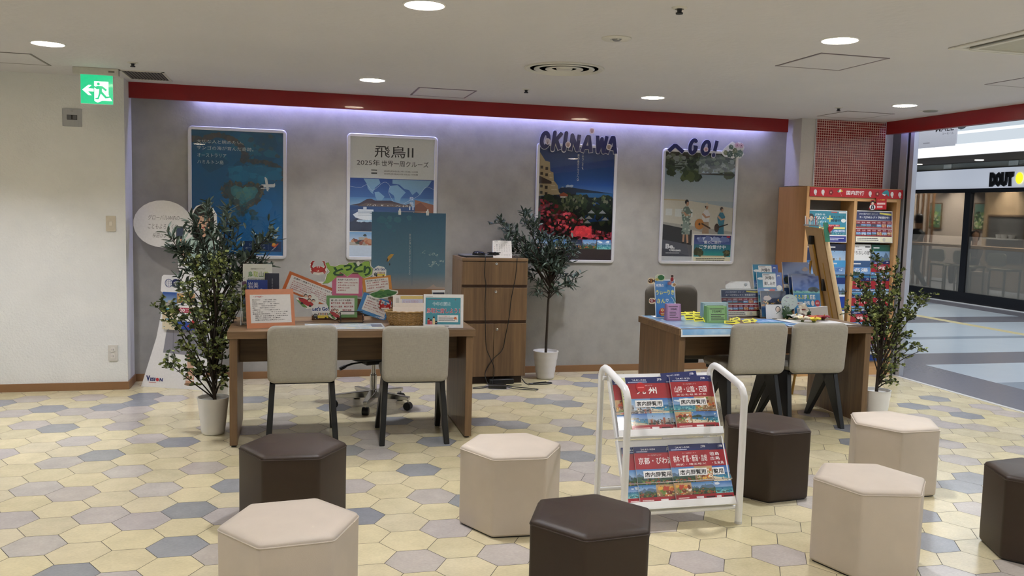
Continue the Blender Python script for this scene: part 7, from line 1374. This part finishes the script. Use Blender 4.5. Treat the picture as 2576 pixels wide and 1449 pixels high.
structure(MB().box(11.9, -6, 0, 11.955, 26, .012).build('trim_7', simple('sill_strip', '#d8dadc', .3), smooth=0))
CW = simple('cafe_beige_wall', '#b3a599', .7, noise=.02); CWOOD = wood('cafe_oak_wall', '#87725a', '#a59074', 'z')
structure(MB().box(16.5, 8, 0, 16.6, 26, 2.6).build('wall_cafe_back', CW, smooth=0)); structure(MB().box(15.1, 9.6, 0, 15.2, 16.42, 2.6).build('wall_cafe_panel', CWOOD, smooth=0)); structure(MB().box(12.1, -6, 2.6, 18, 26, 2.7).build('ceiling_cafe', simple('cafe_ceiling', '#8a7d70', .7), smooth=0)); structure(MB().box(12.1, 7.9, 0, 18, 8.0, 2.6).build('wall_cafe_side', CW, smooth=0)); structure(MB().box(12.1, 26, 0, 18, 26.1, 3.2).build('wall_cafe_far', CW, smooth=0)); structure(MB().box(5.6, 26, 0, 12.1, 26.1, 3.2).build('wall_concourse_end', MC, smooth=0))
def cafe_spot(x, y, label, w=14, spread=70, z=2.6):
    t = thing('cafe_downlight', label, 'ceiling light', (x, y, z), group='cafe and concourse spots'); MB().lathe([(.07, 0), (.07, -.006), (.055, -.01), (.0001, -.006)], seg=24).build('lens', emit('warm_lens', '#fff4e0', 9), t); area_light('lamp', (0, 0, -.015), .1, 0, w, (1, .91, .80), shape='DISK', spread=spread, parent=t)
cafe_spot(14.86, 15.72, 'warm spotlight washing the oak wall inside the cafe', 60, 80); cafe_spot(16.0, 18.8, 'warm cafe spotlight over the picture wall', 90, 120); cafe_spot(14.0, 16.5, 'warm cafe ceiling light over the counter seats', 110, 160); cafe_spot(13.6, 13.2, 'warm cafe ceiling light near the window', 80, 160); cafe_spot(15.8, 20.5, 'warm cafe ceiling light at the far end', 140, 160)
cafe_spot(11.62, 14.35, 'white soffit spot above the dark cafe frame, left one', 2, 70, 2.559); cafe_spot(11.55, 12.75, 'white soffit spot above the dark cafe frame, right one', 2, 70, 2.559)
for i, (y, q) in enumerate(((14.05, 'left'), (12.5, 'right'))):
    o = MB().box(12.005, y - .12, 2.47, 12.018, y + .08, 2.555).build('reflector_plate', simple('bright_plate', '#e8efee', .2), smooth=0); tag(o, 'pale plate on the upper cafe fascia, %s one' % q, 'fitting')
# cafe lettering: thick dark capitals with white gaps, then the start of a yellow emblem
t = thing('cafe_sign', 'black cafe name letters on the pale fascia', 'sign', (12.0, 12.95, 2.115)); X_ = 0.0
for i, ch in enumerate('DOUT'):
    vs_, fs_ = glyphs(ch, .10); x0 = min(v[0] for v in vs_); x1 = max(v[0] for v in vs_); z1 = max(v[1] for v in vs_); z0 = min(v[1] for v in vs_); w = .14; mb = MB()
    mb.add([(-.03, -(X_ + (a - x0) / (x1 - x0) * w), (b - z0) / (z1 - z0) * .25) for a, b in vs_], fs_); o = mb.build('letter', simple('sign_black', '#101218', .35), t, smooth=0); md = o.modifiers.new('t', 'SOLIDIFY'); md.thickness = .025; X_ += .128
o = MB().lathe([(.0001, 0), (.07, 0), (.075, .012), (.0001, .02)], seg=28).build('sign_emblem', emit('yellow_emblem', '#f4dc2a', 1.2)); o.matrix_world = Matrix.Translation((11.985, 12.30, 2.25)) @ Matrix.Rotation(-PI / 2, 4, 'Y'); o.scale = (1.3, 1, 1); tag(o, 'glowing yellow emblem beside the black cafe letters at the right edge', 'sign')
# inside the cafe
for i in range(5):
    o = MB().box(14.2, 16.97 + i * .17, 0, 14.25, 17.01 + i * .17, 2.6).build('slat_post', wood('slat_wood', '#6a4c34', '#8a6848', 'z')); tag(o, 'tall wooden slat dividing the cafe at the left window', 'partition', 'cafe divider slats')
def pic(x, y, label):
    t = thing('picture', label, 'picture', (x, y, 1.28)); MB().box(-.03, -.22, 0, 0, .22, .68).build('frame', simple('picture_frame_brown', '#6a4a30', .5), t, bevel=.006)
    p = Print(.38, .62); rnd = random.Random(int(y * 10)); p.rect(0, 0, 1, 1, '#4f6a4c', '#6a8f84'); p.blobs(0, 0, 1, .7, ['#3a5a34', '#7a9a5a', '#c8c8a0', '#2a3a2a', '#8ab06a'], 40, .12, rnd, .6); p.ell(.35, .66, .12, .05, '#2a2a26', 10); p.build('canvas', t, PAPER, .002).matrix_local = frame((-.032, .19, .03), (0, -1, 0), (0, 0, 1))
pic(16.5, 19.57, 'green picture on the cafe wall, seen through the left window'); pic(16.5, 18.02, 'green picture on the cafe wall beside the oak panel')
t = thing('cafe_niche', 'dark shelf niche with crockery in the cafe oak wall', 'shelf', (15.1, 15.76, .62)); MB().box(-.02, -.49, 0, 0, .49, 1.02).build('dark_back', simple('niche_grey', '#4a4a4a', .5), t, smooth=0); MB().box(-.14, -.49, .50, 0, .49, .53).build('shelf_board', simple('niche_board', '#8a8a86', .4), t); MB().box(-.03, -.51, 1.0, 0, .51, 1.04).box(-.03, -.51, 0, 0, -.49, 1.02).box(-.03, .49, 0, 0, .51, 1.02).build('frame', simple('niche_frame', '#5a4a3a', .5), t)
for i, y in enumerate((-.05, .1, -.25)): MB().lathe([(.0001, 0), (.05, 0), (.07, .08), (.06, .08), (.045, .01)], seg=18).build('cup', WHITE_PAPER, t, loc=(-.08, y, .53))
t = thing('cafe_counter', 'long beige counter behind the frosted cafe glass', 'counter', (12.9, 14.5, 0)); MB().box(-.2, -4.5, .98, .25, 4.5, 1.03).build('top', simple('counter_beige', '#b59c82', .4), t); MB().box(-.1, -4.4, 0, -.05, -4.3, .98).box(-.1, 4.3, 0, -.05, 4.4, .98).build('support', BLACK, t)
def bar_chair(x, y, label):
    t = thing('bar_chair', label, 'chair', (x, y, 0), group='white cafe chairs'); wm = simple('cafe_chair_white', '#f0ead0', .5); MB().box(-.2, -.2, .62, .2, .2, .66).build('seat', wm, t, bevel=.01); MB().prism(rrect(.42, .24, .08), -.21, -.18, 'x').build('backrest', wm, t, loc=(0, 0, .82))
    for a in (-.17, .17):
        for b in (-.17, .17): MB().box(a - .012, b - .012, 0, a + .012, b + .012, .62).build('leg', wm, t)
    MB().box(-.19, -.18, .3, -.17, .18, .32).build('foot_rail', wm, t)
for y, q in ((14.55, 'left of the window post'), (13.90, 'just right of the window post'), (13.05, 'second right of the window post')): bar_chair(12.55, y, 'white cafe chair behind frosted glass, ' + q)
def person(name_label, joints, edges, clothes, loc, skin='#c49a7c', hair='#241c1a'):
    t = thing('person', name_label, 'person', loc); me = bpy.data.meshes.new('body'); me.from_pydata([j[0] for j in joints], edges, []); o = bpy.data.objects.new('body', me); COL.objects.link(o); o.parent = t
    sk = o.modifiers.new('skin', 'SKIN'); sv = me.skin_vertices[0].data
    for v, j in zip(sv, joints): v.radius = (j[1], j[2] if len(j) > 2 else j[1])
    sv[0].use_root = True; sb = o.modifiers.new('smooth', 'SUBSURF'); sb.levels = 2; sb.render_levels = 2; me.materials.append(simple('cloth_' + clothes[1:], clothes, .8)); return t
def head(t, p, face, hair='#241c1a', skin='#c49a7c'):
    mb = MB(); R = []
    for f, z in ((.3, -.115), (.62, -.10), (.82, -.06), (.95, 0), (1, .04), (.9, .085), (.6, .115), (.2, .125)): R.append([(p[0] + .085 * f * math.cos(2 * PI * k / 18), p[1] + .075 * f * math.sin(2 * PI * k / 18), p[2] + z) for k in range(18)])
    mb.rings(R); mb.tube([(p[0], p[1], p[2] - .2), (p[0], p[1], p[2] - .08)], .05, 10)
    fx, fy = face; mb.tube([(p[0] + fx * .08, p[1] + fy * .08, p[2] + .02), (p[0] + fx * .1, p[1] + fy * .1, p[2] - .015)], [.008, .013], 6); mb.build('head', simple('skin_tone', skin, .6), t, smooth=60)
    mb = MB(); R = []
    for f, z in ((.9, -.07), (1.05, -.01), (1.08, .04), (1.0, .09), (.7, .125), (.2, .14)): R.append([(p[0] - fx * .02 + .09 * f * math.cos(2 * PI * k / 18), p[1] - fy * .02 + .082 * f * math.sin(2 * PI * k / 18), p[2] + z) for k in range(18)])
    mb.rings(R).build('hair', simple('dark_hair', hair, .6), t, smooth=60)
    for s in (-1, 1): MB().lathe([(.0001, -.006), (.008, 0), (.0001, .006)], seg=8).build('eye', BLACK, t, loc=(p[0] + fx * .075 - fy * s * .03, p[1] + fy * .075 + fx * s * .03, p[2] + .02))
t = person('seated person with dark hair behind the frosted cafe glass, right of the window post', [((0, 0, .68), .15, .13), ((-.0, 0, .85), .14, .11), ((0, 0, 1.03), .16, .11), ((0, 0, 1.10), .07), ((0, .19, 1.03), .055), ((-.12, .24, .83), .045), ((-.3, .14, .86), .032), ((0, -.19, 1.03), .055), ((-.12, -.24, .83), .045), ((-.3, -.14, .86), .032), ((-.08, .1, .66), .09), ((-.42, .12, .66), .07), ((-.40, .12, .3), .05), ((-.1, -.1, .66), .09), ((-.42, -.12, .66), .07), ((-.40, -.12, .3), .05)], [(0, 1), (1, 2), (2, 3), (2, 4), (4, 5), (5, 6), (2, 7), (7, 8), (8, 9), (0, 10), (10, 11), (11, 12), (0, 13), (13, 14), (14, 15)], '#6a5a52', (13.55, 14.92, -.09)); head(t, (0, 0, 1.27), (-.5, -.86))
MB().box(-.22, -.22, .52, .22, .22, .57).build('bench', CW, None, loc=(13.55, 14.92, -.09)); o = bpy.context.scene.objects['bench']; tag(o, 'low cafe bench under the seated person', 'bench'); MB().box(-.2, -.2, .09, .2, .2, .52).build('base', CW, o)
t = person('person in dark trousers at the counter behind the left frosted window', [((0, 0, .80), .14, .12), ((0, .0, 1.0), .13, .10), ((0, .0, 1.22), .16, .11), ((0, 0, 1.32), .06), ((0, .2, 1.2), .05), ((-.15, .22, 1.02), .04), ((-.32, .12, 1.06), .03), ((0, -.2, 1.2), .05), ((-.15, -.22, 1.02), .04), ((-.32, -.12, 1.06), .03), ((-.02, .12, .76), .09), ((-.15, .22, .42), .065), ((.05, .30, .06), .045), ((-.02, -.12, .76), .09), ((-.15, -.22, .42), .065), ((.05, -.34, .06), .045)], [(0, 1), (1, 2), (2, 3), (2, 4), (4, 5), (5, 6), (2, 7), (7, 8), (8, 9), (0, 10), (10, 11), (11, 12), (0, 13), (13, 14), (14, 15)], '#2f3438', (13.4, 16.45, 0)); head(t, (0, 0, 1.50), (-.3, .95))
# hanging boards and the camera dome in the concourse
t = thing('hanging_sign', 'grey hanging board ending in MALL seen under the right red beam', 'sign', (8.0, 9.58, 2.43)); p = Print(.72, .62); p.rect(0, 0, 1, 1, '#b9b8c0'); p.text('MALL', .50, .31, .44, .13, '#2a2430', .01); p.text('ユーモール', .66, .235, .28, .045, '#4a4450'); p.lines(.2, .08, .3, .04, 1, '#8a8890')
p.build('board', t, PAPER, .02, '#b0afb8', [(0, .06), (.47, .0), (.47, .10), (1, .04), (1, 1), (0, 1)]).matrix_local = frame((0, .38, .0), (.0, -1, 0), (0, 0, 1))
MB().tube([(0, .3, .6), (0, .3, .87)], .008, 6).tube([(0, -.3, .6), (0, -.3, .87)], .008, 6).build('hanger', STEEL, t)
t = thing('banner', 'narrow red vertical banner beside the steel door posts', 'banner', (9.0, 11.33, 2.50)); MB().box(-.01, -.09, 0, .01, .06, .5).build('fabric', simple('banner_red', '#d8204a', .6), t, smooth=0); MB().tube([(0, -.03, .5), (0, -.03, .8)], .006, 6).build('hanger', STEEL, t)
t = thing('dome_camera', 'small grey dome camera under the concourse ceiling', 'camera', (9.0, 10.31, 2.84)); MB().lathe([(.012, .46), (.012, 0), (.07, 0), (.07, -.03), (.05, -.06), (.0001, -.08)], seg=20).build('dome', simple('dome_grey', '#5a5f66', .3), t)
